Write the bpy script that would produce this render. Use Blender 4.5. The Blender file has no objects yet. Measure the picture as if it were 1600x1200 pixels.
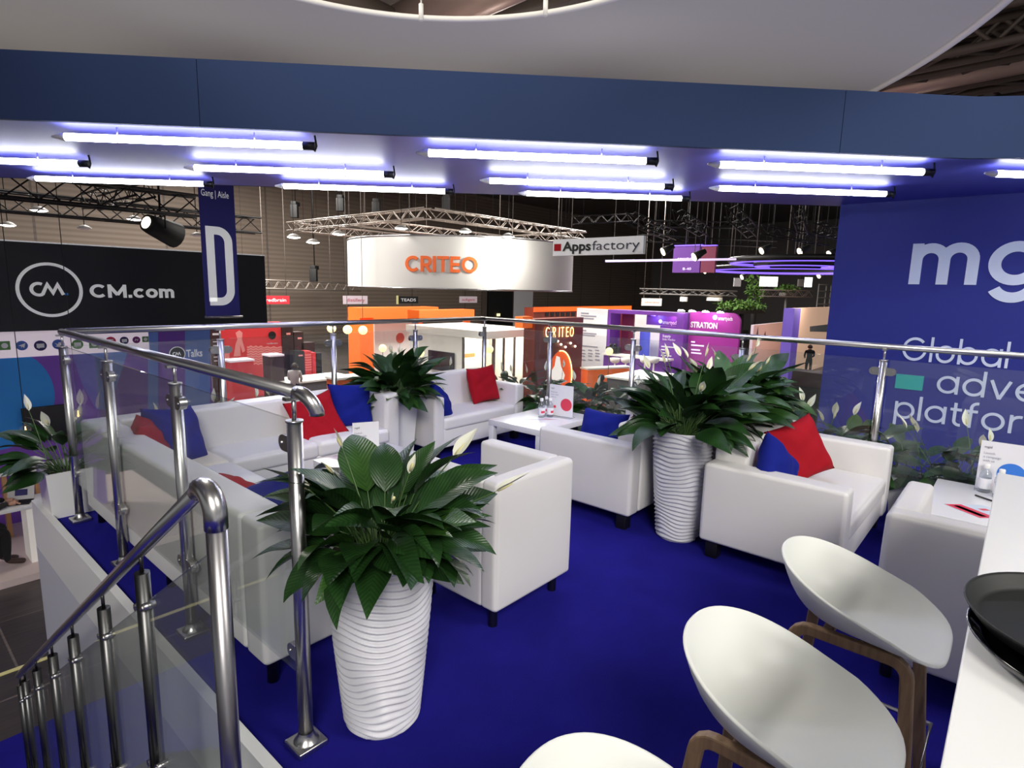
import bpy, bmesh, math, random
import numpy as np
from mathutils import Vector, Matrix, Euler

# ------------------------------------------------------------------ camera, world, exposure
SC = bpy.context.scene
COL = SC.collection
R_ = math.radians
CAM = Vector((-0.876, -1.902, 1.531))
YAW, PITCH, ROLL, FPX = 0.71656, 0.16165, 0.02359, 915.11
fw = Vector((math.cos(PITCH) * math.cos(YAW), math.cos(PITCH) * math.sin(YAW), -math.sin(PITCH)))
rt = Vector((math.sin(YAW), -math.cos(YAW), 0))
up = rt.cross(fw)
RT = math.cos(ROLL) * rt + math.sin(ROLL) * up
UP = -math.sin(ROLL) * rt + math.cos(ROLL) * up
cd = bpy.data.cameras.new('camera')
cd.sensor_width = 36
cd.lens = FPX / 1600 * 36
cd.clip_start = 0.02
cd.clip_end = 300
cam = bpy.data.objects.new('camera', cd)
COL.objects.link(cam)
m4 = Matrix.Identity(4)
for i in range(3):
    m4[i][0], m4[i][1], m4[i][2], m4[i][3] = RT[i], UP[i], -fw[i], CAM[i]
cam.matrix_world = m4
SC.camera = cam

world = bpy.data.worlds.new('hall_ambient')
SC.world = world
world.use_nodes = True
bg = world.node_tree.nodes['Background']
bg.inputs[0].default_value = (0.95, 0.97, 1.0, 1)
bg.inputs[1].default_value = 0.32
SC.view_settings.view_transform = 'Standard'
SC.view_settings.look = 'None'
SC.view_settings.gamma = 1
SC.view_settings.exposure = -0.14
SC.view_settings.use_curve_mapping = False
SC.cycles.use_denoising = True
SC.cycles.max_bounces = 8
SC.cycles.transparent_max_bounces = 24
SC.cycles.sample_clamp_indirect = 4.0
SC.cycles.caustics_reflective = False
SC.cycles.caustics_refractive = False


def fill_lamp(name, loc, energy, size, rot=(0, 0, 0), color=(1, .96, .9)):
    l = bpy.data.lights.new(name, 'AREA')
    l.energy, l.size, l.color = energy, size, color
    o = bpy.data.objects.new(name, l)
    o.location, o.rotation_euler = loc, rot
    COL.objects.link(o)
    return o


# unseen area lights added to brighten the deck from outside the view
fill_lamp('hall_fill', (-6.5, -8.0, 7.2), 1250, 4.0, (R_(48), 0, R_(-41)))
fill_lamp('hall_fill', (-7.0, 3.0, 8.0), 700, 3.0, (R_(40), 0, R_(-105)))
fill_lamp('hall_fill', (3.0, -9.0, 8.0), 500, 3.0, (R_(40), 0, R_(10)))
# unseen lights added above the roof band and behind the bar, brightening the ring
fill_lamp('halo_fill', (2.4, 2.2, 2.80), 11, 3.2, (math.pi, 0, 0), (1, .97, .9))
fill_lamp('halo_fill', (-.2, 4.6, 2.80), 11, 3.2, (math.pi, 0, 0), (1, .97, .9))
fill_lamp('halo_fill', (4.6, -.2, 2.80), 11, 3.2, (math.pi, 0, 0), (1, .97, .9))
fill_lamp('halo_fill', (-2.6, -4.0, 2.30), 18, 3.0, (math.pi, 0, 0), (1, .97, .9))
fill_lamp('hall_fill', (6, 20, 8.4), 3000, 3.0)  # added area lights without fittings, brightening the rear wall and far booths
fill_lamp('hall_fill', (13, 27, 8.4), 3600, 3.0)
fill_lamp('hall_fill', (18, 14, 8.4), 2200, 3.0)
fill_lamp('hall_fill', (30, 14, 8.4), 3200, 3.0)
fill_lamp('hall_fill', (1.5, 7.6, 8.4), 900, 2.0)


# ------------------------------------------------------------------ helpers
def at(px, py, X=None, Y=None, Z=None, D=None):
    """point of the place seen at a pixel of the 1600x1200 photograph, on a plane X=, Y=, Z= or at depth D"""
    d = (px - 800) / FPX * RT - (py - 600) / FPX * UP + fw
    if X is not None: t = (X - CAM.x) / d.x
    elif Y is not None: t = (Y - CAM.y) / d.y
    elif Z is not None: t = (Z - CAM.z) / d.z
    else: t = D
    return CAM + d * t


def lin(c):
    return c / 12.92 if c <= .04045 else ((c + .055) / 1.055) ** 2.4


def rgb(r, g, b):
    return (lin(r / 255), lin(g / 255), lin(b / 255), 1)


class NT:
    def __init__(s, name):
        s.m = bpy.data.materials.new(name)
        s.m.use_nodes = True
        s.t = s.m.node_tree
        s.b = s.t.nodes['Principled BSDF']
        s.out = s.t.nodes['Material Output']

    def n(s, typ, **kw):
        x = s.t.nodes.new(typ)
        for k, v in kw.items():
            if k.startswith('i_'): x.inputs[k[2:]].default_value = v
            elif k[0] == 'i' and k[1:].isdigit(): x.inputs[int(k[1:])].default_value = v
            else: setattr(x, k, v)
        return x

    def l(s, a, b):
        s.t.links.new(a, b)


def mat(name, col, rough=.5, metal=0, emit=None, es=0, spec=.5, bump=None, vary=0, vscale=8, coat=0):
    q = NT(name)
    b = q.b
    b.inputs['Base Color'].default_value = col
    b.inputs['Roughness'].default_value = rough
    b.inputs['Metallic'].default_value = metal
    b.inputs['Specular IOR Level'].default_value = spec
    b.inputs['Coat Weight'].default_value = coat
    if emit:
        b.inputs['Emission Color'].default_value = emit
        b.inputs['Emission Strength'].default_value = es
    if bump or vary:
        tc = q.n('ShaderNodeTexCoord')
    if bump:
        sc, st, ds = bump
        nz = q.n('ShaderNodeTexNoise', i_Scale=sc, i_Detail=4.0)
        q.l(tc.outputs['Object'], nz.inputs['Vector'])
        bp = q.n('ShaderNodeBump', i_Strength=st, i_Distance=ds)
        q.l(nz.outputs['Fac'], bp.inputs['Height'])
        q.l(bp.outputs['Normal'], b.inputs['Normal'])
    if vary:
        n2 = q.n('ShaderNodeTexNoise', i_Scale=vscale, i_Detail=3.0)
        q.l(tc.outputs['Object'], n2.inputs['Vector'])
        mx = q.n('ShaderNodeMix', data_type='RGBA')
        mx.inputs[6].default_value = tuple(c * (1 - vary) for c in col[:3]) + (1,)
        mx.inputs[7].default_value = tuple(min(1, c * (1 + vary)) for c in col[:3]) + (1,)
        q.l(n2.outputs['Fac'], mx.inputs[0])
        q.l(mx.outputs[2], b.inputs['Base Color'])
    return q.m


def glass_mat(name, tint, haze, spec=1.0):
    q = NT(name)
    t = q.t
    t.nodes.remove(q.b)
    tr = q.n('ShaderNodeBsdfTransparent')
    tr.inputs[0].default_value = tint
    gl = q.n('ShaderNodeBsdfGlossy', i_Roughness=.02)
    df = q.n('ShaderNodeBsdfDiffuse')
    df.inputs[0].default_value = (.7, .75, .75, 1)
    geo = q.n('ShaderNodeNewGeometry')
    dot = q.n('ShaderNodeVectorMath', operation='DOT_PRODUCT')
    q.l(geo.outputs['Incoming'], dot.inputs[0])
    q.l(geo.outputs['Normal'], dot.inputs[1])
    ab = q.n('ShaderNodeMath', operation='ABSOLUTE')
    q.l(dot.outputs['Value'], ab.inputs[0])
    su = q.n('ShaderNodeMath', operation='SUBTRACT', i0=1.0)
    q.l(ab.outputs[0], su.inputs[1])
    pw = q.n('ShaderNodeMath', operation='POWER', i1=5.0)
    q.l(su.outputs[0], pw.inputs[0])
    ma = q.n('ShaderNodeMath', operation='MULTIPLY_ADD', i1=.95 * spec, i2=.045 * spec)
    q.l(pw.outputs[0], ma.inputs[0])
    m1 = q.n('ShaderNodeMixShader', i0=haze)
    q.l(tr.outputs[0], m1.inputs[1])
    q.l(df.outputs[0], m1.inputs[2])
    m2 = q.n('ShaderNodeMixShader')
    q.l(ma.outputs[0], m2.inputs[0])
    q.l(m1.outputs[0], m2.inputs[1])
    q.l(gl.outputs[0], m2.inputs[2])
    q.l(m2.outputs[0], q.out.inputs[0])
    return q.m


# ---- materials
M = {}
M['leather'] = mat('white_leatherette', rgb(226, 224, 222), .42, bump=(260, .12, .002), spec=.4)
M['seatcream'] = mat('cream_leatherette', rgb(226, 219, 200), .42, bump=(260, .12, .002), spec=.4)
M['dark'] = mat('black_plastic', rgb(14, 14, 16), .45)
M['black'] = mat('matt_black', rgb(9, 9, 10), .7)
M['chrome'] = mat('brushed_steel', (.60, .59, .58, 1), .28, 1, bump=(60, .03, .001))
M['steel'] = mat('dull_steel', (.36, .35, .36, 1), .32, 1)
M['darksteel'] = mat('dark_steel', (.1, .1, .1, 1), .33, 1)
M['glass'] = glass_mat('clear_glass', (.955, .97, .965, 1), .018)
M['smoke'] = glass_mat('smudged_glass', (.93, .95, .945, 1), .05, 1.0)
M['white'] = mat('white_laminate', rgb(238, 238, 236), .35)
M['lacquer'] = mat('white_gloss', rgb(232, 232, 232), .25, coat=.3)
M['paper'] = mat('white_paper', rgb(232, 232, 236), .6)
M['panelwhite'] = mat('painted_panel', rgb(205, 205, 214), .5, vary=.03, vscale=3)
M['pot'] = mat('white_wave_pot', rgb(206, 206, 213), .4)
M['soil'] = mat('potting_soil', rgb(40, 30, 24), .95, bump=(60, .8, .01), vary=.3, vscale=50)
M['red'] = mat('red_cotton', rgb(158, 14, 30), .85, bump=(320, .3, .002), spec=.2, vary=.08)
M['crimson'] = mat('crimson_cotton', rgb(156, 22, 50), .85, bump=(320, .3, .002), spec=.2, vary=.08)
M['blue'] = mat('blue_cotton', rgb(15, 29, 126), .85, bump=(320, .3, .002), spec=.2, vary=.08)
M['navy'] = mat('navy_fabric', rgb(46, 62, 98), .8, bump=(400, .15, .001), vary=.05, vscale=1.5, spec=.2)
M['soffit'] = mat('blue_soffit_fabric', rgb(76, 78, 182), .5, bump=(300, .1, .001), vary=.05, vscale=2, spec=.5)
M['wallblue'] = mat('blue_printed_wall', rgb(38, 46, 128), .6, bump=(400, .1, .001), vary=.04, vscale=2, spec=.3)
M['letter'] = mat('pale_lettering', rgb(205, 215, 232), .6)
M['teal'] = mat('teal_print', rgb(38, 170, 160), .6)
M['stoolshell'] = mat('white_polypropylene', rgb(226, 228, 222), .38)
M['counter'] = mat('white_counter', rgb(240, 240, 238), .3)
M['tray'] = mat('black_rubber', rgb(26, 28, 27), .55, bump=(500, .2, .001))
M['traygloss'] = mat('black_gloss', rgb(12, 12, 13), .08, spec=.8)
M['halo'] = mat('white_stretch_fabric', rgb(206, 204, 194), .9, bump=(500, .1, .001), spec=.1)
M['rim'] = mat('white_rim', rgb(236, 232, 222), .5)
M['cmblack'] = mat('black_sign_face', rgb(8, 9, 20), .5)
M['cmwhite'] = mat('white_sign_letters', rgb(232, 232, 232), .5, emit=(1, 1, 1, 1), es=.25)  # weak emission brightens sign letters, sign edge and banner letters
M['cmblue'] = mat('blue_wall_print', rgb(42, 142, 226), .6)
M['cmpurple'] = mat('purple_wall_print', rgb(122, 74, 182), .6)
M['cmpale'] = mat('pale_blue_print', rgb(108, 142, 220), .6)
M['strip'] = mat('pale_glow_strip', rgb(226, 214, 224), .5, emit=rgb(226, 210, 222), es=.45)  # emission added to the icon strip and pale counter tops
M['aisle'] = mat('aisle_banner_blue', rgb(44, 42, 128), .6)
M['grey'] = mat('grey_panel', rgb(150, 150, 152), .6)
M['midgrey'] = mat('mid_grey_panel', rgb(96, 92, 90), .6)
M['criteo'] = mat('orange_print', rgb(240, 108, 42), .55)
M['orange'] = mat('orange_panel', rgb(250, 120, 50), .5, emit=rgb(250, 110, 40), es=.35)  # faint emission in place of light on the orange panels
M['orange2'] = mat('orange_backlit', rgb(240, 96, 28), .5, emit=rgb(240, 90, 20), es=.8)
M['rust'] = mat('rust_red_panel', rgb(132, 50, 30), .4)
M['neon'] = mat('neon_tube', rgb(255, 220, 150), .4, emit=(1, .62, .22, 1), es=5)
M['neonwhite'] = mat('white_bulb', rgb(255, 240, 210), .4, emit=(1, .9, .7, 1), es=4)
M['banner'] = mat('white_banner_cloth', rgb(214, 212, 208), .7)
M['glowpale'] = mat('glowing_white_print', rgb(255, 246, 236), .4, emit=(1, .95, .88, 1), es=.9)  # emission put into the white figure print to brighten it
M['globe'] = mat('lit_globe', rgb(255, 236, 150), .4, emit=(1, .86, .42, 1), es=1.6)
M['lampface'] = mat('lamp_face', rgb(255, 255, 255), .4, emit=(1, .97, .9, 1), es=16)
M['warmlamp'] = mat('warm_lamp_face', rgb(255, 230, 190), .4, emit=(1, .82, .58, 1), es=7)
M['tube'] = mat('fluorescent_tube', (1, 1, 1, 1), .4, emit=(.93, .95, 1, 1), es=26)
M['boothwhite'] = mat('white_booth_panel', rgb(232, 228, 222), .5, emit=rgb(232, 226, 214), es=.22)  # booth walls, prints and panels below glow faintly, standing in for booth lighting
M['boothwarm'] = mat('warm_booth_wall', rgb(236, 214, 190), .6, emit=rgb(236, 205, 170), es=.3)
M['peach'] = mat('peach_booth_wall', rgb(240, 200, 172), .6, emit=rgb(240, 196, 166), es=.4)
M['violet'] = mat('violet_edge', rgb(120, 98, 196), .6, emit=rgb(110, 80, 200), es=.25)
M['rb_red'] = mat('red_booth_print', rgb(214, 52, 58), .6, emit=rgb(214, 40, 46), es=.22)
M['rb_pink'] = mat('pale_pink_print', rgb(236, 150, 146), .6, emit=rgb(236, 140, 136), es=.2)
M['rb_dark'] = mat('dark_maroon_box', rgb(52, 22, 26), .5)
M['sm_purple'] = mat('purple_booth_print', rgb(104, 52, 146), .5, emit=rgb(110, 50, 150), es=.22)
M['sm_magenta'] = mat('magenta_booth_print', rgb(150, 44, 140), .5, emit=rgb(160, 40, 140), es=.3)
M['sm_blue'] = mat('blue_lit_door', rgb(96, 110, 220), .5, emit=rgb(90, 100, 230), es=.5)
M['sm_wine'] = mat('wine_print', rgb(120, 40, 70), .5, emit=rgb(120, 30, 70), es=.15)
M['purpleled'] = mat('purple_led', rgb(120, 90, 255), .4, emit=(.22, .12, 1, 1), es=1.5)
M['lavled'] = mat('lavender_led', rgb(220, 205, 255), .4, emit=(.8, .66, 1, 1), es=1.1)
M['screen'] = mat('dark_screen', rgb(14, 12, 14), .2)
M['litscreen'] = mat('lit_screen', rgb(255, 255, 255), .4, emit=(1, 1, 1, 1), es=1.6)
M['signred'] = mat('red_hanging_sign', rgb(200, 40, 52), .6, emit=rgb(200, 40, 52), es=.12)  # slight glow put into the red sign colour
M['signpink'] = mat('pale_hanging_sign', rgb(212, 196, 206), .6)
M['pinktext'] = mat('pink_sign_text', rgb(190, 90, 110), .6)
M['truss'] = mat('black_truss', rgb(20, 19, 20), .5, .4)
M['alutruss'] = mat('aluminium_truss', rgb(150, 140, 132), .4, .6)
M['cable'] = mat('grey_cable', rgb(120, 112, 106), .6)
M['skin'] = mat('skin', rgb(196, 150, 126), .6)
M['hair'] = mat('dark_brown_hair', rgb(48, 34, 26), .7)
M['greycloth'] = mat('pale_grey_shirt', rgb(186, 182, 180), .85)
M['greencloth'] = mat('dark_green_coat', rgb(40, 62, 48), .85)
M['blackcloth'] = mat('black_clothes', rgb(16, 15, 17), .85)
M['shoe'] = mat('brown_shoe', rgb(62, 44, 40), .5)
M['icon_green'] = mat('green_icon', rgb(92, 148, 84), .6)
M['icon_blue'] = mat('blue_icon', rgb(70, 108, 190), .6)
M['icon_navy'] = mat('navy_icon', rgb(36, 34, 100), .6)
M['icon_red'] = mat('red_icon', rgb(196, 32, 70), .6)
M['icon_purple'] = mat('purple_icon', rgb(120, 40, 120), .6)
M['wood'] = mat('beech_wood', rgb(196, 148, 98), .5)
M['hedge'] = mat('green_foliage', rgb(70, 104, 38), .8, vary=.4, vscale=12)
M['roofbeam'] = mat('roof_steel', rgb(84, 72, 66), .6)
M['duct'] = mat('metal_duct', rgb(170, 146, 140), .4, .5)
M['textdark'] = mat('dark_print', rgb(50, 52, 66), .6)
M['textgrey'] = mat('grey_print', rgb(150, 152, 165), .6)
M['printred'] = mat('red_print', rgb(216, 60, 84), .5)
M['printblue'] = mat('blue_print', rgb(52, 120, 214), .5)
M['printpale'] = mat('pale_blue_flyer', rgb(200, 214, 226), .5)
M['acrylic'] = glass_mat('clear_acrylic', (.96, .97, .98, 1), .05)
M['water'] = glass_mat('clear_bottle', (.88, .9, .94, 1), .12)
M['brown'] = mat('brown_board', rgb(176, 128, 96), .6)
M['yellow'] = mat('pale_yellow_tape', rgb(222, 214, 150), .6)


def carpet_mat():
    q = NT('blue_carpet')
    tc = q.n('ShaderNodeTexCoord')
    nz = q.n('ShaderNodeTexNoise', i_Scale=3.0, i_Detail=5.0)
    q.l(tc.outputs['Object'], nz.inputs['Vector'])
    n2 = q.n('ShaderNodeTexNoise', i_Scale=420.0, i_Detail=2.0)
    q.l(tc.outputs['Object'], n2.inputs['Vector'])
    ad = q.n('ShaderNodeMath', operation='MULTIPLY_ADD', i1=.5)
    q.l(nz.outputs['Fac'], ad.inputs[0])
    ml = q.n('ShaderNodeMath', operation='MULTIPLY', i1=.5)
    q.l(n2.outputs['Fac'], ml.inputs[0])
    q.l(ml.outputs[0], ad.inputs[2])
    rp = q.n('ShaderNodeValToRGB')
    rp.color_ramp.elements[0].position = .3
    rp.color_ramp.elements[0].color = rgb(20, 17, 104)
    rp.color_ramp.elements[1].position = .72
    rp.color_ramp.elements[1].color = rgb(35, 30, 140)
    q.l(ad.outputs[0], rp.inputs[0])
    q.l(rp.outputs[0], q.b.inputs['Base Color'])
    q.b.inputs['Roughness'].default_value = .95
    q.b.inputs['Specular IOR Level'].default_value = .1
    q.b.inputs['Sheen Weight'].default_value = .15
    q.b.inputs['Sheen Tint'].default_value = rgb(60, 60, 220)
    bp = q.n('ShaderNodeBump', i_Strength=.6, i_Distance=.004)
    q.l(n2.outputs['Fac'], bp.inputs['Height'])
    q.l(bp.outputs[0], q.b.inputs['Normal'])
    return q.m


def leaf_mat(name, c0, c1):
    q = NT(name)
    uv = q.n('ShaderNodeUVMap')
    sp = q.n('ShaderNodeSeparateXYZ')
    q.l(uv.outputs[0], sp.inputs[0])
    # veins: sine of (v*18 - |u|*5)
    ab = q.n('ShaderNodeMath', operation='ABSOLUTE')
    q.l(sp.outputs[0], ab.inputs[0])
    m1 = q.n('ShaderNodeMath', operation='MULTIPLY', i1=62.0)
    q.l(ab.outputs[0], m1.inputs[0])
    m2 = q.n('ShaderNodeMath', operation='MULTIPLY', i1=95.0)
    q.l(sp.outputs[1], m2.inputs[0])
    sb = q.n('ShaderNodeMath', operation='SUBTRACT')
    q.l(m2.outputs[0], sb.inputs[0])
    q.l(m1.outputs[0], sb.inputs[1])
    sn = q.n('ShaderNodeMath', operation='SINE')
    q.l(sb.outputs[0], sn.inputs[0])
    rp = q.n('ShaderNodeValToRGB')
    rp.color_ramp.elements[0].position = .1
    rp.color_ramp.elements[0].color = c0
    rp.color_ramp.elements[1].color = c1
    hm = q.n('ShaderNodeMath', operation='MULTIPLY_ADD', i1=.09, i2=.42)
    q.l(sn.outputs[0], hm.inputs[0])
    tc = q.n('ShaderNodeTexCoord')
    nz = q.n('ShaderNodeTexNoise', i_Scale=9.0)
    q.l(tc.outputs['Object'], nz.inputs['Vector'])
    ad = q.n('ShaderNodeMath', operation='MULTIPLY')
    q.l(hm.outputs[0], ad.inputs[0])
    q.l(nz.outputs['Fac'], ad.inputs[1])
    a2 = q.n('ShaderNodeMath', operation='MULTIPLY', i1=1.7)
    q.l(ad.outputs[0], a2.inputs[0])
    q.l(a2.outputs[0], rp.inputs[0])
    q.l(rp.outputs[0], q.b.inputs['Base Color'])
    bp = q.n('ShaderNodeBump', i_Strength=.15, i_Distance=.003)
    q.l(sn.outputs[0], bp.inputs['Height'])
    q.l(bp.outputs[0], q.b.inputs['Normal'])
    q.b.inputs['Roughness'].default_value = .33
    q.b.inputs['Specular IOR Level'].default_value = .45
    return q.m


def streak_wood(name, c0, c1):
    q = NT(name)
    tc = q.n('ShaderNodeTexCoord')
    mp = q.n('ShaderNodeMapping')
    mp.inputs['Scale'].default_value = (60, 60, 4)
    q.l(tc.outputs['Object'], mp.inputs[0])
    nz = q.n('ShaderNodeTexNoise', i_Scale=1.0, i_Detail=6.0)
    q.l(mp.outputs[0], nz.inputs['Vector'])
    rp = q.n('ShaderNodeValToRGB')
    rp.color_ramp.elements[0].position = .3
    rp.color_ramp.elements[0].color = c0
    rp.color_ramp.elements[1].position = .7
    rp.color_ramp.elements[1].color = c1
    q.l(nz.outputs['Fac'], rp.inputs[0])
    q.l(rp.outputs[0], q.b.inputs['Base Color'])
    q.b.inputs['Roughness'].default_value = .5
    return q.m


def hallwall_mat():
    q = NT('corrugated_hall_wall')
    tc = q.n('ShaderNodeTexCoord')
    sp = q.n('ShaderNodeSeparateXYZ')
    q.l(tc.outputs['Object'], sp.inputs[0])
    m = q.n('ShaderNodeMath', operation='MULTIPLY', i1=22.0)
    q.l(sp.outputs[2], m.inputs[0])
    s = q.n('ShaderNodeMath', operation='SINE')
    q.l(m.outputs[0], s.inputs[0])
    # vertical panel joints every 6 m
    fx = q.n('ShaderNodeMath', operation='PINGPONG', i1=3.0)
    q.l(sp.outputs[0], fx.inputs[0])
    lt = q.n('ShaderNodeMath', operation='LESS_THAN', i1=.06)
    q.l(fx.outputs[0], lt.inputs[0])
    rp = q.n('ShaderNodeValToRGB')
    rp.color_ramp.elements[0].position = .0
    rp.color_ramp.elements[0].color = rgb(98, 86, 76)
    rp.color_ramp.elements[1].color = rgb(112, 99, 88)
    hm = q.n('ShaderNodeMath', operation='MULTIPLY_ADD', i1=.35, i2=.5)
    q.l(s.outputs[0], hm.inputs[0])
    q.l(hm.outputs[0], rp.inputs[0])
    mx = q.n('ShaderNodeMix', data_type='RGBA')
    q.l(lt.outputs[0], mx.inputs[0])
    q.l(rp.outputs[0], mx.inputs[6])
    mx.inputs[7].default_value = rgb(80, 70, 64)
    q.l(mx.outputs[2], q.b.inputs['Base Color'])
    bp = q.n('ShaderNodeBump', i_Strength=.3, i_Distance=.03)
    q.l(s.outputs[0], bp.inputs['Height'])
    q.l(bp.outputs[0], q.b.inputs['Normal'])
    q.b.inputs['Roughness'].default_value = .7
    return q.m


def tile_mat():
    q = NT('dark_vinyl_tiles')
    tc = q.n('ShaderNodeTexCoord')
    br = q.n('ShaderNodeTexBrick', offset=0.0, i_Scale=1.0)
    br.inputs['Color1'].default_value = rgb(58, 52, 50)
    br.inputs['Color2'].default_value = rgb(70, 63, 60)
    br.inputs['Mortar'].default_value = rgb(110, 100, 94)
    br.inputs['Mortar Size'].default_value = .012
    br.inputs['Brick Width'].default_value = 1.8
    br.inputs['Row Height'].default_value = 1.8
    q.l(tc.outputs['Object'], br.inputs['Vector'])
    mp = q.n('ShaderNodeMapping')
    mp.inputs['Scale'].default_value = (1.2, 14, 1)
    q.l(tc.outputs['Object'], mp.inputs[0])
    nz = q.n('ShaderNodeTexNoise', i_Scale=2.0, i_Detail=6.0)
    q.l(mp.outputs[0], nz.inputs['Vector'])
    mx = q.n('ShaderNodeMix', data_type='RGBA', blend_type='OVERLAY')
    mx.inputs[0].default_value = .7
    q.l(br.outputs['Color'], mx.inputs[6])
    q.l(nz.outputs['Fac'], mx.inputs[7])
    q.l(mx.outputs[2], q.b.inputs['Base Color'])
    q.b.inputs['Roughness'].default_value = .35
    return q.m


M['carpet'] = carpet_mat()
M['leaf'] = leaf_mat('lily_leaf', rgb(16, 40, 16), rgb(56, 98, 44))
M['leaflight'] = leaf_mat('young_lily_leaf', rgb(24, 56, 16), rgb(78, 122, 52))
M['stem'] = mat('green_stem', rgb(70, 100, 50), .5)
M['spathe'] = mat('white_flower', rgb(232, 232, 214), .5)
M['spadix'] = mat('cream_spadix', rgb(214, 206, 150), .7)
M['oak'] = streak_wood('walnut_stool_legs', rgb(116, 92, 68), rgb(154, 126, 96))
M['hallwall'] = hallwall_mat()
M['tile'] = tile_mat()
M['platform'] = mat('pale_platform', rgb(214, 196, 190), .5, vary=.04, vscale=1)


# ---- mesh collector
class MB:
    def __init__(s):
        s.v, s.f, s.mi, s.uv, s.sm = [], [], [], [], []

    def add(s, vs, fs, mi=0, uvs=None, smooth=False):
        o = len(s.v)
        s.v += [tuple(v) for v in vs]
        for k, f in enumerate(fs):
            s.f.append([i + o for i in f])
            s.mi.append(mi)
            s.sm.append(smooth)
            s.uv.append([uvs[i] for i in f] if uvs else [(0, 0)] * len(f))
        return s

    def box(s, x0, x1, y0, y1, z0, z1, mi=0):
        v = [(x0, y0, z0), (x1, y0, z0), (x1, y1, z0), (x0, y1, z0), (x0, y0, z1), (x1, y0, z1), (x1, y1, z1), (x0, y1, z1)]
        return s.add(v, [(3, 2, 1, 0), (4, 5, 6, 7), (0, 1, 5, 4), (1, 2, 6, 5), (2, 3, 7, 6), (3, 0, 4, 7)], mi)

    def bm(s, bm_, mi=0, smooth=True):
        bm_.verts.index_update()
        s.add([v.co for v in bm_.verts], [[v.index for v in f.verts] for f in bm_.faces], mi, None, smooth)
        bm_.free()
        return s

    def rbox(s, x0, x1, y0, y1, z0, z1, r=.02, seg=3, mi=0, puff=0, pz=0):
        """rounded box; puff swells the side faces, pz the top"""
        lo, hi = Vector((x0, y0, z0)), Vector((x1, y1, z1))
        c, h = (lo + hi) / 2, (hi - lo) / 2
        r = min(r, .49 * 2 * min(h))
        ni = 6 if (puff or pz) else 1

        def axis(n):
            e_ = [r * k / seg for k in range(seg + 1)]
            mid = [r + (2 * h[n] - 2 * r) * k / ni for k in range(1, ni)]
            return [-h[n] + t for t in e_ + mid + [2 * h[n] - t for t in reversed(e_)]]
        ax = [axis(n) for n in range(3)]
        b = bmesh.new()
        g = lambda t: max(0, 1 - t * t)
        for n in range(3):
            u, w = (n + 1) % 3, (n + 2) % 3
            for sg in (-1, 1):
                grid = []
                for pu in ax[u]:
                    row = []
                    for pw in ax[w]:
                        p = Vector((0, 0, 0)); p[n], p[u], p[w] = sg * h[n], pu, pw
                        q = Vector([max(-h[k] + r, min(h[k] - r, p[k])) for k in range(3)])
                        d = p - q
                        p = q + d.normalized() * r
                        if n == 2 and sg > 0 and pz: p.z += pz * (g(pu / h[u]) * g(pw / h[w])) ** .5
                        elif n < 2 and puff: p[n] += sg * puff * (g(pu / h[u]) * g(pw / h[w])) ** .5
                        row.append(b.verts.new(c + p))
                    grid.append(row)
                for i_ in range(len(grid) - 1):
                    for k in range(len(grid[0]) - 1):
                        f = [grid[i_][k], grid[i_ + 1][k], grid[i_ + 1][k + 1], grid[i_][k + 1]]
                        b.faces.new(f if sg > 0 else f[::-1])
        bmesh.ops.remove_doubles(b, verts=b.verts[:], dist=1e-5)
        return s.bm(b, mi)

    def tube(s, pts, r, seg=10, mi=0, cap=True, closed=False, smooth=True):
        pts = [Vector(p) for p in pts]
        n = len(pts)
        rs = r if isinstance(r, (list, tuple)) else [r] * n
        vs, fs = [], []
        prev = None
        for i, p in enumerate(pts):
            if closed: d = pts[(i + 1) % n] - pts[i - 1]
            else: d = pts[min(i + 1, n - 1)] - pts[max(i - 1, 0)]
            d.normalize()
            if prev is None:
                a = d.cross(Vector((0, 0, 1)))
                if a.length < 1e-3: a = d.cross(Vector((1, 0, 0)))
            else:
                a = prev - d * prev.dot(d)
            a.normalize()
            prev = a
            b = d.cross(a)
            for k in range(seg):
                t = 2 * math.pi * k / seg
                vs.append(p + (a * math.cos(t) + b * math.sin(t)) * rs[i])
        for i in range(n if closed else n - 1):
            j = (i + 1) % n
            for k in range(seg):
                k2 = (k + 1) % seg
                fs.append((i * seg + k, i * seg + k2, j * seg + k2, j * seg + k))
        s.add(vs, fs, mi, None, smooth)
        if cap and not closed:
            o = len(s.v) - n * seg
            s.f.append(list(range(o, o + seg))[::-1]); s.mi.append(mi); s.sm.append(False); s.uv.append([(0, 0)] * seg)
            s.f.append(list(range(o + (n - 1) * seg, o + n * seg))); s.mi.append(mi); s.sm.append(False); s.uv.append([(0, 0)] * seg)
        return s

    def lathe(s, prof, seg=32, c=(0, 0, 0), mi=0, smooth=True):
        vs, fs = [], []
        for r, z in prof:
            for k in range(seg):
                t = 2 * math.pi * k / seg
                vs.append((c[0] + r * math.cos(t), c[1] + r * math.sin(t), c[2] + z))
        for i in range(len(prof) - 1):
            for k in range(seg):
                k2 = (k + 1) % seg
                fs.append((i * seg + k, i * seg + k2, (i + 1) * seg + k2, (i + 1) * seg + k))
        return s.add(vs, fs, mi, None, smooth)

    def ball(s, c, r, seg=16, mi=0, sz=1.0):
        n = 9
        return s.lathe([(max(1e-4, r * math.sin(math.pi * i / n)), -r * sz * math.cos(math.pi * i / n)) for i in range(n + 1)], seg, c, mi)

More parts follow.
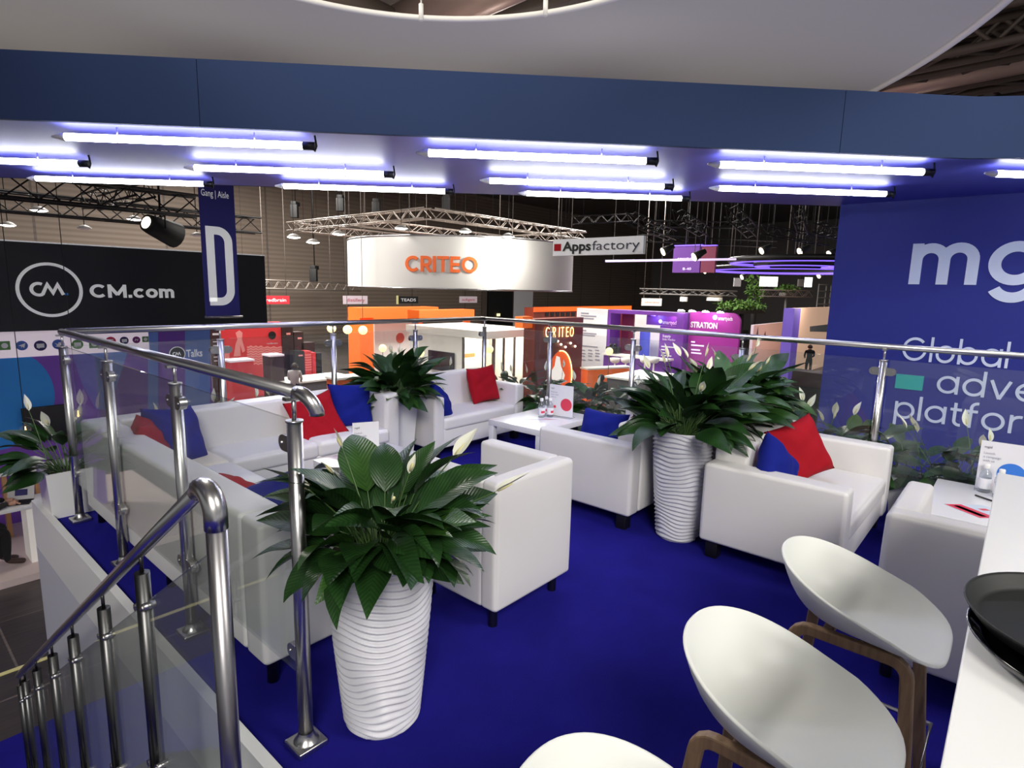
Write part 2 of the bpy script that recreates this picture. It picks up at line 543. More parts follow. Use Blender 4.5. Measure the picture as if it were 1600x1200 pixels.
    def prism(s, poly, o, ux, uy, t, mi=0):
        """polygon poly (2d) on axes ux, uy at o, extruded by vector t"""
        o, ux, uy, t = Vector(o), Vector(ux), Vector(uy), Vector(t)
        n = len(poly)
        a = [o + ux * p[0] + uy * p[1] for p in poly]
        vs = a + [q + t for q in a]
        fs = [list(range(n))[::-1], list(range(n, 2 * n))]
        fs += [(i, (i + 1) % n, n + (i + 1) % n, n + i) for i in range(n)]
        return s.add(vs, fs, mi)

    def build(s, name, mats, parent=None, smooth=None):
        me = bpy.data.meshes.new(name)
        me.from_pydata(s.v, [], s.f)
        for m in (mats if isinstance(mats, (list, tuple)) else [mats]):
            me.materials.append(M[m] if isinstance(m, str) else m)
        me.polygons.foreach_set('material_index', s.mi)
        me.polygons.foreach_set('use_smooth', [bool(x) if smooth is None else smooth for x in s.sm])
        if any(u != (0, 0) for f in s.uv[:1] + s.uv[-1:] for u in f):
            lay = me.uv_layers.new(name='UVMap')
            lay.data.foreach_set('uv', [c for f in s.uv for u in f for c in u])
        me.update()
        o = bpy.data.objects.new(name, me)
        COL.objects.link(o)
        if parent: o.parent = parent
        return o


def thing(name, label, cat, loc=(0, 0, 0), rz=0, group=None):
    o = bpy.data.objects.new(name, None)
    o.empty_display_size = .1
    COL.objects.link(o)
    o.location = loc
    o.rotation_euler = (0, 0, rz)
    o['label'] = label
    o['category'] = cat
    if group: o['group'] = group
    return o


def tag(o, label, cat, group=None, kind=None):
    o['label'] = label
    o['category'] = cat
    if group: o['group'] = group
    if kind: o['kind'] = kind
    return o


def struct(o):
    o['kind'] = 'structure'
    return o


def dup(root, loc, rz=0, label=None, group=None):
    kids = {}
    for q in COL.objects:
        if q.parent: kids.setdefault(q.parent, []).append(q)
    r = root.copy()
    COL.objects.link(r)
    r.location = loc
    r.rotation_euler = (0, 0, rz)
    if label: r['label'] = label
    if group: r['group'] = group
    for ch in kids.get(root, []):
        c = ch.copy()
        COL.objects.link(c)
        c.parent = r
        for g in kids.get(ch, []):
            d = g.copy()
            COL.objects.link(d)
            d.parent = c
    return r


# ---- lettering
def arc(cx, cy, r, a0, a1, n=20, ry=None):
    ry = ry or r
    return [(cx + r * math.cos(R_(a0 + (a1 - a0) * i / n)), cy + ry * math.sin(R_(a0 + (a1 - a0) * i / n))) for i in range(n + 1)]


def glyph(ch, w):
    """strokes (centre lines) and advance of a geometric sans letter, x-height 1"""
    h = w / 2
    r = .5 - h
    ring = arc(.5, .5, r, 0, 360, 36)
    A, CAP = 1.42, 1.36
    RC = CAP / 2 - h
    if ch == 'o': return [ring], 1.0
    if ch == 'a': return [ring, [(1 - h, 0), (1 - h, 1)]], 1.0
    if ch == 'd': return [ring, [(1 - h, 0), (1 - h, A)]], 1.0
    if ch == 'b': return [ring, [(h, 0), (h, A)]], 1.0
    if ch == 'p': return [ring, [(h, -.4), (h, 1)]], 1.0
    if ch == 'g': return [ring, [(1 - h, 1), (1 - h, .1)] + arc(.5, .1, r, 0, -150, 20)], 1.0
    if ch == 'e': return [arc(.5, .5, r, 0, 318, 30), [(h, .5), (1 - h * .6, .5)]], .98
    if ch == 'c': return [arc(.5, .5, r, 45, 315, 26)], .9
    if ch == 'l': return [[(h, 0), (h, A)]], w
    if ch == 'i': return [[(h, 0), (h, 1)], [(h, 1.22), (h, 1.22 + w * 1.1)]], w
    if ch == 'n': return [[(h, 0), (h, 1)], arc(.43, .57, .43 - h, 180, 0, 16) + [(.86 - h, 0)]], .86
    if ch == 'm': return [[(h, 0), (h, 1)], arc(.4, .6, .4 - h, 180, 0, 16) + [(.8 - h, 0)],
                          [(.8 - h, .6)] + arc(1.2 - w, .6, .4 - h, 180, 0, 16) + [(1.6 - w - h, 0)]], 1.6 - w
    if ch == 'r': return [[(h, 0), (h, 1)], arc(.43, .57, .43 - h, 180, 75, 10)], .52
    if ch == 't': return [[(.22, 1.3), (.22, .3)] + arc(.22 + .24, .24 + h * .8, .24, 180, 285, 8), [(0, 1 - h), (.52, 1 - h)]], .56
    if ch == 'f': return [[(.2, 0), (.2, 1.1)] + arc(.46, 1.12, .26, 180, 80, 8), [(0, 1 - h), (.5, 1 - h)]], .52
    if ch == 'v': return [[(h * .8, 1), (.46, 0)], [(.92 - h * .8, 1), (.46, 0)]], .92
    if ch == 's': return [arc(.36, .73, .27 - h * .3, 40, 250, 12) + arc(.36, .27, .27 - h * .3, 80, -140, 12)], .74
    if ch == 'y': return [[(h * .8, 1), (.46, 0)], [(.92 - h * .8, 1), (.3, -.4)]], .92
    if ch == 'u': return [[(h, 1), (h, .43)] + arc(.43, .43, .43 - h, 180, 360, 16), [(.86 - h, 1), (.86 - h, 0)]], .86
    if ch == '.': return [[(h, 0), (h, w * 1.15)]], w
    if ch == 'G': return [arc(CAP / 2, CAP / 2, RC, 42, 350, 30) + [(CAP - h, CAP / 2 - .02), (CAP * .55, CAP / 2 - .02)]], CAP
    if ch == 'C': return [arc(CAP / 2, CAP / 2, RC, 45, 315, 28)], CAP * .92
    if ch == 'O': return [arc(CAP / 2, CAP / 2, RC, 0, 360, 40)], CAP
    if ch == 'M': return [[(h, 0), (h, CAP)], [(h, CAP - h), (.75, .3)], [(1.5 - h, CAP - h), (.75, .3)], [(1.5 - h, 0), (1.5 - h, CAP)]], 1.5
    if ch == 'I': return [[(h, 0), (h, CAP)]], w
    if ch == 'T': return [[(0, CAP - h), (1, CAP - h)], [(.5, 0), (.5, CAP)]], 1.0
    if ch == 'E': return [[(h, 0), (h, CAP)], [(0, CAP - h), (.86, CAP - h)], [(0, CAP / 2), (.8, CAP / 2)], [(0, h), (.86, h)]], .88
    if ch == 'R': return [[(h, 0), (h, CAP)], [(0, CAP - h), (.5, CAP - h)] + arc(.5, CAP - h - .32, .32, 90, -90, 12) + [(0, CAP - h - .64)], [(.4, CAP - h - .6), (.88, 0)]], .95
    if ch == 'D': return [[(h, 0), (h, CAP)], [(0, CAP - h), (.5, CAP - h)] + arc(.5, CAP / 2, CAP / 2 - h, 90, -90, 16) + [(0, h)]], 1.15
    return [], .5


LIFT = [0]


def stroke_strip(mb, pts, w, put, mi=0):
    LIFT[0] = (LIFT[0] + 1) % 6
    K = 1 + .12 * LIFT[0]
    n = len(pts)
    P = [Vector(p) for p in pts]
    P = [p for i, p in enumerate(P) if i == 0 or (p - P[i - 1]).length > 1e-5]
    n = len(P)
    closed = (P[0] - P[-1]).length < 1e-6
    L, Rr = [], []
    for i in range(n):
        if closed:
            d0 = P[i] - P[i - 1] if i > 0 else P[0] - P[-2]
            d1 = P[i + 1] - P[i] if i < n - 1 else P[1] - P[0]
        else:
            d0 = P[i] - P[i - 1] if i > 0 else P[1] - P[0]
            d1 = P[i + 1] - P[i] if i < n - 1 else d0
        if d0.length < 1e-9: d0 = d1
        if d1.length < 1e-9: d1 = d0
        d0, d1 = d0.normalized(), d1.normalized()
        nn = Vector((-(d0.y + d1.y), d0.x + d1.x))
        if nn.length < 1e-6: nn = Vector((-d0.y, d0.x))
        nn.normalize()
        k = 1 / max(.5, abs(nn.dot(Vector((-d0.y, d0.x)))))
        L.append(P[i] + nn * w / 2 * k)
        Rr.append(P[i] - nn * w / 2 * k)
    vs = [put(p, K) for p in L] + [put(p, K) for p in Rr] + [put(p, 0) for p in L] + [put(p, 0) for p in Rr]
    fs = []
    for i in range(n - 1):
        fs += [(i, n + i, n + i + 1, i + 1), (i, i + 1, 2 * n + i + 1, 2 * n + i), (n + i, 3 * n + i, 3 * n + i + 1, n + i + 1)]
    if not closed:
        fs += [(0, 2 * n, 3 * n, n), (n - 1, 2 * n - 1, 4 * n - 1, 3 * n - 1)]
    mb.add(vs, fs, mi)


def stroke_text(mb, txt, o, ux, uy, nrm, xh, w=.2, gap=.14, mi=0, thick=.01, width=None):
    """text from o along ux; xh = x-height in metres; width stretches to a given length"""
    o, ux, uy, nrm = Vector(o), Vector(ux).normalized(), Vector(uy).normalized(), Vector(nrm).normalized()
    tot, items = 0, []
    for ch in txt:
        if ch == ' ':
            tot += .55
            continue
        st, adv = glyph(ch, w)
        items.append((tot, st))
        tot += adv + gap
    tot -= gap
    sx = (width / (tot * xh)) if width else 1
    for x, st in items:
        for s_ in st:
            stroke_strip(mb, [(p[0] + x, p[1]) for p in s_], w, lambda p, k: o + ux * (p[0] * xh * sx) + uy * (p[1] * xh) + nrm * (thick * k), mi)
    return tot * xh * sx


def font_mesh(mb, txt, o, ux, uy, nrm, height, width=None, bold=0, mi=0, thick=.004):
    """text in the built-in font, converted to mesh; height = cap height"""
    cu = bpy.data.curves.new('tmp', 'FONT')
    cu.body = txt
    cu.size = 1
    cu.resolution_u = 3
    cu.offset = bold
    ob = bpy.data.objects.new('tmp', cu)
    COL.objects.link(ob)
    dg = bpy.context.evaluated_depsgraph_get()
    me = ob.evaluated_get(dg).to_mesh()
    vs = [v.co.copy() for v in me.vertices]
    fs = [list(p.vertices) for p in me.polygons]
    ob.evaluated_get(dg).to_mesh_clear()
    bpy.data.objects.remove(ob)
    bpy.data.curves.remove(cu)
    if not vs: return
    x0 = min(v.x for v in vs); x1 = max(v.x for v in vs)
    sy = height / .73
    sx = width / (x1 - x0) if width else sy
    o, ux, uy, nrm = Vector(o), Vector(ux).normalized(), Vector(uy).normalized(), Vector(nrm).normalized()
    mb.add([o + ux * ((v.x - x0) * sx) + uy * (v.y * sy) + nrm * thick for v in vs], fs, mi)


Z3 = Vector((0, 0, 1))
# ================================================================== the raised deck (setting)
WX, YC, SOF = 3.70, 2.497, 2.40      # right rail, rear rail, soffit height
b = MB()
b.box(-.11, 5.9, -4.2, -.3, -.3, 0)
b.box(-.11, 4.3, -.3, 3.05, -.3, 0)
struct(b.build('floor', 'carpet'))
b = MB()
b.box(-.15, -.11, -2.2, 3.05, -.3, .03)
struct(b.build('trim_1', 'white'))
b = MB()
b.box(-.15, -.11, -2.2, 3.05, -2.7, -.3)
b.box(-.11, 4.3, 3.01, 3.05, -2.7, -.3)
struct(b.build('wall_left', 'panelwhite'))
b = MB()
b.box(-30, 75, -12, 37, -2.76, -2.7)
struct(b.build('floor_hall', 'tile'))
b = MB()
b.box(-6, 6.5, -6, 4.72, -2.7, -2.69)
struct(b.build('floor_carpet', 'carpet'))
b = MB()
b.box(-6, 3, 5.9, 5.96, -2.7, -2.693)
tag(b.build('floor_tape', 'yellow'), 'thin pale yellow tape line across the dark hall floor below the stairs', 'tape')
b = MB()
b.box(-30, 75, 36, 36.3, -2.7, 9.6)
struct(b.build('wall_rear', 'hallwall'))
b = MB()
b.box(70, 70.3, -12, 36, -2.7, 9.6)
struct(b.build('wall_right', 'midgrey'))
b = MB()
b.box(-30, 75, -12, 36.3, 9.6, 9.9)
struct(b.build('ceiling', 'midgrey'))

# ---- blue printed wall at the right, with its lettering
wx = 5.6
w = thing('printed_wall', 'tall deep blue wall behind the right railing with large pale lettering', 'wall', (wx, -2.3, 0))
b = MB(); b.box(0, .16, -2.2, 1.89, -2.7, SOF); b.build('wall_panel', 'wallblue', w)


def walltext(txt, px, py, xh, width=None, w_=.16, name='lettering'):
    p = at(px, py, X=wx)
    mb = MB()
    stroke_text(mb, txt, (-.001, p.y + 2.3, p.z), (0, -1, 0), (0, 0, 1), (-1, 0, 0), xh, w_, .17, thick=.004, width=width)
    return mb.build(name, 'letter', w)


def wdist(a, b_):
    p, q = at(*a, X=wx), at(*b_, X=wx)
    return p, q


pm0, pm1 = wdist((1420, 443), (1426, 378))
pmw = at(1543, 445, X=wx)
walltext('mgid', 1419, 444, (pm1.z - pm0.z) * .97, None, .235, 'logo_lettering')
g0, g1 = wdist((1412, 562), (1579, 572))
walltext('Global', 1408, 562, .158, abs(g1.y - g0.y) * 1.0, .15)
a0, a1 = wdist((1463, 613), (1594, 622))
walltext('advertising', 1462, 613, .158, None, .15)
walltext('platform', 1396, 652, .158, None, .15)
p0, p1 = at(1398, 606, X=wx), at(1444, 588, X=wx)
b = MB(); b.box(-.006, -.001, p1.y + 2.3, p0.y + 2.3, p0.z, p1.z); b.build('teal_block', 'teal', w)

# ================================================================== overhead ring roof
e = Vector((1, -1, 0)).normalized()       # along the fascia
nin = Vector((1, 1, 0)).normalized()      # away from the camera


def along(k, s, z):
    """point on the line x+y=k, s metres from its middle towards the right"""
    return Vector((k / 2, k / 2, 0)) + e * s + Z3 * z


rf = thing('ring_roof', 'blue fabric roof band with a dark blue front edge above the lounge', 'canopy', (0, 0, 0))
b = MB()
K0, K1 = 2.348, 5.30
pa, pb, pc, pd = along(K0, -4.2, SOF), along(K0, 5.2, SOF), along(K1, 7.5, SOF), along(K1, -6.2, SOF)
b.add([pa, pb, pc, pd, pa + Z3 * .04, pb + Z3 * .04, pc + Z3 * .04, pd + Z3 * .04],
      [(0, 1, 2, 3), (7, 6, 5, 4), (0, 4, 5, 1), (1, 5, 6, 2), (2, 6, 7, 3), (3, 7, 4, 0)])
b.build('soffit', 'soffit', rf)


def fascia_panel(s0, s1, k=K0, tilt=0):
    mb = MB()
    p, q = along(k, s0, 0), along(k, s1, 0)
    q = q - nin * tilt
    t = -nin * .03
    mb.add([p + Z3 * (SOF - .012), q + Z3 * (SOF - .012), q + Z3 * 2.745, p + Z3 * 2.745,
            p + t + Z3 * (SOF - .012), q + t + Z3 * (SOF - .012), q + t + Z3 * 2.745, p + t + Z3 * 2.745],
           [(0, 1, 2, 3), (7, 6, 5, 4), (0, 4, 5, 1), (1, 5, 6, 2), (2, 6, 7, 3), (3, 7, 4, 0)])
    return mb.build('fascia_panel', 'navy', rf)


fascia_panel(-4.2, -.822)
fascia_panel(-.818, 2.928)
fascia_panel(2.932, 3.764)
fascia_panel(3.764, 5.4, tilt=.34)
b = MB()
pp = [along(K1, s, 0) for s in (-6.2, 7.5)]
b.add([pp[0] + Z3 * SOF, pp[1] + Z3 * SOF, pp[1] + Z3 * 2.745, pp[0] + Z3 * 2.745] + [v + nin * .03 for v in
      [pp[0] + Z3 * SOF, pp[1] + Z3 * SOF, pp[1] + Z3 * 2.745, pp[0] + Z3 * 2.745]],
      [(0, 1, 2, 3), (7, 6, 5, 4), (0, 4, 5, 1), (1, 5, 6, 2), (2, 6, 7, 3), (3, 7, 4, 0)])
b.build('rear_fascia', 'navy', rf)

# fluorescent battens under the soffit (each its own fixture)
L2 = .72


def batten():
    t = thing('tube_light', 'x', 'tube light', (0, 0, 0), 0, 'tube lights under the blue roof')
    mb = MB(); mb.tube([(-L2 + .07, 0, 0), (L2 - .02, 0, 0)], .021, 14); mb.build('lamp_tube', 'tube', t)
    mb = MB(); mb.tube([(-L2 - .005, 0, 0), (-L2 + .02, 0, 0), (-L2 + .05, 0, 0), (-L2 + .07, 0, 0)], [.006, .013, .021, .022], 14); mb.build('end_cap', 'rim', t)
    mb = MB(); mb.tube([(L2 - .02, 0, 0), (L2 + .05, 0, 0)], .024, 12); mb.tube([(L2 + .03, 0, -.01), (L2 + .05, 0, -.03), (L2 + .06, 0, 0), (L2 + .05, 0, .06)], .006, 6)
    mb.build('plug', 'dark', t)
    for x in (-.36, .42):
        mb = MB(); mb.tube([(x, 0, .019), (x, 0, .062)], .004, 6); mb.tube([(x, .022 * math.cos(a), .022 * math.sin(a)) for a in [k * math.pi / 6 for k in range(12)]], .003, 5, closed=True)
        mb.build('hanger_clip', 'steel', t)
    return t


TL = [((95, 213), 'front row tube light nearest the left edge, above the banner marked D'),
      ((660, 238), 'front row tube light in the middle, above the hanging orange-lettered banner'),
      ((1115, 256), 'front row tube light at the right, above the purple light rings'),
      (None, 'front row tube light cut by the right edge, above the blue lettered wall'),
      ((-80, 238), 'middle row tube light cut by the left edge, above the black sign'),
      ((300, 263), 'middle row tube light just above the hanging blue banner marked D'),
      ((755, 280), 'middle row tube light above the narrow hanging sign with a red square'),
      ((1120, 295), 'middle row tube light at the right, lower of the two nearest the blue wall'),
      ((50, 279), 'rear row tube light at the left, in front of the black truss'),
      ((440, 290), 'rear row tube light in the middle, above the aluminium truss square'),
      ((822, 301), 'rear row tube light right above the sign with a red square')]
TPOS = [(.58, 1.93), (2.09, .49), (3.39, -.80), (4.64, -2.12), (-.10, 3.79), (1.41, 2.26), (2.98, .82), (4.22, -.46),
        (.80, 3.92), (2.19, 2.455), (3.60, .967)]
bt = batten()
for k, (x, y) in enumerate(TPOS):
    o = bt if k == 0 else dup(bt, (0, 0, 0))
    o.location = (x - .028, y + .028, SOF - .062)
    o.rotation_euler = (0, 0, R_(-45.5))
    o['label'] = TL[k][1]
    o['group'] = 'tube lights under the blue roof'

# ---- white fabric halo hung above the roof
hl = thing('fabric_halo', 'huge white stretched fabric ring hanging above the blue roof', 'halo', (0, 0, 3.6))
CI, RI, CO, RO = Vector((.90, .40, 0)), 2.13, Vector((1.72, 4.43, 0)), 6.67
b = MB()
vs, fs = [], []
NR, NS = 14, 128
for i in range(NR + 1):
    f = i / NR
    for k in range(NS):
        t = 2 * math.pi * k / NS
        d = Vector((math.cos(t), math.sin(t), 0))
        p = (CI + d * RI).lerp(CO + d * RO, f)
        vs.append((p.x, p.y, .16 * math.sin(math.pi * f) + .02 * math.sin(5 * t + 3 * f) * math.sin(math.pi * f)))
for i in range(NR):
    for k in range(NS):
        k2 = (k + 1) % NS
        fs.append((i * NS + k, i * NS + k2, (i + 1) * NS + k2, (i + 1) * NS + k))
b.add(vs, fs, 0, None, True)
b.build('fabric', 'halo', hl)
b = MB(); b.tube([CI + Vector((math.cos(2 * math.pi * k / 128), math.sin(2 * math.pi * k / 128), 0)) * RI for k in range(128)], .022, 8, closed=True); b.build('inner_rim', 'rim', hl)
b = MB(); b.tube([CO + Vector((math.cos(2 * math.pi * k / 128), math.sin(2 * math.pi * k / 128), 0)) * RO for k in range(128)], .03, 8, closed=True); b.build('outer_rim', 'rim', hl)
for px, py in ((658, 26), (852, 18)):
    p = at(px, py, Z=3.6)
    d = (p - CI); d.z = 0; d.normalize()
    p = CI + d * (RI - .02)
    b = MB(); b.tube([(p.x, p.y, 0), (p.x, p.y, 5.998)], .006, 6); b.tube([(p.x, p.y, -.03), (p.x, p.y, .09)], .018, 8)
    b.build('suspension_wire', 'rim', hl)

# ================================================================== glass balustrades
RH = 1.2075


def post_bm(top=1.115):
    mb = MB()
    mb.tube([(0, 0, .02), (0, 0, top)], .0235, 18)
    mb.tube([(0, 0, top - .002), (0, 0, top + .004)], .0265, 18)
    mb.tube([(0, 0, top), (0, 0, RH - .012)], .007, 10)
    mb.box(-.03, .03, -.012, .012, RH - .026, RH - .016)
    return mb


def clamp(mb, z, ax, sgn):
    """half-round glass clamp on one side of a post"""
    pts = []
    x0, x1, h = .015, .078, .026
    pl = [(x0, -h), (x1 - h, -h)] + [(x1 - h + h * math.cos(R_(a)), h * math.sin(R_(a))) for a in range(-75, 90, 15)] + [(x1 - h, h), (x0, h)]
    u = Vector(ax) * sgn
    nn = Vector((-ax[1], ax[0], 0))
    mb.prism(pl, Vector((0, 0, z)) - nn * .014, u, (0, 0, 1), nn * .028)
    c = u * .058 + Vector((0, 0, z))
    mb.tube([c - nn * .02, c + nn * .02], .007, 8)


def add_post(rail, loc, sides, nm='post'):
    o = post_bm().build(nm, 'chrome', rail)
    o.location = loc
    mb = MB()
    mb.rbox(-.052, .052, -.052, .052, 0, .022, .006, 2)
    mb.lathe([(.044, .02), (.03, .032), (.0255, .05), (.0245, .055)], 20)
    mb.build('base_plate', 'chrome', o)
    for ax, sg in sides:
        for z in (1.04, .33):
            mb = MB(); clamp(mb, z, ax, sg); mb.build('glass_clamp', 'chrome', o)
    return o


def pane(rail, a, c, z0=.262, z1=1.12):
    a, c = Vector(a), Vector(c)
    d = (c - a).normalized()
    nn = Vector((-d.y, d.x, 0)) * .005
    a, c = a + d * .034, c - d * .034
    mb = MB()
    q = [a + nn, c + nn, c - nn, a - nn]
    mb.add([v + Z3 * z0 for v in q] + [v + Z3 * z1 for v in q], [(3, 2, 1, 0), (4, 5, 6, 7), (0, 1, 5, 4), (1, 2, 6, 5), (2, 3, 7, 6), (3, 0, 4, 7)])
    return mb.build('glass_pane', 'glass', rail)


XA, YA = (1, 0, 0), (0, 1, 0)
# left run
rA = thing('glass_balustrade', 'glass and steel railing along the left edge, ending in a downturned elbow', 'railing')
ys = [YC, 1.619, .69, -.255]
for i, y in enumerate(ys):
    x = 0 if i < 3 else .006
    add_post(rA, (x, y, 0), ([(YA, 1)] if i > 0 else []) + ([(YA, -1)] if i < 3 else []))
for i in range(3): pane(rA, (0, ys[i + 1], 0), (0, ys[i], 0))
b = MB()
elb = [Vector((0.006, -.37, RH)), Vector((.008, -.40, RH))]
elb = [(0, YC, RH), (0.004, -.28, RH)]
b.tube(elb, .0205, 16)
b.build('handrail', 'chrome', rA)
b = MB()
q = [(0.004, -.28, RH), (.006, -.302, RH)]
for k in range(1, 9):
    a = R_(k * 90 / 8)
    q.append((.006 + .04 * (1 - math.cos(a)) * .5, -.302 - .05 * math.sin(a), RH - .05 * (1 - math.cos(a))))
q.append((q[-1][0], q[-1][1], q[-1][2] - .012))
b.tube(q, .0215, 16)
b.build('elbow', 'chrome', rA)
# rear run
rB = thing('glass_balustrade', 'glass and steel railing along the rear edge, behind the corner sofa', 'railing')
xs = [0.0, .93, 1.857, 2.746, WX]
for i, x in enumerate(xs):
    if i == 0: continue
    add_post(rB, (x, YC, 0), [(XA, -1)] + ([(XA, 1)] if i < 4 else []))
for i in range(4): pane(rB, (xs[i], YC, 0), (xs[i + 1], YC, 0))
b = MB(); b.tube([(.02, YC, RH), (WX, YC, RH)], .0205, 16); b.build('handrail', 'chrome', rB)
# right run
rC = thing('glass_balustrade', 'glass and steel railing in front of the blue lettered wall', 'railing')
yc = [YC, 1.596, .679, -.27, -1.212, -2.15, -3.1]
for i, y in enumerate(yc):
    if i == 0: continue
    add_post(rC, (WX, y, 0), [(YA, 1), (YA, -1)])
for i in range(6): pane(rC, (WX, yc[i + 1], 0), (WX, yc[i], 0))
b = MB(); b.tube([(WX, YC, RH), (WX, -3.15, RH)], .0205, 16); b.build('handrail', 'chrome', rC)

# ---- staircase and its railing at the left
XS = -.35
sl = .643


def zr(y): return 1.063 - sl * (y + .497)


st = thing('staircase', 'stairs with a dark steel stringer leading down at the left', 'stairs', (XS - .55, 0, 0))
b = MB()
for k in range(14):
    y0 = -.35 + k * .272
    zt = -.175 * (k + 1) - .22
    b.box(-.45, .5, y0, y0 + .29, zt - .04, zt)
b.build('tread', 'darksteel', st)['kind'] = 'stuff'
b = MB()
yy0, yy1 = -.5, 3.45
b.add([(.50, yy0, -.22), (.545, yy0, -.22), (.545, yy1, -.22 - sl * (yy1 - yy0)), (.50, yy1, -.22 - sl * (yy1 - yy0)),
       (.50, yy0, -.5), (.545, yy0, -.5), (.545, yy1, -.5 - sl * (yy1 - yy0)), (.50, yy1, -.5 - sl * (yy1 - yy0))],
      [(0, 1, 2, 3), (7, 6, 5, 4), (0, 4, 5, 1), (1, 5, 6, 2), (2, 6, 7, 3), (3, 7, 4, 0)])
b.build('stringer', 'darksteel', st)
sr = thing('stair_railing', 'sloping steel stair railing with a hooked top at the left front', 'railing', (XS, 0, 0))
b = MB()
yb = 2.78
Y0H = -.455
b.tube([(0, yb, zr(yb)), (0, 1.4, zr(1.4)), (0, .2, zr(.2)), (0, Y0H, zr(Y0H))], .0205, 16)
b.build('handrail', 'chrome', sr)
b = MB()
py_, pz_ = Y0H + .02, zr(Y0H + .02)
hook = [(0, py_, pz_)]
py_, pz_ = Y0H, zr(Y0H)
for k in range(15):
    hook.append((0, py_, pz_))
    th = R_(32.7 - 122.7 * k / 14)
    py_ -= .0082 * math.cos(th)
    pz_ += .0082 * math.sin(th)
hook.append((0, hook[-1][1], hook[-1][2] - .035))
b.tube(hook, [.021, .023] + [.0265] * (len(hook) - 2), 18)
b.build('hooked_end', 'chrome', sr)
yn = hook[-1][1]
b = MB(); b.tube([(0, yn, hook[-1][2] + .02), (0, yn - .005, -.35)], .0235, 18); b.build('newel_post', 'steel', sr)
SPY = [.04, .525, 1.08, 1.59, 2.10, 2.56, 2.77]
for i, y in enumerate(SPY):
    top = zr(y) - .07
    mb = MB()
    mb.tube([(0, y, top), (0, y, top - 1.0 if i < 6 else top - .95)], .0215, 16)
    mb.tube([(0, y, top), (0, y, zr(y) - .005)], .006, 8)
    o = mb.build('post', 'darksteel', sr)
    for sg in (1, -1):
        if (i == 6 and sg > 0): continue
        for dz in (.11, .66):
            mb = MB()
            u = Vector((0, sg, -sg * sl * .0))
            mb.tube([(-.012, y + sg * .02, top - dz), (-.012, y + sg * .045, top - dz - sg * .018)], .008, 8)
            mb.tube([(-.018, y + sg * .04, top - dz - sg * .016), (.018, y + sg * .04, top - dz - sg * .016)], .011, 10)
            mb.build('glass_clamp', 'chrome', o)
PY = [yn] + SPY
for i in range(7):
    y0, y1 = PY[i] + .035, PY[i + 1] - .035
    mb = MB()
    q = []
    for x in (-.005, .005):
        q += [(x, y0, zr(y0) - .82), (x, y1, zr(y1) - .82), (x, y1, zr(y1) - .175), (x, y0, zr(y0) - .175)]
    mb.add(q, [(0, 1, 2, 3), (7, 6, 5, 4), (0, 4, 5, 1), (1, 5, 6, 2), (2, 6, 7, 3), (3, 7, 4, 0)])
    mb.build('glass_pane', 'smoke', sr)
# ================================================================== lounge furniture
SOFAS = 'white leatherette lounge seats'


def sofa(label, w, d, ah, bh, at_, bt_, sh, loc, rz, legs='peg', arms=(1, 1), seats=1, cat='sofa', kind='sofa', zb=.1, seatmats=None, wrapback=False):
    """local frame: front at y=0 facing -y, back at y=d, x from 0 to w"""
    t = thing(kind, label, cat, loc, rz, SOFAS)
    x0 = at_ if arms[0] else 0
    x1 = w - at_ if arms[1] else w
    b = MB(); b.rbox(x0 - .006, x1 + .006, .012, d - .03, zb, sh - .1, .012, 2); b.build('base', 'leather', t)
    for i in range(seats):
        a = x0 + (x1 - x0) * i / seats
        c = x0 + (x1 - x0) * (i + 1) / seats
        b = MB(); b.rbox(a + .003, c - .003, 0, d - bt_ + .02, sh - .115, sh, .03, 4, pz=.018, puff=.004)
        b.build('seat', (seatmats or ['leather'] * 9)[i], t)
    ad = d - bt_ + .012 if wrapback else d
    if arms[0]:
        b = MB(); b.rbox(0, at_, 0, ad, zb, ah, .022, 4, puff=.004); b.build('armrest', 'leather', t)
    if arms[1]:
        b = MB(); b.rbox(w - at_, w, 0, ad, zb, ah, .022, 4, puff=.004); b.build('armrest', 'leather', t)
    b = MB(); b.rbox(0 if wrapback else x0 + .002, w if wrapback else x1 - .002, d - bt_, d, zb, bh, .024, 4, puff=.006, pz=.004); b.build('backrest', 'leather', t)
    for x in (.06, w - .06):
        for y in (.07, d - .07):
            b = MB()
            if legs == 'peg':
                b.lathe([(.022, 0), (.022, zb + .02)], 14, (x, y, 0)); b.lathe([(.001, 0), (.022, 0)], 14, (x, y, 0))
            else:
                b.rbox(x - .035, x + .035, y - .035, y + .035, 0, zb + .02, .004, 1)
            b.build('leg', 'dark' if legs != 'peg' else 'darksteel', t)
    return t


# armchair AC1 (faces +Y): x .896-1.462, y -.292-.272
sofa('white tub armchair standing beside the tall wavy planter in the foreground', .566, .565, .705, .705, .10, .10, .38,
     (1.462, .273, 0), math.pi, cat='armchair', kind='armchair', wrapback=True)
# armchair AC2 (faces +X): back at x=1.734
sofa('white tub armchair behind the bar stools, next to the low table at the right edge', .566, .565, .705, .705, .10, .10, .38,
     (2.299, -2.146, 0), math.pi / 2, cat='armchair', kind='armchair', wrapback=True)
# S4 faces +Y: x 2.307-3.60, y -.141-.607
sofa('white sofa left of the right-hand tall planter, a blue cushion showing above its arm', 1.31, .748, .568, .675, .125, .19, .37,
     (3.617, .607, 0), math.pi, 'block')
# S5 faces -Y: x 2.317-3.63
sofa('white sofa with one red and one blue cushion, right of the tall planters', 1.325, .74, .568, .675, .145, .20, .37,
     (2.317, -1.342, 0), 0, 'block')
# S3 faces -Y near the far corner
sofa('white two-seat sofa at the far corner with a red cushion leaning upright', 1.21, .56, .57, .70, .12, .14, .37,
     (2.455, 1.885, 0), 0, 'block')

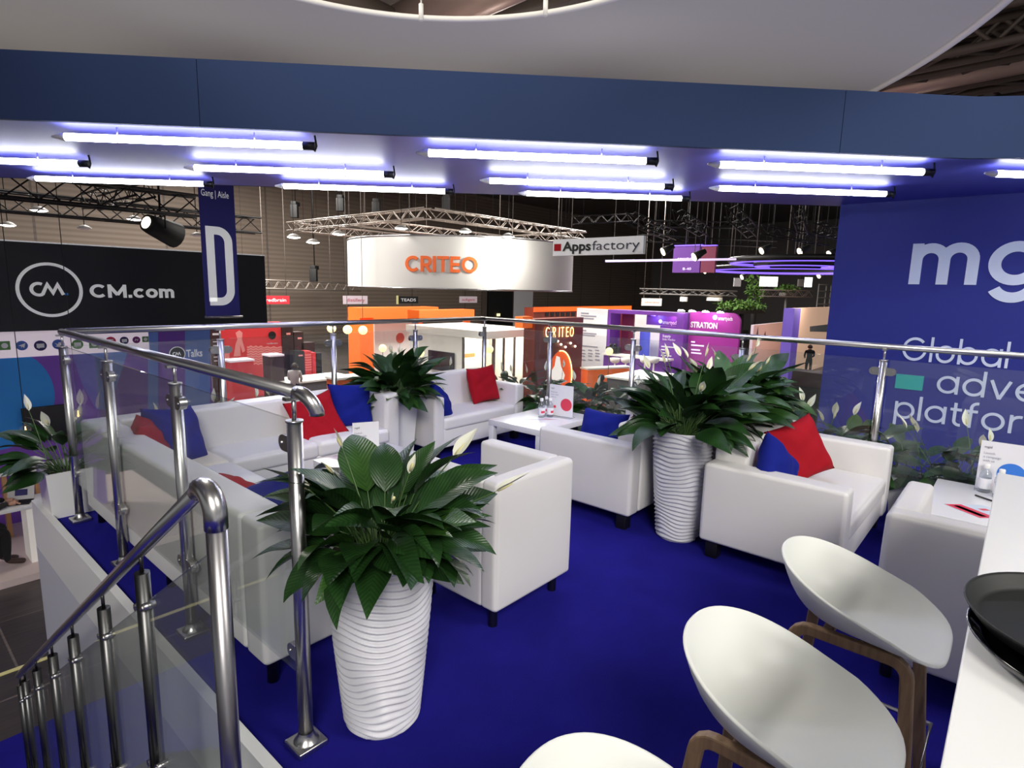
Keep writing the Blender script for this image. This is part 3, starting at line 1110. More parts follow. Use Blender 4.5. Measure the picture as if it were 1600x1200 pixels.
# corner sofa: left run along the left rail (faces +X) and rear run along the rear rail (faces -Y)
SH, BH = .385, .665
t = thing('sofa', 'long white sofa along the left railing, ending beside the front railing post', 'sofa', (0, 0, 0), 0, SOFAS)
x0, x1, y0, y1 = .037, .70, .085, 2.45
b = MB(); b.rbox(x0 + .02, x1 - .012, y0 + .15, 1.862, .1, SH - .1, .012, 2); b.build('base', 'leather', t)
b = MB(); b.rbox(x0, x0 + .165, y0 + .161, y1, .1, BH, .022, 4, puff=.004); b.build('backrest', 'leather', t)
b = MB(); b.rbox(x0, x1, y0, y0 + .158, .1, BH, .022, 4, puff=.004); b.build('armrest', 'leather', t)
for a, c in ((y0 + .16, .80), (.803, 1.30), (1.303, 1.862)):
    b = MB(); b.rbox(x0 + .15, x1, a, c, SH - .115, SH, .03, 4, pz=.018, puff=.004); b.build('seat', 'leather', t)
for lx, ly in ((.09, .14), (.64, .14), (.09, 1.2), (.64, 1.2), (.09, 2.38)):
    b = MB(); b.lathe([(.001, 0), (.022, 0), (.022, .12)], 14, (lx, ly, 0)); b.build('leg', 'darksteel', t)
t = thing('sofa', 'white sofa run along the rear glass railing, red and blue cushions at both its ends', 'sofa', (0, 0, 0), 0, SOFAS)
b = MB(); b.rbox(.21, 1.96, 1.88, 2.43, .1, SH - .1, .012, 2); b.build('base', 'leather', t)
b = MB(); b.rbox(.205, 1.965, 2.27, 2.45, .1, BH, .022, 4, puff=.004); b.build('backrest', 'leather', t)
b = MB(); b.rbox(1.968, 2.115, 1.93, 2.45, .1, BH - .005, .03, 4, puff=.008); b.build('armrest', 'leather', t)
for k, (a, c) in enumerate(((.203, .70), (.703, 1.33), (1.333, 1.965))):
    b = MB(); b.rbox(a, c, 1.866, 2.29, SH - .115, SH, .03, 4, pz=.018, puff=.004); b.build('seat', 'seatcream' if k == 0 else 'leather', t)
for lx, ly in ((.78, 1.95), (2.04, 1.99), (2.04, 2.38), (.78, 2.38)):
    b = MB(); b.lathe([(.001, 0), (.022, 0), (.022, .12)], 14, (lx, ly, 0)); b.build('leg', 'darksteel', t)


# ---- cushions
def cushion(name, label, mname, loc, rot, s=.38, th=.075, seed=1, fold=0, taper=0):
    rnd = random.Random(seed)
    N = 22
    ph = [rnd.uniform(0, 6.28) for _ in range(6)]
    vs, fs = [], []
    for side in (1, -1):
        for i in range(N + 1):
            for j in range(N + 1):
                u, v = 2 * i / N - 1, 2 * j / N - 1
                pin = 1 - .085 * (1 - u * u) * abs(v) ** 2
                pin2 = 1 - .085 * (1 - v * v) * abs(u) ** 2
                x, y = u * s / 2 * pin2 * (1 - taper * (v + 1) / 2), v * s / 2 * pin
                g = max(0, (1 - u ** 4)) ** .6 * max(0, (1 - v ** 4)) ** .6
                z = side * th * g
                z += g * .012 * (math.sin(5 * u + 3 * v + ph[0]) * .5 + math.sin(9 * v - 4 * u + ph[1]) * .35 + math.sin(13 * u + 5 * v + ph[2]) * .15)
                z += fold * (u * u - .3) * .5 + fold * .4 * v * v
                vs.append((x, y, z))
    n1 = (N + 1) ** 2
    for i in range(N):
        for j in range(N):
            a = i * (N + 1) + j
            fs.append((a, a + N + 1, a + N + 2, a + 1))
            fs.append((n1 + a, n1 + a + 1, n1 + a + N + 2, n1 + a + N + 1))
    rim = [i * (N + 1) for i in range(N + 1)] + [N * (N + 1) + j for j in range(1, N + 1)] + [i * (N + 1) + N for i in range(N - 1, -1, -1)] + [j for j in range(N - 1, 0, -1)]
    for k in range(len(rim)):
        a, c = rim[k], rim[(k + 1) % len(rim)]
        fs.append((a, c, n1 + c, n1 + a))
    mb = MB(); mb.add(vs, fs, 0, None, True)
    bmx = bmesh.new()
    o = mb.build(name, mname)
    bmx.from_mesh(o.data)
    bmesh.ops.remove_doubles(bmx, verts=bmx.verts[:], dist=1e-5)
    bmesh.ops.recalc_face_normals(bmx, faces=bmx.faces[:])
    bmx.to_mesh(o.data); bmx.free()
    o.location = loc
    o.rotation_euler = Euler(rot, 'XYZ')
    tag(o, label, 'cushion', 'red and blue cushions on the sofas')
    return o


HP = math.pi / 2
# local: cushion lies in xy, normal z. rot X 90 -> stands facing -y
cushion('cushion', 'crimson cushion tucked in the left corner of the corner sofa', 'crimson', (.275, 1.95, .535), (R_(70), 0, R_(75)), .38, .075, 3)
cushion('cushion', 'blue cushion leaning in the corner beside the crimson one', 'blue', (.46, 2.10, .545), (R_(66), R_(8), R_(28)), .41, .08, 4)
cushion('cushion', 'crumpled red cushion on the rear sofa run, behind the white table card', 'red', (1.46, 2.14, 0.495), (R_(58), R_(-12), R_(-8)), .38, .06, 5, .06)
cushion('cushion', 'blue cushion leaning on the right arm of the rear sofa run', 'blue', (1.80, 2.17, .555), (R_(72), R_(4), R_(-10)), .37, .07, 6)
cushion('cushion', 'red cushion lying against the back of the left sofa run near its near arm', 'red', (.36, .93, .47), (R_(38), R_(8), R_(80)), .36, .07, 7)
cushion('cushion', 'blue cushion half hidden behind the near arm of the left sofa run', 'blue', (.44, .60, .50), (R_(58), R_(24), R_(120)), .38, .075, 8)
cushion('cushion', 'red cushion upright on the far corner sofa', 'red', (3.36, 2.19, .56), (R_(74), R_(-3), R_(-3)), .37, .07, 9, .03)
cushion('cushion', 'blue cushion slumped on the left arm side of the far corner sofa', 'blue', (2.69, 2.06, .475), (R_(58), R_(38), R_(20)), .33, .065, 10)
cushion('cushion', 'blue cushion inside the sofa beside the table with the bottles', 'blue', (2.55, .24, .525), (R_(72), 0, R_(-90)), .37, .07, 11)
cushion('cushion', 'red cushion barely seen behind the right-hand tall planter', 'red', (3.40, .30, .53), (R_(74), 0, R_(92)), .37, .07, 12)
cushion('cushion', 'blue cushion partly hidden by the near arm of the right sofa', 'blue', (2.57, -.93, .52), (R_(70), R_(38), R_(-20)), .36, .07, 13)
cushion('cushion', 'red cushion tilted against the back of the right sofa', 'red', (2.99, -.93, .575), (R_(66), R_(-16), R_(-28)), .375, .07, 14)


# ---- tables
def low_table(label, x0, x1, y0, y1, z=.42):
    t = thing('coffee_table', label, 'table', ((x0 + x1) / 2, (y0 + y1) / 2, 0), 0, 'low white tables')
    hx, hy = (x1 - x0) / 2, (y1 - y0) / 2
    b = MB(); b.rbox(-hx, hx, -hy, hy, z - .05, z, .003, 2); b.build('tabletop', 'lacquer', t)
    for sx in (-1, 1):
        for sy in (-1, 1):
            b = MB()
            cx, cy = sx * (hx - .0275), sy * (hy - .0275)
            b.rbox(cx - .025, cx + .025, cy - .025, cy + .025, 0, z - .049, .002, 1)
            b.build('leg', 'lacquer', t)
    return t


low_table('low white square table between the two facing sofas, bottles and a card on it', 2.70, 3.48, .90, 1.47)
low_table('low white table at the right edge with red flyer and blue-printed card', 2.78, 3.55, -2.25, -1.60)
low_table('low white table hidden behind the foreground lily, holding a white card', 1.02, 1.62, .80, 1.42)


def card(label, loc, rz, w, h, dot, lines, logo='mgid'):
    """clear acrylic stand with a printed card"""
    t = thing('menu_stand', label, 'table card', loc, rz, 'printed cards on the tables')
    b = MB(); b.rbox(-w / 2, w / 2, -.045, .045, 0, .004, .001, 1); b.box(-w / 2, w / 2, .002, .006, 0, h); b.build('acrylic_holder', 'acrylic', t)
    b = MB(); b.box(-w / 2 + .002, w / 2 - .002, -.002, .0005, .006, h - .002); c = b.build('printed_card', 'paper', t)
    b = MB(); font_mesh(b, logo, (-w * .42, -.003, h * .86), (1, 0, 0), (0, 0, 1), (0, -1, 0), h * .045); b.build('logo', 'textdark', c)
    b = MB()
    for k, tx in enumerate(lines):
        font_mesh(b, tx, (-w * .42, -.003, h * (.74 - .075 * k)), (1, 0, 0), (0, 0, 1), (0, -1, 0), h * .045)
    b.build('print', 'textgrey', c)
    if dot:
        b = MB()
        for (x, z, r) in dot[1]:
            pl = [(x * w + math.cos(R_(a)) * r * w, z * h + math.sin(R_(a)) * r * w) for a in range(0, 360, 10)]
            pl = [(max(-w * .49, min(w * .49, p[0])), p[1]) for p in pl]
            b.prism(pl, (0, -.0035, 0), (1, 0, 0), (0, 0, 1), (0, .0008, 0))
        b.build('printed_dot', dot[0], c)
    return t


card('white printed card with a red circle standing among the bottles on the middle table', (3.235, 1.10, .42), R_(-82), .24, .285,
     ('printred', [(.22, .40, .23), (-.25, .30, .055)]), ['Maximize', 'your reach', 'with us'])
card('white printed card with a blue circle on the table at the right edge', (3.47, -1.91, .42), R_(-88), .25, .30,
     ('printblue', [(.12, .40, .26)]), ['Launch', 'a campaign', 'with us'])
card('white printed card standing behind the foreground lily, before the red cushion', (1.20, 1.10, .42), R_(-25), .165, .275, None, ['Launch', 'a campaign'])


def bottle():
    t = thing('water_bottle', 'x', 'bottle', (0, 0, 0), 0, 'small water bottles on the tables')
    pr = [(.001, 0), (.026, 0), (.029, .004), (.029, .10), (.027, .115), (.014, .135), (.0125, .145)]
    b = MB(); b.lathe(pr, 20); b.build('bottle_body', 'water', t)
    b = MB(); b.lathe([(.0295, .025), (.0297, .026), (.0297, .085), (.0295, .086)], 20); lb = b.build('paper_label', 'paper', t)
    b = MB()
    vs, fs = [], []
    for k in range(9):
        a = R_(200 + k * 11)
        for z in (.040, .060): vs.append((.0301 * math.cos(a), .0301 * math.sin(a), z))
    for k in range(8): fs.append((2 * k, 2 * k + 2, 2 * k + 3, 2 * k + 1))
    b.add(vs, fs); b.build('label_stripe', 'printred', lb)
    b = MB(); b.lathe([(.0135, .143), (.0145, .145), (.0145, .165), (.013, .168), (.001, .168)], 18); b.build('cap', 'white', t)
    return t


bt0 = bottle()
for k, (x, y, rz, lb) in enumerate([(3.10, 1.21, .2, 'small water bottle on the middle table, nearest the left of its cluster'),
                                    (3.165, 1.165, .5, 'small water bottle in the middle of the cluster by the red-dotted card'),
                                    (3.20, 1.235, .1, 'small water bottle at the rear of the cluster on the middle table'),
                                    (3.43, -1.83, 1.2, 'small water bottle before the blue-dotted card, the left of two'),
                                    (3.36, -1.90, 1.3, 'small water bottle before the blue-dotted card, the right one nearer the counter')]):
    o = bt0 if k == 0 else dup(bt0, (0, 0, 0))
    o.location, o.rotation_euler = (x, y, .42), (0, 0, rz)
    o['label'] = lb


def flyer(label, pts, z, parts, cat='flyer', name='flyer'):
    t = thing(name, label, cat, (pts[0][0], pts[0][1], z), 0)
    b = MB()
    q = [Vector((p[0] - pts[0][0], p[1] - pts[0][1], .0005)) for p in pts]
    b.add(q + [v + Z3 * .001 for v in q], [(3, 2, 1, 0), (4, 5, 6, 7), (0, 1, 5, 4), (1, 2, 6, 5), (2, 3, 7, 6), (3, 0, 4, 7)])
    c = b.build('sheet', 'printpale', t)
    for (u0, u1, v0, v1, mn) in parts:
        f = lambda u, v: q[0].lerp(q[1], u).lerp(q[3].lerp(q[2], u), v) + Z3 * .0014
        b = MB(); w = [f(u0, v0), f(u1, v0), f(u1, v1), f(u0, v1)]
        b.add(w, [(0, 1, 2, 3)]); b.build('printed_block', mn, c)
    return t


flyer('pale blue and red flyer lying on the middle table before the bottles', [(2.87, 1.30), (2.93, 1.21), (3.13, 1.04), (3.07, 1.13)], .42,
      [(.08, .92, .66, .97, 'printred'), (.3, .6, .25, .36, 'printred')])
flyer('flyer with a red edge on the table at the right edge, beside the counter', [(3.0, -1.68), (2.88, -1.84), (3.02, -2.0), (3.14, -1.84)], .42,
      [(.0, 1, .02, .45, 'printred'), (.1, .9, .14, .3, 'paper'), (.3, .45, .6, .8, 'printred')])
b = MB(); b.tube([(3.30, -1.80, .426), (3.21, -1.93, .426)], .005, 8); tag(b.build('pen', 'dark'), 'dark pen lying before the bottles on the right table', 'pen')

# ---- bar counter with trays
t = thing('bar_counter', 'white bar counter running along the right foreground', 'counter', (0, -1.89, 0))
b = MB(); b.rbox(-1.6, 1.455, -.62, 0, .955, 1.0, .003, 2); b.build('countertop', 'counter', t)
b = MB(); b.box(-1.6, 1.40, -.60, -.07, 0, .955); b.build('counter_front', 'white', t)


def tray(label, mname, loc, r, h, lip):
    t = thing('serving_tray', label, 'tray', loc, 0, 'round black serving trays on the counter')
    b = MB()
    b.lathe([(.001, 0), (r * .86, 0), (r * .90, .003), (r * .985, h - .004), (r, h), (r * .995, h + .003), (r * .97, h), (r * .90, .008), (r * .86, .005), (.001, .005)], 64)
    b.build('tray_body', mname, t)
    return t


tray('glossy black round tray underneath another on the white counter', 'traygloss', (.292, -2.085, 1.0), .20, .024, .02)
tray('matt black round rubber tray lying on top of the glossy one', 'tray', (.315, -2.055, 1.027), .178, .026, .02)


# ---- bar stools
def stool(label, x, y, rz, first=None):
    t = thing('bar_stool', label, 'stool', (x, y, 0), rz, 'white shell bar stools at the counter')
    # shell, local: front towards -y
    NRr, NT_ = 16, 72
    vs, fs = [], []
    SZ = .585
    for i in range(NRr + 1):
        rho = i / NRr
        for k in range(NT_):
            th = 2 * math.pi * k / NT_
            cx, cy = math.cos(th), math.sin(th)
            ex = 3.6 if cy < 0 else 2.2
            rr = (abs(cx) ** ex + abs(cy) ** ex) ** (-1 / ex)
            wx_, wy_ = .196, .216
            px_, py_ = cx * rr * rho * wx_, cy * rr * rho * wy_
            rim = .03 + .150 * max(0, (cy * rr + 1) / 2) ** 1.15
            if cy < -.45: rim -= .03 * min(1, (-cy - .45) * 2.2)
            hgt = rim * (.85 * rho ** 5.5 + .15 * rho ** 2) - .02
            flare = 1 + .04 * rho ** 4
            vs.append((px_ * flare, py_ * flare, SZ + hgt))
    for i in range(NRr):
        for k in range(NT_):
            k2 = (k + 1) % NT_
            fs.append((i * NT_ + k, (i + 1) * NT_ + k, (i + 1) * NT_ + k2, i * NT_ + k2))
    b = MB(); b.add(vs, fs, 0, None, True)
    o = b.build('seat_shell', 'stoolshell', t)
    bmx = bmesh.new(); bmx.from_mesh(o.data)
    bmesh.ops.remove_doubles(bmx, verts=bmx.verts[:], dist=1e-5)
    bmesh.ops.recalc_face_normals(bmx, faces=bmx.faces[:])
    if sum(f.normal.z for f in bmx.faces) < 0: bmesh.ops.reverse_faces(bmx, faces=bmx.faces[:])
    bmx.to_mesh(o.data); bmx.free()
    sm = o.modifiers.new('thick', 'SOLIDIFY'); sm.thickness = .009; sm.offset = -1
    bv = o.modifiers.new('edge', 'BEVEL'); bv.width = .003; bv.segments = 2; bv.limit_method = 'ANGLE'
    # two bent wooden side frames, each an inverted U
    for sx in (-1, 1):
        b = MB()
        pth = []
        y0_, y1_ = -.145, .15
        xt, xb_ = sx * .125, sx * .19
        P = [(xb_, y0_ - .045, 0), (xt, y0_, 0.495)] + [(xt, y0_ + .045 * (1 - math.cos(R_(a))), 0.495 + .045 * math.sin(R_(a))) for a in (22, 45, 68, 90)] + \
            [(xt, y1_ - .045 * (1 - math.cos(R_(a))), 0.495 + .045 * math.sin(R_(a))) for a in (90, 68, 45, 22)] + [(xt, y1_, 0.495), (xb_, y1_ + .045, 0)]
        vs, fs = [], []
        hw, ht = .013, .017
        for i, p in enumerate(P):
            p = Vector(p)
            d = (Vector(P[min(i + 1, len(P) - 1)]) - Vector(P[max(i - 1, 0)])).normalized()
            nx = Vector((1, 0, 0)); nx = (nx - d * nx.dot(d)).normalized()
            nb = d.cross(nx)
            for a_, c_ in ((-hw, -ht), (hw, -ht), (hw, ht), (-hw, ht)): vs.append(p + nx * a_ + nb * c_)
        for i in range(len(P) - 1):
            for k in range(4): fs.append((i * 4 + k, i * 4 + (k + 1) % 4, i * 4 + 4 + (k + 1) % 4, i * 4 + 4 + k))
        n4 = (len(P) - 1) * 4
        fs += [(3, 2, 1, 0), (n4, n4 + 1, n4 + 2, n4 + 3)]
        b.add(vs, fs); o = b.build('side_frame', 'oak', t)
        bv = o.modifiers.new('edge', 'BEVEL'); bv.width = .005; bv.segments = 2
    b = MB(); b.rbox(-.12, .12, -.05, -.02, .525, .543, .003, 1); b.rbox(-.12, .12, .05, .08, .525, .543, .003, 1); b.build('seat_rail', 'oak', t)
    b = MB()
    zz = .21
    f_ = lambda z: .135 + (.20 - .135) * (1 - z / 0.495)
    q = [(-f_(zz), -.20, zz), (f_(zz), -.20, zz), (f_(zz), .19, zz), (-f_(zz), .19, zz)]
    b.tube(q, .008, 8, closed=True); b.build('foot_ring', 'chrome', t)
    return t


stool('white shell bar stool farthest from the camera, next to the white armchair', 1.075, -1.63, 0)
stool('white shell bar stool in the middle, nearest to the black trays', .44, -1.60, 0)
stool('white shell bar stool cut by the bottom edge, nearest the camera', -.165, -1.585, R_(4))
# ================================================================== planters and peace lilies
def wave_pot(h=.70, r0=.128, r1=.185, n=27, name='pot', parent=None):
    """tall tapering pot with irregular horizontal ridges"""
    NZ, NT_ = 230, 88
    vs, fs = [], []
    for i in range(NZ + 1):
        f = i / NZ
        rr = r0 + (r1 - r0) * (1 - (1 - f) ** 1.25)
        if f < .03: rr -= (.03 - f) * .35
        if f > .985: rr -= (f - .985) * .3
        for k in range(NT_):
            t = 2 * math.pi * k / NT_
            ph = f * n + .42 * math.sin(2 * t + 7 * f) + .3 * math.sin(3 * t - 9 * f + 1) + .16 * math.sin(5 * t + 12 * f)
            fr = ph % 1.0
            s_ = fr / .42 if fr < .42 else 1 - (fr - .42) / .58
            s_ = s_ * s_ * (3 - 2 * s_)
            q = rr + .0125 * (s_ - .6) * (1 if .012 < f < .985 else .2)
            vs.append((q * math.cos(t), q * math.sin(t), f * h))
    for i in range(NZ):
        for k in range(NT_):
            k2 = (k + 1) % NT_
            fs.append((i * NT_ + k, i * NT_ + k2, (i + 1) * NT_ + k2, (i + 1) * NT_ + k))
    b = MB(); b.add(vs, fs, 0, None, True)
    b.lathe([(r1 - .004, h), (r1 - .013, h), (r1 - .022, h - .10)], 64)
    b.lathe([(.001, .002), (r0 - .012, .002)], 40)
    return b.build(name, 'pot', parent)


def leaf(b, base, dirv, length, width, droop, roll, mi=0, seg=9, cup=.25):
    """one lanceolate leaf blade starting at base heading dirv; droop bends it down"""
    d = Vector(dirv).normalized()
    p = Vector(base)
    side = d.cross(Z3)
    if side.length < .05: side = Vector((1, 0, 0))
    side.normalize()
    side = Matrix.Rotation(roll, 3, d) @ side
    vs, uvs, fs = [], [], []
    st = length / seg
    for i in range(seg + 1):
        v = i / seg
        wv = width * .5 * max(0, math.sin(math.pi * min(1, v ** .78 * .985 + .012))) ** .9 * (1 - .3 * v ** 3) * 1.06
        if i == seg: wv = width * .006
        nn = side.cross(d).normalized()
        wavy = .06 * math.sin(v * 9 + roll * 5)
        for u in (-1, -.5, 0, .5, 1):
            lift = cup * abs(u) * wv + (wavy * wv if abs(u) == 1 else 0)
            vs.append(p + side * (u * wv) + nn * (lift - .0 * wv))
            uvs.append((u * wv / max(width, 1e-3), v + .0001))
        ax = side
        d = Matrix.Rotation(-droop / seg * (.5 + v), 3, ax) @ d
        p = p + d * st
    for i in range(seg):
        for k in range(4):
            a = i * 5 + k
            fs.append((a, a + 1, a + 6, a + 5))
    b.add(vs, fs, mi, uvs, True)


def stalk(b, p0, az, tilt, ln, r, mi, bend=.5, seg=6):
    """petiole from p0; returns the end and its heading"""
    d = Vector((math.cos(az) * math.sin(tilt), math.sin(az) * math.sin(tilt), math.cos(tilt)))
    ax = Vector((math.sin(az), -math.cos(az), 0))
    pts = [Vector(p0)]
    for i in range(seg):
        d = Matrix.Rotation(-bend / seg, 3, ax) @ d
        pts.append(pts[-1] + d * (ln / seg))
    b.tube(pts, [r * (1 - .45 * i / seg) for i in range(seg + 1)], 5, mi, cap=False)
    return pts[-1], d


def flower_mesh(rnd, ln, big=1.0, facing=None):
    """spathe + spadix as one mesh at the end of a stalk from the origin"""
    b = MB()
    az = facing if facing is not None else rnd.uniform(0, 6.28)
    tilt = rnd.uniform(.05, .4)
    end, d = stalk(b, (0, 0, 0), az, tilt, ln, .0042, 0, bend=rnd.uniform(.1, .5))
    L = rnd.uniform(.085, .125) * big
    d2 = (d + Vector((math.cos(az), math.sin(az), 0)) * rnd.uniform(-.2, .5) + Z3 * .4).normalized()
    leaf(b, end, d2, L, L * .42, rnd.uniform(-.5, .3), rnd.uniform(-1.2, 1.2), 1, 8, .45)
    b.tube([end + d2 * .012, end + d2 * .03, end + d2 * .055 * big], [.004, .0062, .0035], 8, 2)
    return b


def lily(parent, z, rad, nleaf, size, seed, nfl, spread=1.0, wide=1.0, hgt=1.0, flo=1.0, flist=None):
    rnd = random.Random(seed)
    b = MB()
    for i in range(nleaf):
        f = i / max(1, nleaf - 1)
        az = rnd.uniform(0, 2 * math.pi)
        r0 = rad * .55 * rnd.random() ** .5
        base = (r0 * math.cos(az), r0 * math.sin(az), z)
        tilt = (.06 + .80 * f ** .85) * spread + rnd.uniform(-.12, .12)
        ln = size * (.62 - .26 * f) * rnd.uniform(.5, 1.12) * hgt
        az2 = az + rnd.uniform(-.6, .6)
        end, d = stalk(b, base, az2, min(tilt, 1.45), ln, .0042, 2, bend=.25 + .38 * f)
        L = size * rnd.uniform(.40, .58)
        Wd = L * rnd.uniform(.34, .46) * wide
        dd = (d + Vector((math.cos(az2), math.sin(az2), 0)) * .35).normalized()
        leaf(b, end, dd, L, Wd, rnd.uniform(.3, 1.3) * (.75 + .35 * f), rnd.uniform(-.7, .7), 1 if rnd.random() < .12 else 0)
    b.build('foliage', ['leaf', 'leaflight', 'stem'], parent)
    if flist is None:
        flist = []
        for k in range(nfl):
            flist.append((rnd.uniform(0, 6.28), rnd.uniform(.05, .5), size * rnd.uniform(.62, .9) * flo, 1.0))
    for az, tl, ln, big in flist:
        fb = MB()
        base = (rad * .25 * math.cos(az), rad * .25 * math.sin(az), z)
        end, d = stalk(fb, base, az, tl, ln, .0042, 0, bend=.25)
        L = rnd.uniform(.085, .115) * big
        d2 = (d * .8 + Vector((math.cos(az), math.sin(az), 0)) * rnd.uniform(0, .4) + Z3 * .2).normalized()
        leaf(fb, end, d2, L, L * .36, rnd.uniform(-.3, .3), rnd.uniform(-1.3, 1.3), 1, 8, .5)
        fb.tube([end + d2 * .01, end + d2 * .03, end + d2 * .055 * big], [.004, .006, .0035], 8, 2)
        fb.build('flower', ['stem', 'spathe', 'spadix'], parent)


def wave_planter(label, x, y, rz, h, seed, potmesh=None, **kw):
    t = thing('potted_lily', label, 'potted plant', (x, y, 0), rz, 'peace lilies in tall white wave pots')
    if potmesh:
        p = potmesh.copy(); COL.objects.link(p); p.parent = t
        p.scale = (1, 1, h / .70)
    else:
        p = wave_pot(.70, parent=t)
    b = MB(); b.lathe([(.001, h - .035), (.08, h - .032), (.168, h - .045)], 32); b.build('soil', 'soil', t)
    lily(t, h - .04, .15, seed=seed, **kw)
    return t, p


FCAM = math.atan2(-1.902 + .33, -.876 - .26)     # towards the camera from the front pot
t, POT = wave_planter('tall white wave pot with a large peace lily, in the foreground beside the railing post', .262, -.329, 0, .675, 11,
                      nleaf=92, size=.56, nfl=0, hgt=.54, spread=.98, wide=1.1,
                      flist=[(R_(-30), .46, .38, 1.2), (R_(-52), .86, .42, 1.2), (R_(150), .22, .30, .8), (R_(165), .5, .32, .8),
                             (R_(-70), .12, .30, .7), (R_(95), .3, .36, .8), (R_(-110), .3, .24, .6)])
POT.scale = (1, 1, .675 / .70)
wave_planter('tall white wave pot with a bushy lily standing between the two right-hand sofas', 2.50, -.385, 1.0, .70, 23, POT,
             nleaf=100, size=.60, nfl=7, hgt=.72, spread=1.0, wide=1.05, flo=1.0)
wave_planter('middle wave pot of the planter row behind the right sofa', 3.02, -.42, 2.2, .70, 37, POT,
             nleaf=88, size=.60, nfl=6, hgt=.74, spread=1.0)
wave_planter('rearmost wave pot of the planter row, close to the right railing', 3.46, -.40, .4, .70, 52, POT,
             nleaf=82, size=.58, nfl=5, hgt=.74, spread=1.0)

# square white pot between the rear sofa run and the corner sofa
t = thing('potted_lily', 'bushy dark peace lily in a square white pot between the two rear sofas', 'potted plant', (2.285, 2.20, 0), 0)
b = MB()
vs = []
for z, r in ((0, .10), (.56, .135), (.56, .12), (.50, .118)):
    for sx, sy in ((-1, -1), (1, -1), (1, 1), (-1, 1)): vs.append((sx * r, sy * r, z))
fs = [(3, 2, 1, 0)]
for i in range(3):
    for k in range(4): fs.append((i * 4 + k, i * 4 + (k + 1) % 4, i * 4 + 4 + (k + 1) % 4, i * 4 + 4 + k))
b.add(vs, fs); b.build('pot', 'lacquer', t)
b = MB(); b.box(-.118, .118, -.118, .118, .50, .52); b.build('soil', 'soil', t)
lily(t, .52, .12, 100, .62, 5, 5, spread=.95, hgt=.74, flo=.85)

# planter boxes standing on the deck margin outside the railings
BOXG = 'planter boxes outside the railings'


def box_planter(label, x, y, hx, hy, h, mname, seed, nleaf, size, nfl, flo=1.15, hgt=.9, spread=1.0):
    t = thing('planter_box', label, 'planter', (x, y, 0), 0, BOXG)
    b = MB()
    vs = []
    for z, k in ((0, .90), (h, 1.0), (h, .9), (h - .05, .88)):
        for sx, sy in ((-1, -1), (1, -1), (1, 1), (-1, 1)): vs.append((sx * hx * k, sy * hy * k, z))
    fs = [(3, 2, 1, 0)]
    for i in range(3):
        for k in range(4): fs.append((i * 4 + k, i * 4 + (k + 1) % 4, i * 4 + 4 + (k + 1) % 4, i * 4 + 4 + k))
    b.add(vs, fs); b.build('box', mname, t)
    b = MB(); b.box(-hx * .88, hx * .88, -hy * .88, hy * .88, h - .05, h - .03); b.build('soil', 'soil', t)
    rnd = random.Random(seed)
    lb = MB()
    n = max(1, int(round(max(hx, hy) / min(hx, hy))))
    for c in range(n):
        ox = (2 * (c + .5) / n - 1) * hx if hx > hy else 0
        oy = (2 * (c + .5) / n - 1) * hy if hy >= hx and n > 1 else 0
        for i in range(nleaf):
            f = i / max(1, nleaf - 1)
            az = rnd.uniform(0, 2 * math.pi)
            base = (ox + .06 * math.cos(az), oy + .06 * math.sin(az), h - .04)
            end, d = stalk(lb, base, az, min(1.3, (.1 + .8 * f) * spread), size * (.6 - .25 * f) * hgt, .004, 2, bend=.4 + .4 * f)
            L = size * rnd.uniform(.42, .6)
            leaf(lb, end, (d + Vector((math.cos(az), math.sin(az), 0)) * .3), L, L * .38, rnd.uniform(.5, 1.2), rnd.uniform(-.7, .7), 1 if rnd.random() < .1 else 0)
    lb.build('foliage', ['leaf', 'leaflight', 'stem'], t)
    for k in range(nfl):
        az = rnd.uniform(0, 6.28)
        fb = MB()
        ox = rnd.uniform(-.8, .8) * hx
        oy = rnd.uniform(-.8, .8) * hy
        end, d = stalk(fb, (ox, oy, h - .04), az, rnd.uniform(.1, .5), size * rnd.uniform(.65, .9) * flo, .004, 0, bend=.25)
        L = rnd.uniform(.09, .13)
        d2 = (d + Z3 * .3).normalized()
        leaf(fb, end, d2, L, L * .36, rnd.uniform(-.3, .3), rnd.uniform(-1.3, 1.3), 1, 8, .5)
        fb.tube([end + d2 * .01, end + d2 * .03, end + d2 * .05], [.004, .006, .0035], 8, 2)
        fb.build('flower', ['stem', 'spathe', 'spadix'], t)
    return t


box_planter('square white planter box with a tall lily at the left rear corner of the deck', .02, 2.76, .15, .14, .30, 'lacquer', 61, 46, .46, 4, hgt=.85, spread=.85)
box_planter('long planter box behind the left end of the rear railing', .72, 2.74, .34, .13, .28, 'lacquer', 62, 16, .42, 6)
box_planter('long planter box behind the middle of the rear railing', 1.55, 2.74, .34, .13, .28, 'lacquer', 63, 16, .42, 6)
box_planter('planter box behind the rear railing at the far corner sofa', 3.05, 2.74, .40, .13, .28, 'lacquer', 64, 22, .50, 7)
box_planter('dark planter box behind the right railing at the far corner', 3.96, 2.02, .14, .44, .30, 'rb_dark' if 0 else 'dark', 65, 24, .50, 5)
box_planter('dark planter box behind the right railing, beside the table with the bottles', 3.96, 1.10, .14, .42, .30, 'dark', 66, 24, .48, 4)
box_planter('dark planter box behind the right railing and the row of wave pots', 3.96, .15, .14, .42, .30, 'dark', 67, 24, .46, 4)
box_planter('planter box behind the right railing and the sofa with the red cushion', 3.96, -.78, .14, .42, .30, 'lacquer', 68, 26, .50, 9, 1.25)
box_planter('planter box in front of the blue wall, right of the sofa with the red cushion', 3.96, -1.66, .14, .36, .30, 'lacquer', 69, 26, .46, 8, 1.2)
# ================================================================== the hall beyond: booths, signs, trusses
FL = -2.7


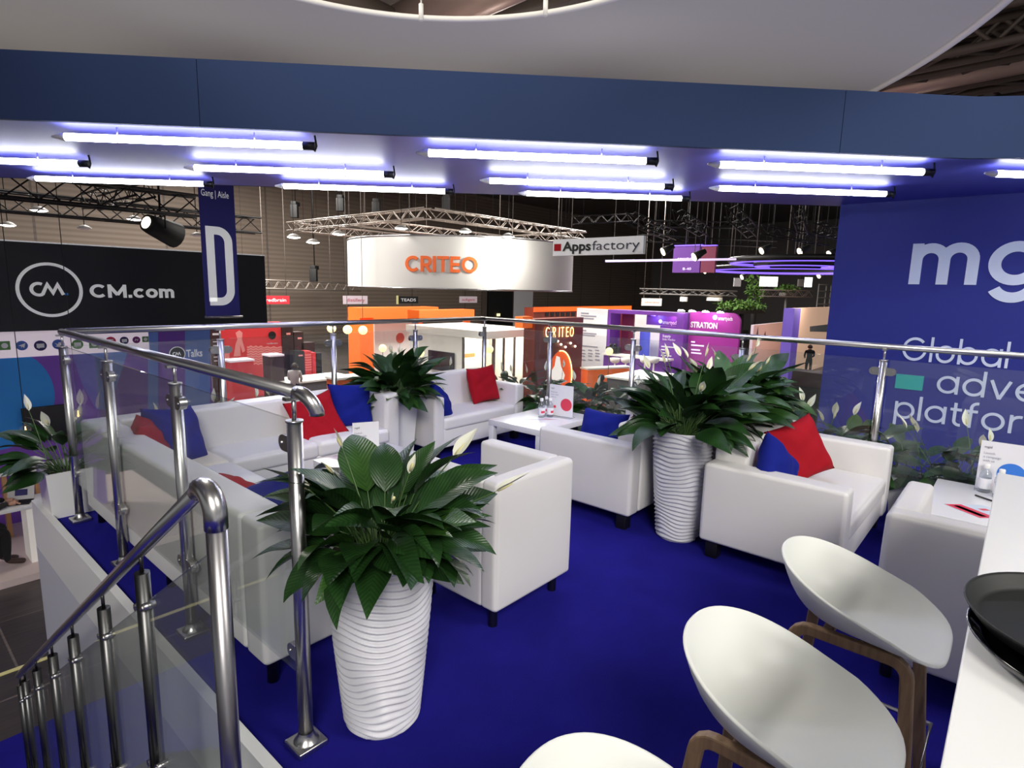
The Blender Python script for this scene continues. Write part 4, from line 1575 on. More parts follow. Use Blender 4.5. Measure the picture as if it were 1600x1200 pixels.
def wallbox(mb, p0, p1, z0, z1, th, mi=0):
    """upright slab along p0->p1 (xy), thickness th to the left of it"""
    p0, p1 = Vector((p0[0], p0[1], 0)), Vector((p1[0], p1[1], 0))
    d = (p1 - p0).normalized()
    n = Vector((-d.y, d.x, 0)) * th
    q = [p0, p1, p1 + n, p0 + n]
    mb.add([v + Z3 * z0 for v in q] + [v + Z3 * z1 for v in q], [(3, 2, 1, 0), (4, 5, 6, 7), (0, 1, 5, 4), (1, 2, 6, 5), (2, 3, 7, 6), (3, 0, 4, 7)], mi)
    return mb


def rectY(mb, Y, px0, py0, px1, py1, th=.04, mi=0):
    """slab on the plane Y covering the given corners; faces the camera (-Y)"""
    a, c = at(px0, py0, Y=Y), at(px1, py1, Y=Y)
    mb.box(min(a.x, c.x), max(a.x, c.x), Y, Y + th, min(a.z, c.z), max(a.z, c.z), mi)
    return mb


def rectX(mb, X, px0, py0, px1, py1, th=.04, mi=0):
    a, c = at(px0, py0, X=X), at(px1, py1, X=X)
    mb.box(X, X + th, min(a.y, c.y), max(a.y, c.y), min(a.z, c.z), max(a.z, c.z), mi)
    return mb


def textY(txt, Y, px0, py0, px1, h_px, m, parent, bold=0, name='lettering', stroke=None, w=.2):
    """text on plane Y from pixel (px0,py0) baseline to px1"""
    a = at(px0, py0, Y=Y); c = at(px1, py0, Y=Y); h = at(px0, py0 - h_px, Y=Y)
    mb = MB()
    if stroke: stroke_text(mb, txt, (a.x, Y - .002, a.z), (1, 0, 0), (0, 0, 1), (0, -1, 0), (h.z - a.z), w, .14, thick=.006, width=c.x - a.x)
    else: font_mesh(mb, txt, (a.x, Y, a.z), (1, 0, 0), (0, 0, 1), (0, -1, 0), h.z - a.z, c.x - a.x, bold, thick=.006)
    return mb.build(name, m, parent)


def textX(txt, X, px0, py0, px1, h_px, m, parent, bold=0, name='lettering'):
    a = at(px0, py0, X=X); c = at(px1, py0, X=X); h = at(px0, py0 - h_px, X=X)
    mb = MB()
    font_mesh(mb, txt, (X, a.y, a.z), (0, -1, 0), (0, 0, 1), (-1, 0, 0), h.z - a.z, abs(c.y - a.y), bold, thick=.006)
    return mb.build(name, m, parent)


def disc(mb, c, ux, uy, n, r, th=.01, mi=0, seg=28, ry=None):
    mb.prism([(math.cos(2 * math.pi * k / seg) * r, math.sin(2 * math.pi * k / seg) * (ry or r)) for k in range(seg)], Vector(c), ux, uy, Vector(n) * th, mi)
    return mb


# ---------------------------------------------------------------- black-sign booth at the left
YB = 10.6
s0, s1 = at(0, 377, Y=YB), at(408, 400, Y=YB)
zt, zb = (s0.z + s1.z) / 2, (at(0, 524, Y=YB).z + at(408, 501, Y=YB).z) / 2
t = thing('booth_sign', 'wide black overhead sign with white circular emblem and white lettering', 'sign', ((s0.x + s1.x) / 2, YB, zb))
T0 = t.location.copy()
bb = MB(); bb.box(s0.x - 3 - T0.x, s1.x - T0.x, -.15, .15, 0, zt - zb); bb.build('sign_panel', 'cmblack', t)
bb = MB(); bb.box(s0.x - 3 - T0.x, s1.x - T0.x, -.16, .16, zt - zb, zt - zb + .02); bb.build('white_top_edge', 'cmwhite', t)
for o in ():
    pass
em = at(78.5, 453, Y=YB - .16)
rr = abs(at(128, 453, Y=YB - .16).x - em.x) * .97
bb = MB()
cpl = lambda p, k: Vector((p[0], YB - .15 - .02 * k, p[1])) - T0
stroke_strip(bb, [(em.x + rr * math.cos(R_(a)), em.z + rr * math.sin(R_(a))) for a in range(0, 361, 6)], rr * .11, cpl)
k_ = rr * .36
ox, oz = em.x - rr * .62, em.z - k_ * .62


def ep(*pts): return [(ox + p[0] * k_, oz + p[1] * k_) for p in pts]


stroke_strip(bb, ep(*[(.72 + .62 * math.cos(R_(a)), .68 + .62 * math.sin(R_(a))) for a in range(60, 301, 12)]), k_ * .3, cpl)
stroke_strip(bb, ep((1.02, .12), (1.5, 1.2), (1.95, .3), (2.4, 1.2), (2.85, .1)), k_ * .3, cpl)
bb.build('emblem', 'cmwhite', t)
bb = MB(); bb.box(ox + 3.02 * k_ - T0.x, ox + 3.28 * k_ - T0.x, -.17, -.15, oz + .05 * k_ - T0.z, oz + .3 * k_ - T0.z); bb.build('blue_dot', 'cmblue', t)
l0, l1 = at(141, 465, Y=YB - .15), at(272, 467, Y=YB - .15)
bb = MB(); stroke_text(bb, 'CM.com', Vector((l0.x, YB - .15, l0.z)) - T0, (1, 0, 0), (0, 0, 1), (0, -1, 0), (at(141, 447, Y=YB - .15).z - l0.z) * .86, .27, .16, thick=.02, width=l1.x - l0.x)
bb.build('lettering', 'cmwhite', t)

bx1 = at(328, 540, Y=YB).x
bx0 = s0.x - 3
zs1, zs0 = at(0, 527, Y=YB).z, at(0, 560, Y=YB).z
t = thing('booth_wall', 'blue and purple printed booth wall below the black sign, with a strip of app icons', 'booth wall', (0, YB, FL))
bb = MB(); bb.box(bx0, bx1, 0, .12, 0, zb - FL); bb.build('printed_panel', 'cmpurple', t)
bb = MB(); bb.box(bx0, at(231, 520, Y=YB).x, -.02, 0, zs0 - FL, zb - FL); icst = bb.build('icon_strip', 'strip', t)
# blue print shapes
bb = MB()
c0 = at(-15, 622, Y=YB); r0 = at(84, 600, Y=YB).x - c0.x
pl = []
for k in range(0, 361, 8):
    x, z = c0.x + r0 * math.cos(R_(k)), c0.z + r0 * 1.05 * math.sin(R_(k))
    pl.append((max(bx0, x), max(FL, min(zs0, z))))
bb.prism(pl, (0, -.002, -FL), (1, 0, 0), (0, 0, 1), (0, .001, 0)); bb.build('blue_disc_print', 'cmblue', t)
bb = MB()
q = [at(112, 552, Y=YB), at(150, 552, Y=YB), at(200, 548, Y=YB), at(170, 640, Y=YB), at(150, 640, Y=YB), at(128, 600, Y=YB)]
bb.prism([(v.x, v.z) for v in q], (0, -.002, -FL), (1, 0, 0), (0, 0, 1), (0, .001, 0))
q = [at(231, 518, Y=YB), at(247, 518, Y=YB), at(247, 640, Y=YB), at(231, 640, Y=YB)]
bb.prism([(v.x, v.z) for v in q], (0, -.003, -FL), (1, 0, 0), (0, 0, 1), (0, .001, 0))
q = [at(289, 514, Y=YB), at(328, 512, Y=YB), at(328, 640, Y=YB), at(289, 640, Y=YB)]
bb.prism([(v.x, v.z) for v in q], (0, -.003, -FL), (1, 0, 0), (0, 0, 1), (0, .001, 0))
bb.build('blue_print', 'cmpale', t)
# the talks emblem
em = at(276, 553, Y=YB); rr = abs(at(288, 553, Y=YB).x - em.x)
bb = MB(); disc(bb, (em.x, -.02, em.z - FL), (1, 0, 0), (0, 0, 1), (0, -1, 0), rr, .01); o = bb.build('round_emblem', 'cmblack', t)
bb = MB(); cpl = lambda p, k: Vector((p[0], -.03 - .006 * k, p[1] - FL))
stroke_strip(bb, [(em.x + rr * math.cos(R_(a)), em.z + rr * math.sin(R_(a))) for a in range(0, 361, 10)], rr * .1, cpl)
k_ = rr * .36; ox, oz = em.x - rr * .6, em.z - k_ * .62
stroke_strip(bb, ep(*[(.72 + .62 * math.cos(R_(a)), .68 + .62 * math.sin(R_(a))) for a in range(60, 301, 20)]), k_ * .3, cpl)
stroke_strip(bb, ep((1.02, .12), (1.5, 1.2), (1.95, .3), (2.4, 1.2), (2.85, .1)), k_ * .3, cpl)
bb.build('emblem_print', 'cmwhite', o)
a = at(291, 558, Y=YB); c = at(316, 558, Y=YB)
bb = MB(); font_mesh(bb, 'Talks', (a.x, -.01, a.z - FL), (1, 0, 0), (0, 0, 1), (0, -1, 0), at(291, 546, Y=YB).z - a.z, c.x - a.x, .012); bb.build('lettering', 'cmwhite', t)
# icons on the strip
ICON = [(7, 540, 9, 'icon_green', 'square', 'ring'), (34, 540, 9.5, 'icon_blue', 'disc', 'plane'), (63, 540, 10, 'icon_navy', 'disc', 'card'), (91, 538, 9.5, 'icon_blue', 'disc', 'bird'),
        (121, 538, 9, 'icon_green', 'disc', 'card'), (147, 537, 8, 'icon_green', 'square', 'ring'), (173, 533, 8, 'icon_red', 'disc', 'bars'), (194, 532, 6.8, 'icon_navy', 'disc', 'card'),
        (213, 531, 6, 'icon_purple', 'disc', 'zig'), (227, 530, 5, 'icon_green', 'square', 'ring')]
for px, py, r, mn, shp, inner in ICON:
    c = at(px, py, Y=YB - .02); r = abs(at(px + r, py, Y=YB - .02).x - c.x)
    C0 = Vector((c.x, -.02, c.z - FL))
    bb = MB()
    if shp == 'disc': disc(bb, C0, (1, 0, 0), (0, 0, 1), (0, -1, 0), r, .012)
    else: bb.rbox(c.x - r, c.x + r, -.032, -.02, c.z - FL - r, c.z - FL + r, r * .25, 3)
    o = bb.build('app_icon', mn, icst)
    bb = MB()
    pr = lambda pts: bb.prism([(p[0] * r, p[1] * r) for p in pts], C0 + Vector((0, -.0125, 0)), (1, 0, 0), (0, 0, 1), (0, -.003, 0))
    if inner == 'ring': disc(bb, C0 + Vector((0, -.0125, 0)), (1, 0, 0), (0, 0, 1), (0, -1, 0), r * .6, .003)
    elif inner == 'plane': pr([(-.6, 0), (.6, .5), (.35, -.5), (.05, -.2), (-.1, -.45), (-.15, -.1)])
    elif inner == 'card': pr([(-.6, .4), (.6, .4), (.6, -.4), (-.1, -.4), (-.35, -.6), (-.35, -.4), (-.6, -.4)])
    elif inner == 'bird': pr([(-.6, .3), (-.1, .05), (.1, .45), (.45, .4), (.6, .2), (.4, -.2), (0, -.5), (-.55, -.4), (-.2, -.2)])
    elif inner == 'bars':
        for z in (.35, 0, -.35): pr([(-.5, z + .09), (.5, z + .09), (.5, z - .09), (-.5, z - .09)])
    else: pr([(-.55, -.4), (-.2, .4), (.1, 0), (.5, .4), (.25, -.35), (0, .05)])
    bb.build('icon_glyph', 'paper', o)

pf = MB(); pf.box(-3, 6.2, 8.2, 12.5, FL, FL + .1); struct(pf.build('floor_platform', 'platform'))
PFZ = FL + .1
t = thing('wall_screen', 'dark flat screen on the blue and purple booth wall', 'screen', (at(70, 660, Y=YB).x, YB - .08, at(70, 660, Y=YB).z))
a, c = at(41, 640, Y=YB - .1), at(116, 684, Y=YB - .1)
hx, hz = (c.x - a.x) / 2, (a.z - c.z) / 2
bb = MB(); bb.rbox(-hx, hx, -.03, .03, -hz, hz, .008, 2); bb.build('screen_casing', 'dark', t)
bb = MB(); bb.box(-hx + .02, hx - .02, -.034, -.03, -hz + .02, hz - .02); bb.build('display', 'screen', t)
bb = MB(); bb.box(-.1, .1, .03, .085, -.1, .1); bb.build('wall_bracket', 'dark', t)


def bulb(label, px, py, Y, rpx):
    c = at(px, py, Y=Y); r = abs(at(px + rpx, py, Y=Y).x - c.x)
    t = thing('globe_pendant', label, 'pendant lamp', tuple(c), 0, 'glass globe pendants by the purple wall')
    bb = MB(); bb.ball((0, 0, 0), r, 20); bb.build('glass_globe', 'acrylic', t)
    bb = MB(); bb.lathe([(.001, -r * .75), (r * .22, -r * .5), (r * .12, 0), (r * .08, r * .6), (.001, r * .62)], 10); bb.build('filament', 'neon', t)
    bb = MB(); bb.tube([(0, 0, r * .95), (0, 0, r * 1.5)], r * .22, 10); bb.build('socket', 'steel', t)
    bb = MB(); bb.tube([(0, 0, r * 1.5), (0, 0, 9.598 - c.z)], .006, 6); bb.build('cord', 'dark', t)


bulb('clear glass globe pendant with glowing filament, left of the dark screen', 40, 671, 9.6, 10)
bulb('clear glass globe pendant glowing behind the corner post of the left railing', 122, 646, 9.6, 10)

# tables, laptop and the man typing on it
ty = 9.75
a = at(26, 787, Z=-1.72)
t = thing('high_table', 'white high table with a laptop on it, below the purple wall at the far left', 'table', (a.x - .35, a.y, PFZ))
hz = -1.72 - PFZ
bb = MB(); bb.rbox(-.6, .72, -.22, .30, hz - .05, hz, .004, 1); bb.build('tabletop', 'white', t)
bb = MB(); bb.box(.42, .50, -.18, .26, 0, hz - .05); bb.build('leg', 'boothwhite', t)
bb = MB(); bb.box(-.5, -.42, -.18, .26, 0, hz - .05); bb.build('leg', 'boothwhite', t)
lp = Vector((a.x + .02, a.y + .02, -1.72))
t = thing('laptop', 'open silver laptop on the white high table', 'laptop', tuple(lp), R_(-25))
bb = MB(); bb.rbox(-.16, .16, -.11, .11, 0, .015, .004, 1); bb.build('keyboard_base', 'dark', t)
bb = MB(); bb.prism([(-.16, 0), (.16, 0), (.16, .22), (-.16, .22)], (0, .11, .012), (1, 0, 0), (0, .35, .94), (0, .008, -.003)); bb.build('screen_lid', 'steel', t)
bb = MB(); bb.prism([(-.07, .06), (.08, .06), (.08, .15), (-.07, .15)], (0, .108, .013), (1, 0, 0), (0, .35, .94), (0, -.001, 0)); bb.build('screen_image', 'icon_navy', t)
t = thing('bench', 'white bench with wooden leg in front of the purple wall', 'bench', (at(48, 728, Z=-1.5).x, at(48, 728, Z=-1.5).y, PFZ))
bb = MB(); bb.rbox(-.5, .55, -.16, .16, -1.5 - PFZ - .06, -1.5 - PFZ, .004, 1); bb.build('bench_top', 'white', t)
for x in (-.35, .05):
    bb = MB(); bb.rbox(x - .03, x + .03, -.06, .06, 0, -1.5 - PFZ - .06, .003, 1); bb.build('leg', 'wood', t)


# ---- people: one skinned body each
def person(label, joints, bones, head, mats_, loc, rz=0, hairm='hair', face=(0, -1, 0)):
    """joints: name -> (xyz, radius); bones: (a, b, material index). head: centre, radius"""
    t = thing('person', label, 'person', loc, rz)
    names = list(joints)
    me = bpy.data.meshes.new('body_tmp')
    me.from_pydata([joints[n][0] for n in names], [(names.index(a), names.index(b)) for a, b, _ in bones], [])
    ob = bpy.data.objects.new('body_tmp', me)
    COL.objects.link(ob)
    ob.modifiers.new('skin', 'SKIN')
    for i, n in enumerate(names):
        r = joints[n][1]
        r = r if isinstance(r, tuple) else (r, r)
        me.skin_vertices[0].data[i].radius = r
        me.skin_vertices[0].data[i].use_root = (n == 'pelvis')
    sb = ob.modifiers.new('sub', 'SUBSURF'); sb.levels = 2; sb.render_levels = 2
    dg = bpy.context.evaluated_depsgraph_get()
    m2 = bpy.data.meshes.new_from_object(ob.evaluated_get(dg))
    bpy.data.objects.remove(ob)
    m2.name = 'body'
    for m_ in mats_: m2.materials.append(M[m_])
    segs = [(Vector(joints[a][0]), Vector(joints[b_][0]), mi) for a, b_, mi in bones]
    for p in m2.polygons:
        c = p.center; best = 9; bi = 0
        for a, b_, mi in segs:
            d = b_ - a; f = max(0, min(1, (c - a).dot(d) / max(1e-9, d.length_squared)))
            q = (c - (a + d * f)).length
            if q < best: best, bi = q, mi
        p.material_index = bi
        p.use_smooth = True
    o = bpy.data.objects.new('body', m2); COL.objects.link(o); o.parent = t
    hc, hr = Vector(head[0]), head[1]
    f = Vector(face).normalized()
    bb = MB()
    vs, fs = [], []
    n1, n2 = 10, 18
    for i in range(n1 + 1):
        for k in range(n2):
            th, ph = math.pi * i / n1, 2 * math.pi * k / n2
            d = Vector((math.sin(th) * math.cos(ph), math.sin(th) * math.sin(ph), math.cos(th)))
            back = .5 - .5 * d.dot(f)
            ok = d.z > .1 - .75 * back
            vs.append(hc + Vector((d.x, d.y, d.z * 1.18)) * hr * (1.09 if ok else .8))
    for i in range(n1):
        for k in range(n2): fs.append((i * n2 + k, (i + 1) * n2 + k, (i + 1) * n2 + (k + 1) % n2, i * n2 + (k + 1) % n2))
    bb.add(vs, fs, 0, None, True); bb.build('hair', hairm, t)
    sd = f.cross(Z3).normalized()
    bb = MB()
    bb.tube([hc + f * hr * .9 + Z3 * hr * .1, hc + f * hr * 1.12 - Z3 * hr * .18], [hr * .1, hr * .16], 8)
    for s_ in (1, -1): bb.ball(hc + sd * s_ * hr * .98 - Z3 * hr * .05, hr * .2, 8)
    bb.build('nose_and_ears', 'skin', t)
    bb = MB()
    for s_ in (1, -1): bb.ball(hc + f * hr * .9 + sd * s_ * hr * .36 + Z3 * hr * .12, hr * .1, 8)
    bb.build('eyes', 'black', t)
    bb = MB(); bb.tube([hc + f * hr * .93 + sd * hr * .25 - Z3 * hr * .5, hc + f * hr * .97 - Z3 * hr * .52, hc + f * hr * .93 - sd * hr * .25 - Z3 * hr * .5], hr * .06, 6); bb.build('mouth', 'crimson', t)
    return t


def hands(t, wrists, dirs, mname='skin'):
    """five short fingers at each wrist"""
    for w_, d in zip(wrists, dirs):
        w_, d = Vector(w_), Vector(d).normalized()
        s_ = d.cross(Z3).normalized()
        bb = MB()
        bb.tube([w_, w_ + d * .05, w_ + d * .085], [.024, .034, .03], 10)
        for k, (o_, ln) in enumerate(((-.027, .058), (-.009, .070), (.009, .066), (.027, .052))):
            b0 = w_ + d * .08 + s_ * o_
            bb.tube([b0, b0 + d * ln * .5 - Z3 * .004, b0 + d * ln - Z3 * .02], [.009, .0085, .006], 8)
        b0 = w_ + d * .03 - s_ * .026
        bb.tube([b0, b0 + d * .03 - s_ * .022, b0 + d * .055 - s_ * .026 - Z3 * .008], [.011, .01, .007], 8)
        bb.build('hand', mname, t)


# man leaning over the laptop, seated on a stool; local: faces +x
mx, my = lp.x - .55, lp.y - .04
zt_ = -1.72 - PFZ
J = {'pelvis': ((-.02, 0, .66), (.15, .15)), 'waist': ((.02, 0, .82), (.14, .15)), 'chest': ((.10, 0, 1.0), (.15, .18)), 'neck': ((.17, 0, 1.17), .06), 'head': ((.23, 0, 1.25), .075), 'crown': ((.25, 0, 1.33), .085),
     'shl': ((.10, .17, 1.07), .065), 'ell': ((.22, .24, .93), .05), 'wrl': ((.42, .12, zt_ + .06), .035), 'shr': ((.10, -.17, 1.07), .065), 'elr': ((.22, -.24, .93), .05), 'wrr': ((.42, -.08, zt_ + .06), .035),
     'hl': ((.0, .09, .62), .09), 'kl': ((.36, .11, .56), .07), 'al': ((.30, .10, .10), .045), 'tl': ((.50, .10, .04), .04), 'hr': ((.0, -.09, .62), .09), 'kr': ((.36, -.11, .54), .07), 'ar': ((.34, -.10, .10), .045), 'tr': ((.55, -.10, .04), .04)}
BN = [('pelvis', 'waist', 1), ('waist', 'chest', 1), ('chest', 'neck', 1), ('neck', 'head', 0), ('head', 'crown', 0), ('chest', 'shl', 1), ('shl', 'ell', 1), ('ell', 'wrl', 1), ('chest', 'shr', 1), ('shr', 'elr', 1), ('elr', 'wrr', 1),
      ('pelvis', 'hl', 2), ('hl', 'kl', 2), ('kl', 'al', 2), ('al', 'tl', 3), ('pelvis', 'hr', 2), ('hr', 'kr', 2), ('kr', 'ar', 2), ('ar', 'tr', 3)]
pt = person('person in black clothes leaning over the open laptop at the far left', J, BN, ((.245, 0, 1.30), .098), ['skin', 'blackcloth', 'blackcloth', 'shoe'], (mx, my, PFZ), 0, face=(.8, 0, -.6))
hands(pt, [(.42, .12, zt_ + .055), (.42, -.08, zt_ + .055)], [(1, -.3, -.15), (1, .2, -.15)])
t = thing('stool', 'dark stool under the person with the laptop', 'stool', (mx - .04, my, PFZ))
bb = MB(); bb.lathe([(.001, .50), (.17, .50), (.18, .52), (.17, .545), (.001, .545)], 24); bb.build('seat', 'dark', t)
for k in range(4):
    a_ = R_(45 + 90 * k)
    bb = MB(); bb.tube([(.10 * math.cos(a_), .10 * math.sin(a_), .50), (.17 * math.cos(a_), .17 * math.sin(a_), 0)], .014, 8); bb.build('leg', 'dark', t)


def standing(label, px, py_head, D, mats_, rz, hgt=1.72, hairm='hair', z0=None, sit=False):
    """a person seen far off, feet on the hall floor; sit: seated at a counter"""
    k = hgt / 1.72
    p = at(px, py_head, D=D)
    z = FL if z0 is None else z0
    J = {'pelvis': ((0, 0, .93), (.14, .12)), 'waist': ((0, 0, 1.08), (.13, .11)), 'chest': ((0, -.01, 1.30), (.17, .12)), 'neck': ((0, -.02, 1.46), .065), 'head': ((0, -.04, 1.54), .08), 'crown': ((0, -.05, 1.61), .09),
         'shl': ((.19, 0, 1.40), .06), 'ell': ((.22, -.05, 1.14), .05), 'wrl': ((.13, -.26, 1.04), .036), 'shr': ((-.19, 0, 1.40), .06), 'elr': ((-.22, -.05, 1.14), .05), 'wrr': ((-.13, -.26, 1.04), .036),
         'hl': ((.09, 0, .86), .085), 'kl': ((.10, -.02, .48), .062), 'al': ((.10, .01, .08), .042), 'tl': ((.11, -.15, .035), .035), 'hr': ((-.09, 0, .86), .085), 'kr': ((-.10, -.02, .48), .062), 'ar': ((-.10, .01, .08), .042), 'tr': ((-.11, -.15, .035), .035)}
    if sit:
        for n_, v in (('kl', (.11, -.38, .86)), ('al', (.11, -.34, .45)), ('tl', (.11, -.48, .40)), ('kr', (-.11, -.38, .86)), ('ar', (-.11, -.34, .45)), ('tr', (-.11, -.48, .40))): J[n_] = (v, J[n_][1])
    J = {n_: (tuple(c * k for c in v[0]), v[1]) for n_, v in J.items()}
    BN = [('pelvis', 'waist', 1), ('waist', 'chest', 1), ('chest', 'neck', 1), ('neck', 'head', 0), ('head', 'crown', 0), ('chest', 'shl', 1), ('shl', 'ell', 1), ('ell', 'wrl', 1), ('chest', 'shr', 1), ('shr', 'elr', 1), ('elr', 'wrr', 1),
          ('pelvis', 'hl', 2), ('hl', 'kl', 2), ('kl', 'al', 2), ('al', 'tl', 3), ('pelvis', 'hr', 2), ('hr', 'kr', 2), ('kr', 'ar', 2), ('ar', 'tr', 3)]
    t = person(label, J, BN, ((0, -.045 * k, 1.585 * k), .105 * k), mats_, (p.x, p.y, z), rz, hairm)
    hands(t, [J['wrl'][0], J['wrr'][0]], [(-.1, -1, -.3), (.1, -1, -.3)])
    return t, p


def pstool(label, p, h, z0=FL):
    t = thing('stool', label, 'stool', (p.x, p.y, z0), 0, 'stools under people in the hall')
    bb = MB(); bb.lathe([(.001, h - .04), (.18, h - .04), (.19, h - .02), (.18, h), (.001, h)], 20); bb.build('seat', 'white', t)
    bb = MB(); bb.tube([(0, 0, .02), (0, 0, h - .04)], .03, 10); bb.lathe([(.001, 0), (.2, 0), (.2, .02), (.03, .04)], 20); bb.build('pedestal', 'steel', t)


# camera-facing directions: a person with its back to us has rz so that -y points away
_, p = standing('person in a pale grey shirt seen from behind at the white counters', 460, 578, 19.5, ['hair', 'greycloth', 'blackcloth', 'shoe'], R_(135), 1.62, z0=FL, sit=True)
pstool('white stool under the person in the pale grey shirt', p, .74)
_, p = standing('person in a dark green coat seated before the grey counter behind the lilies', 941, 580, 18.5, ['hair', 'greencloth', 'blackcloth', 'shoe'], R_(150), 1.62, sit=True)
pstool('white stool under the person in the dark green coat', p, .74)
standing('person in black standing before the peach booth wall', 1267, 536, 30, ['skin', 'blackcloth', 'blackcloth', 'blackcloth'], R_(120), 1.75, z0=-2.7)


# ---------------------------------------------------------------- trusses and lamps
def box_truss(name, label, p0, p1, w, r, mname, n=None, group=None, bulge=None):
    """square lattice truss: four chords (parts) and zigzag bracing"""
    p0, p1 = Vector(p0), Vector(p1)
    L = (p1 - p0).length
    d = (p1 - p0).normalized()
    sd = d.cross(Z3).normalized()
    c = (p0 + p1) / 2
    t = thing(name, label, 'truss', tuple(c), 0, group)
    off = [sd * (w / 2) * a + Z3 * (w / 2) * b_ for a, b_ in ((-1, -1), (1, -1), (1, 1), (-1, 1))]
    for o_ in off:
        bb = MB(); bb.tube([p0 + o_ - c, p1 + o_ - c], r, 6); bb.build('chord', mname, t)
    bb = MB()
    n = n or max(2, int(L / (w * 1.1)))
    for k in range(n):
        a, c_ = p0 + d * (L * k / n) - c, p0 + d * (L * (k + 1) / n) - c
        for i in range(4):
            u, v = off[i], off[(i + 1) % 4]
            if k % 2: u, v = v, u
            bb.tube([a + u, c_ + v], r * .5, 5, cap=False)
    bb.build('bracing', mname, t)
    if 'girder' not in name:
        for f in (.12, .88):
            bb = MB()
            q = p0.lerp(p1, f)
            bb.tube([q - c + Z3 * (w / 2), Vector((q.x - c.x, q.y - c.y, 9.598 - c.z))], .007, 5)
            bb.build('hoist_cable', 'truss', t)
    return t


BT = 'black trusses above the black-sign booth'
zA = at(10, 292, Y=8.6).z
box_truss('lighting_truss', 'front black lattice truss above the black sign, highest in view', (-2.5, 8.6, zA + .02), (at(312, 318, Y=8.6).x, 8.6, zA + .02), .32, .022, 'truss', 16, BT)
zB = (at(10, 316, Y=12).z + at(226, 335, Y=12).z) / 2
xe = at(402, 331, Y=12).x
box_truss('lighting_truss', 'rear black lattice truss above the black sign, ending beside the D banner', (-2.5, 12, zB), (xe, 12, zB), .34, .024, 'truss', 22, BT)
pE = at(398, 331, Y=12)
box_truss('lighting_truss', 'short black cross truss joining the two above the black sign', (at(236, 330, Y=8.6).x, 8.77, zB + .12), (at(236, 330, Y=8.6).x, 11.82, zB + .12), .26, .018, 'truss', 8, BT)


def dome_lamp(label, px, py, D, rpx, group, face='lampface', up=.5, m='midgrey'):
    p = at(px, py, D=D); r = rpx * D / FPX
    t = thing('dome_lamp', label, 'hall lamp', tuple(p), 0, group)
    bb = MB(); bb.lathe([(r, 0), (r * .98, r * .1), (r * .55, r * .42), (r * .2, r * .55), (.001, r * .56)], 20); bb.build('lamp_shade', m, t)
    bb = MB(); bb.lathe([(.001, -.02 - r * .1), (r * .6, -.01 - r * .08), (r * .93, .0)], 20); bb.build('lamp_glass', face, t)
    bb = MB(); bb.tube([(0, 0, r * .5), (0, 0, 9.598 - p.z)], .01, 5); bb.build('suspension_rod', 'truss', t)


for px, py, r, lb in ((61, 329, 12, 'bright dome lamp under the black truss, second from the left'), (12, 352, 11, 'bright dome lamp at the left edge above the black sign'),
                      (210, 343, 11, 'bright dome lamp under the black truss above the lettering of the black sign'), (308, 368, 9, 'dim dome lamp just left of the D banner'),
                      (132, 357, 10, 'dim flat dome lamp in the middle above the black sign')):
    dome_lamp(lb, px, py, 13.5, r, 'dome lamps above the black sign', 'lampface' if 'bright' in lb else 'rim', up=.9)

t = thing('flood_light', 'large black floodlight with warm lit face aimed left above the black sign', 'floodlight', tuple(at(252, 358, Y=9.2)), 0)
bb = MB()
d_ = Vector((.9, .35, -.28)).normalized()
bb.tube([-d_ * .28, -d_ * .2, d_ * .28, d_ * .32], [.14, .16, .22, .1], 16); bb.build('lamp_housing', 'black', t)
bb = MB(); bb.tube([-d_ * .285, -d_ * .275], .10, 16); bb.build('lamp_face', 'neonwhite', t)
bb = MB(); bb.tube([(0, 0, .15), (0, 0, 9.598 - t.location.z)], .018, 8); bb.tube([(0, -.2, 0), (0, -.2, .2), (0, .2, .2), (0, .2, 0)], .012, 6); bb.build('yoke', 'black', t)

# hanging aisle banner
DY = 7.5
a, c = at(312, 283, Y=DY), at(372, 494, Y=DY)
bxc, bz1, bz0 = (2.79 + 3.31) / 2, a.z + .05, at(350, 495, Y=DY).z
hw = .26
t = thing('aisle_banner', 'narrow blue hanging banner with a big white D and Gang | Aisle', 'banner', (bxc, DY, bz0))
H_ = bz1 - bz0
bb = MB(); bb.box(-hw, hw, -.004, .004, 0, H_); bb.build('cloth', 'aisle', t)
bb = MB(); bb.tube([(-hw - .01, 0, 0), (hw + .04, 0, 0)], .018, 8); bb.build('bottom_rod', 'steel', t)
bb = MB(); bb.tube([(-hw - .03, 0, H_), (hw + .03, 0, H_)], .015, 8); bb.tube([(0, 0, H_), (0, 0, 9.598 - bz0)], .008, 6); bb.build('top_rod', 'steel', t)
bb = MB()
pz = lambda py: at(345, py, Y=DY).z - bz0
z1, z0 = pz(355), pz(477)
st_, hh = .115, (z1 - z0)
pts = [(-.135, st_ / 2), (-.135, hh - st_ / 2), (-.03, hh - st_ / 2)] + [(-.02 + .155 * math.cos(R_(k)), hh - .23 + (.23 - st_ / 2) * math.sin(R_(k))) for k in range(80, -1, -10)] + \
      [(.135 + 0 * k, .23) for k in (1,)] + [(-.02 + .155 * math.cos(R_(k)), .23 + (.23 - st_ / 2) * math.sin(R_(k))) for k in range(-10, -91, -10)] + [(-.135 - .05, st_ / 2)]
stroke_strip(bb, pts, .118, lambda p, k: Vector((p[0], -.005 - .003 * k, z0 + p[1])))
bb.build('letter', 'cmwhite', t)
bb = MB(); font_mesh(bb, 'Gang | Aisle', (-.225, -.006, pz(309)), (1, 0, 0), (0, 0, 1), (0, -1, 0), .10, .40); bb.build('small_lettering', 'cmwhite', t)

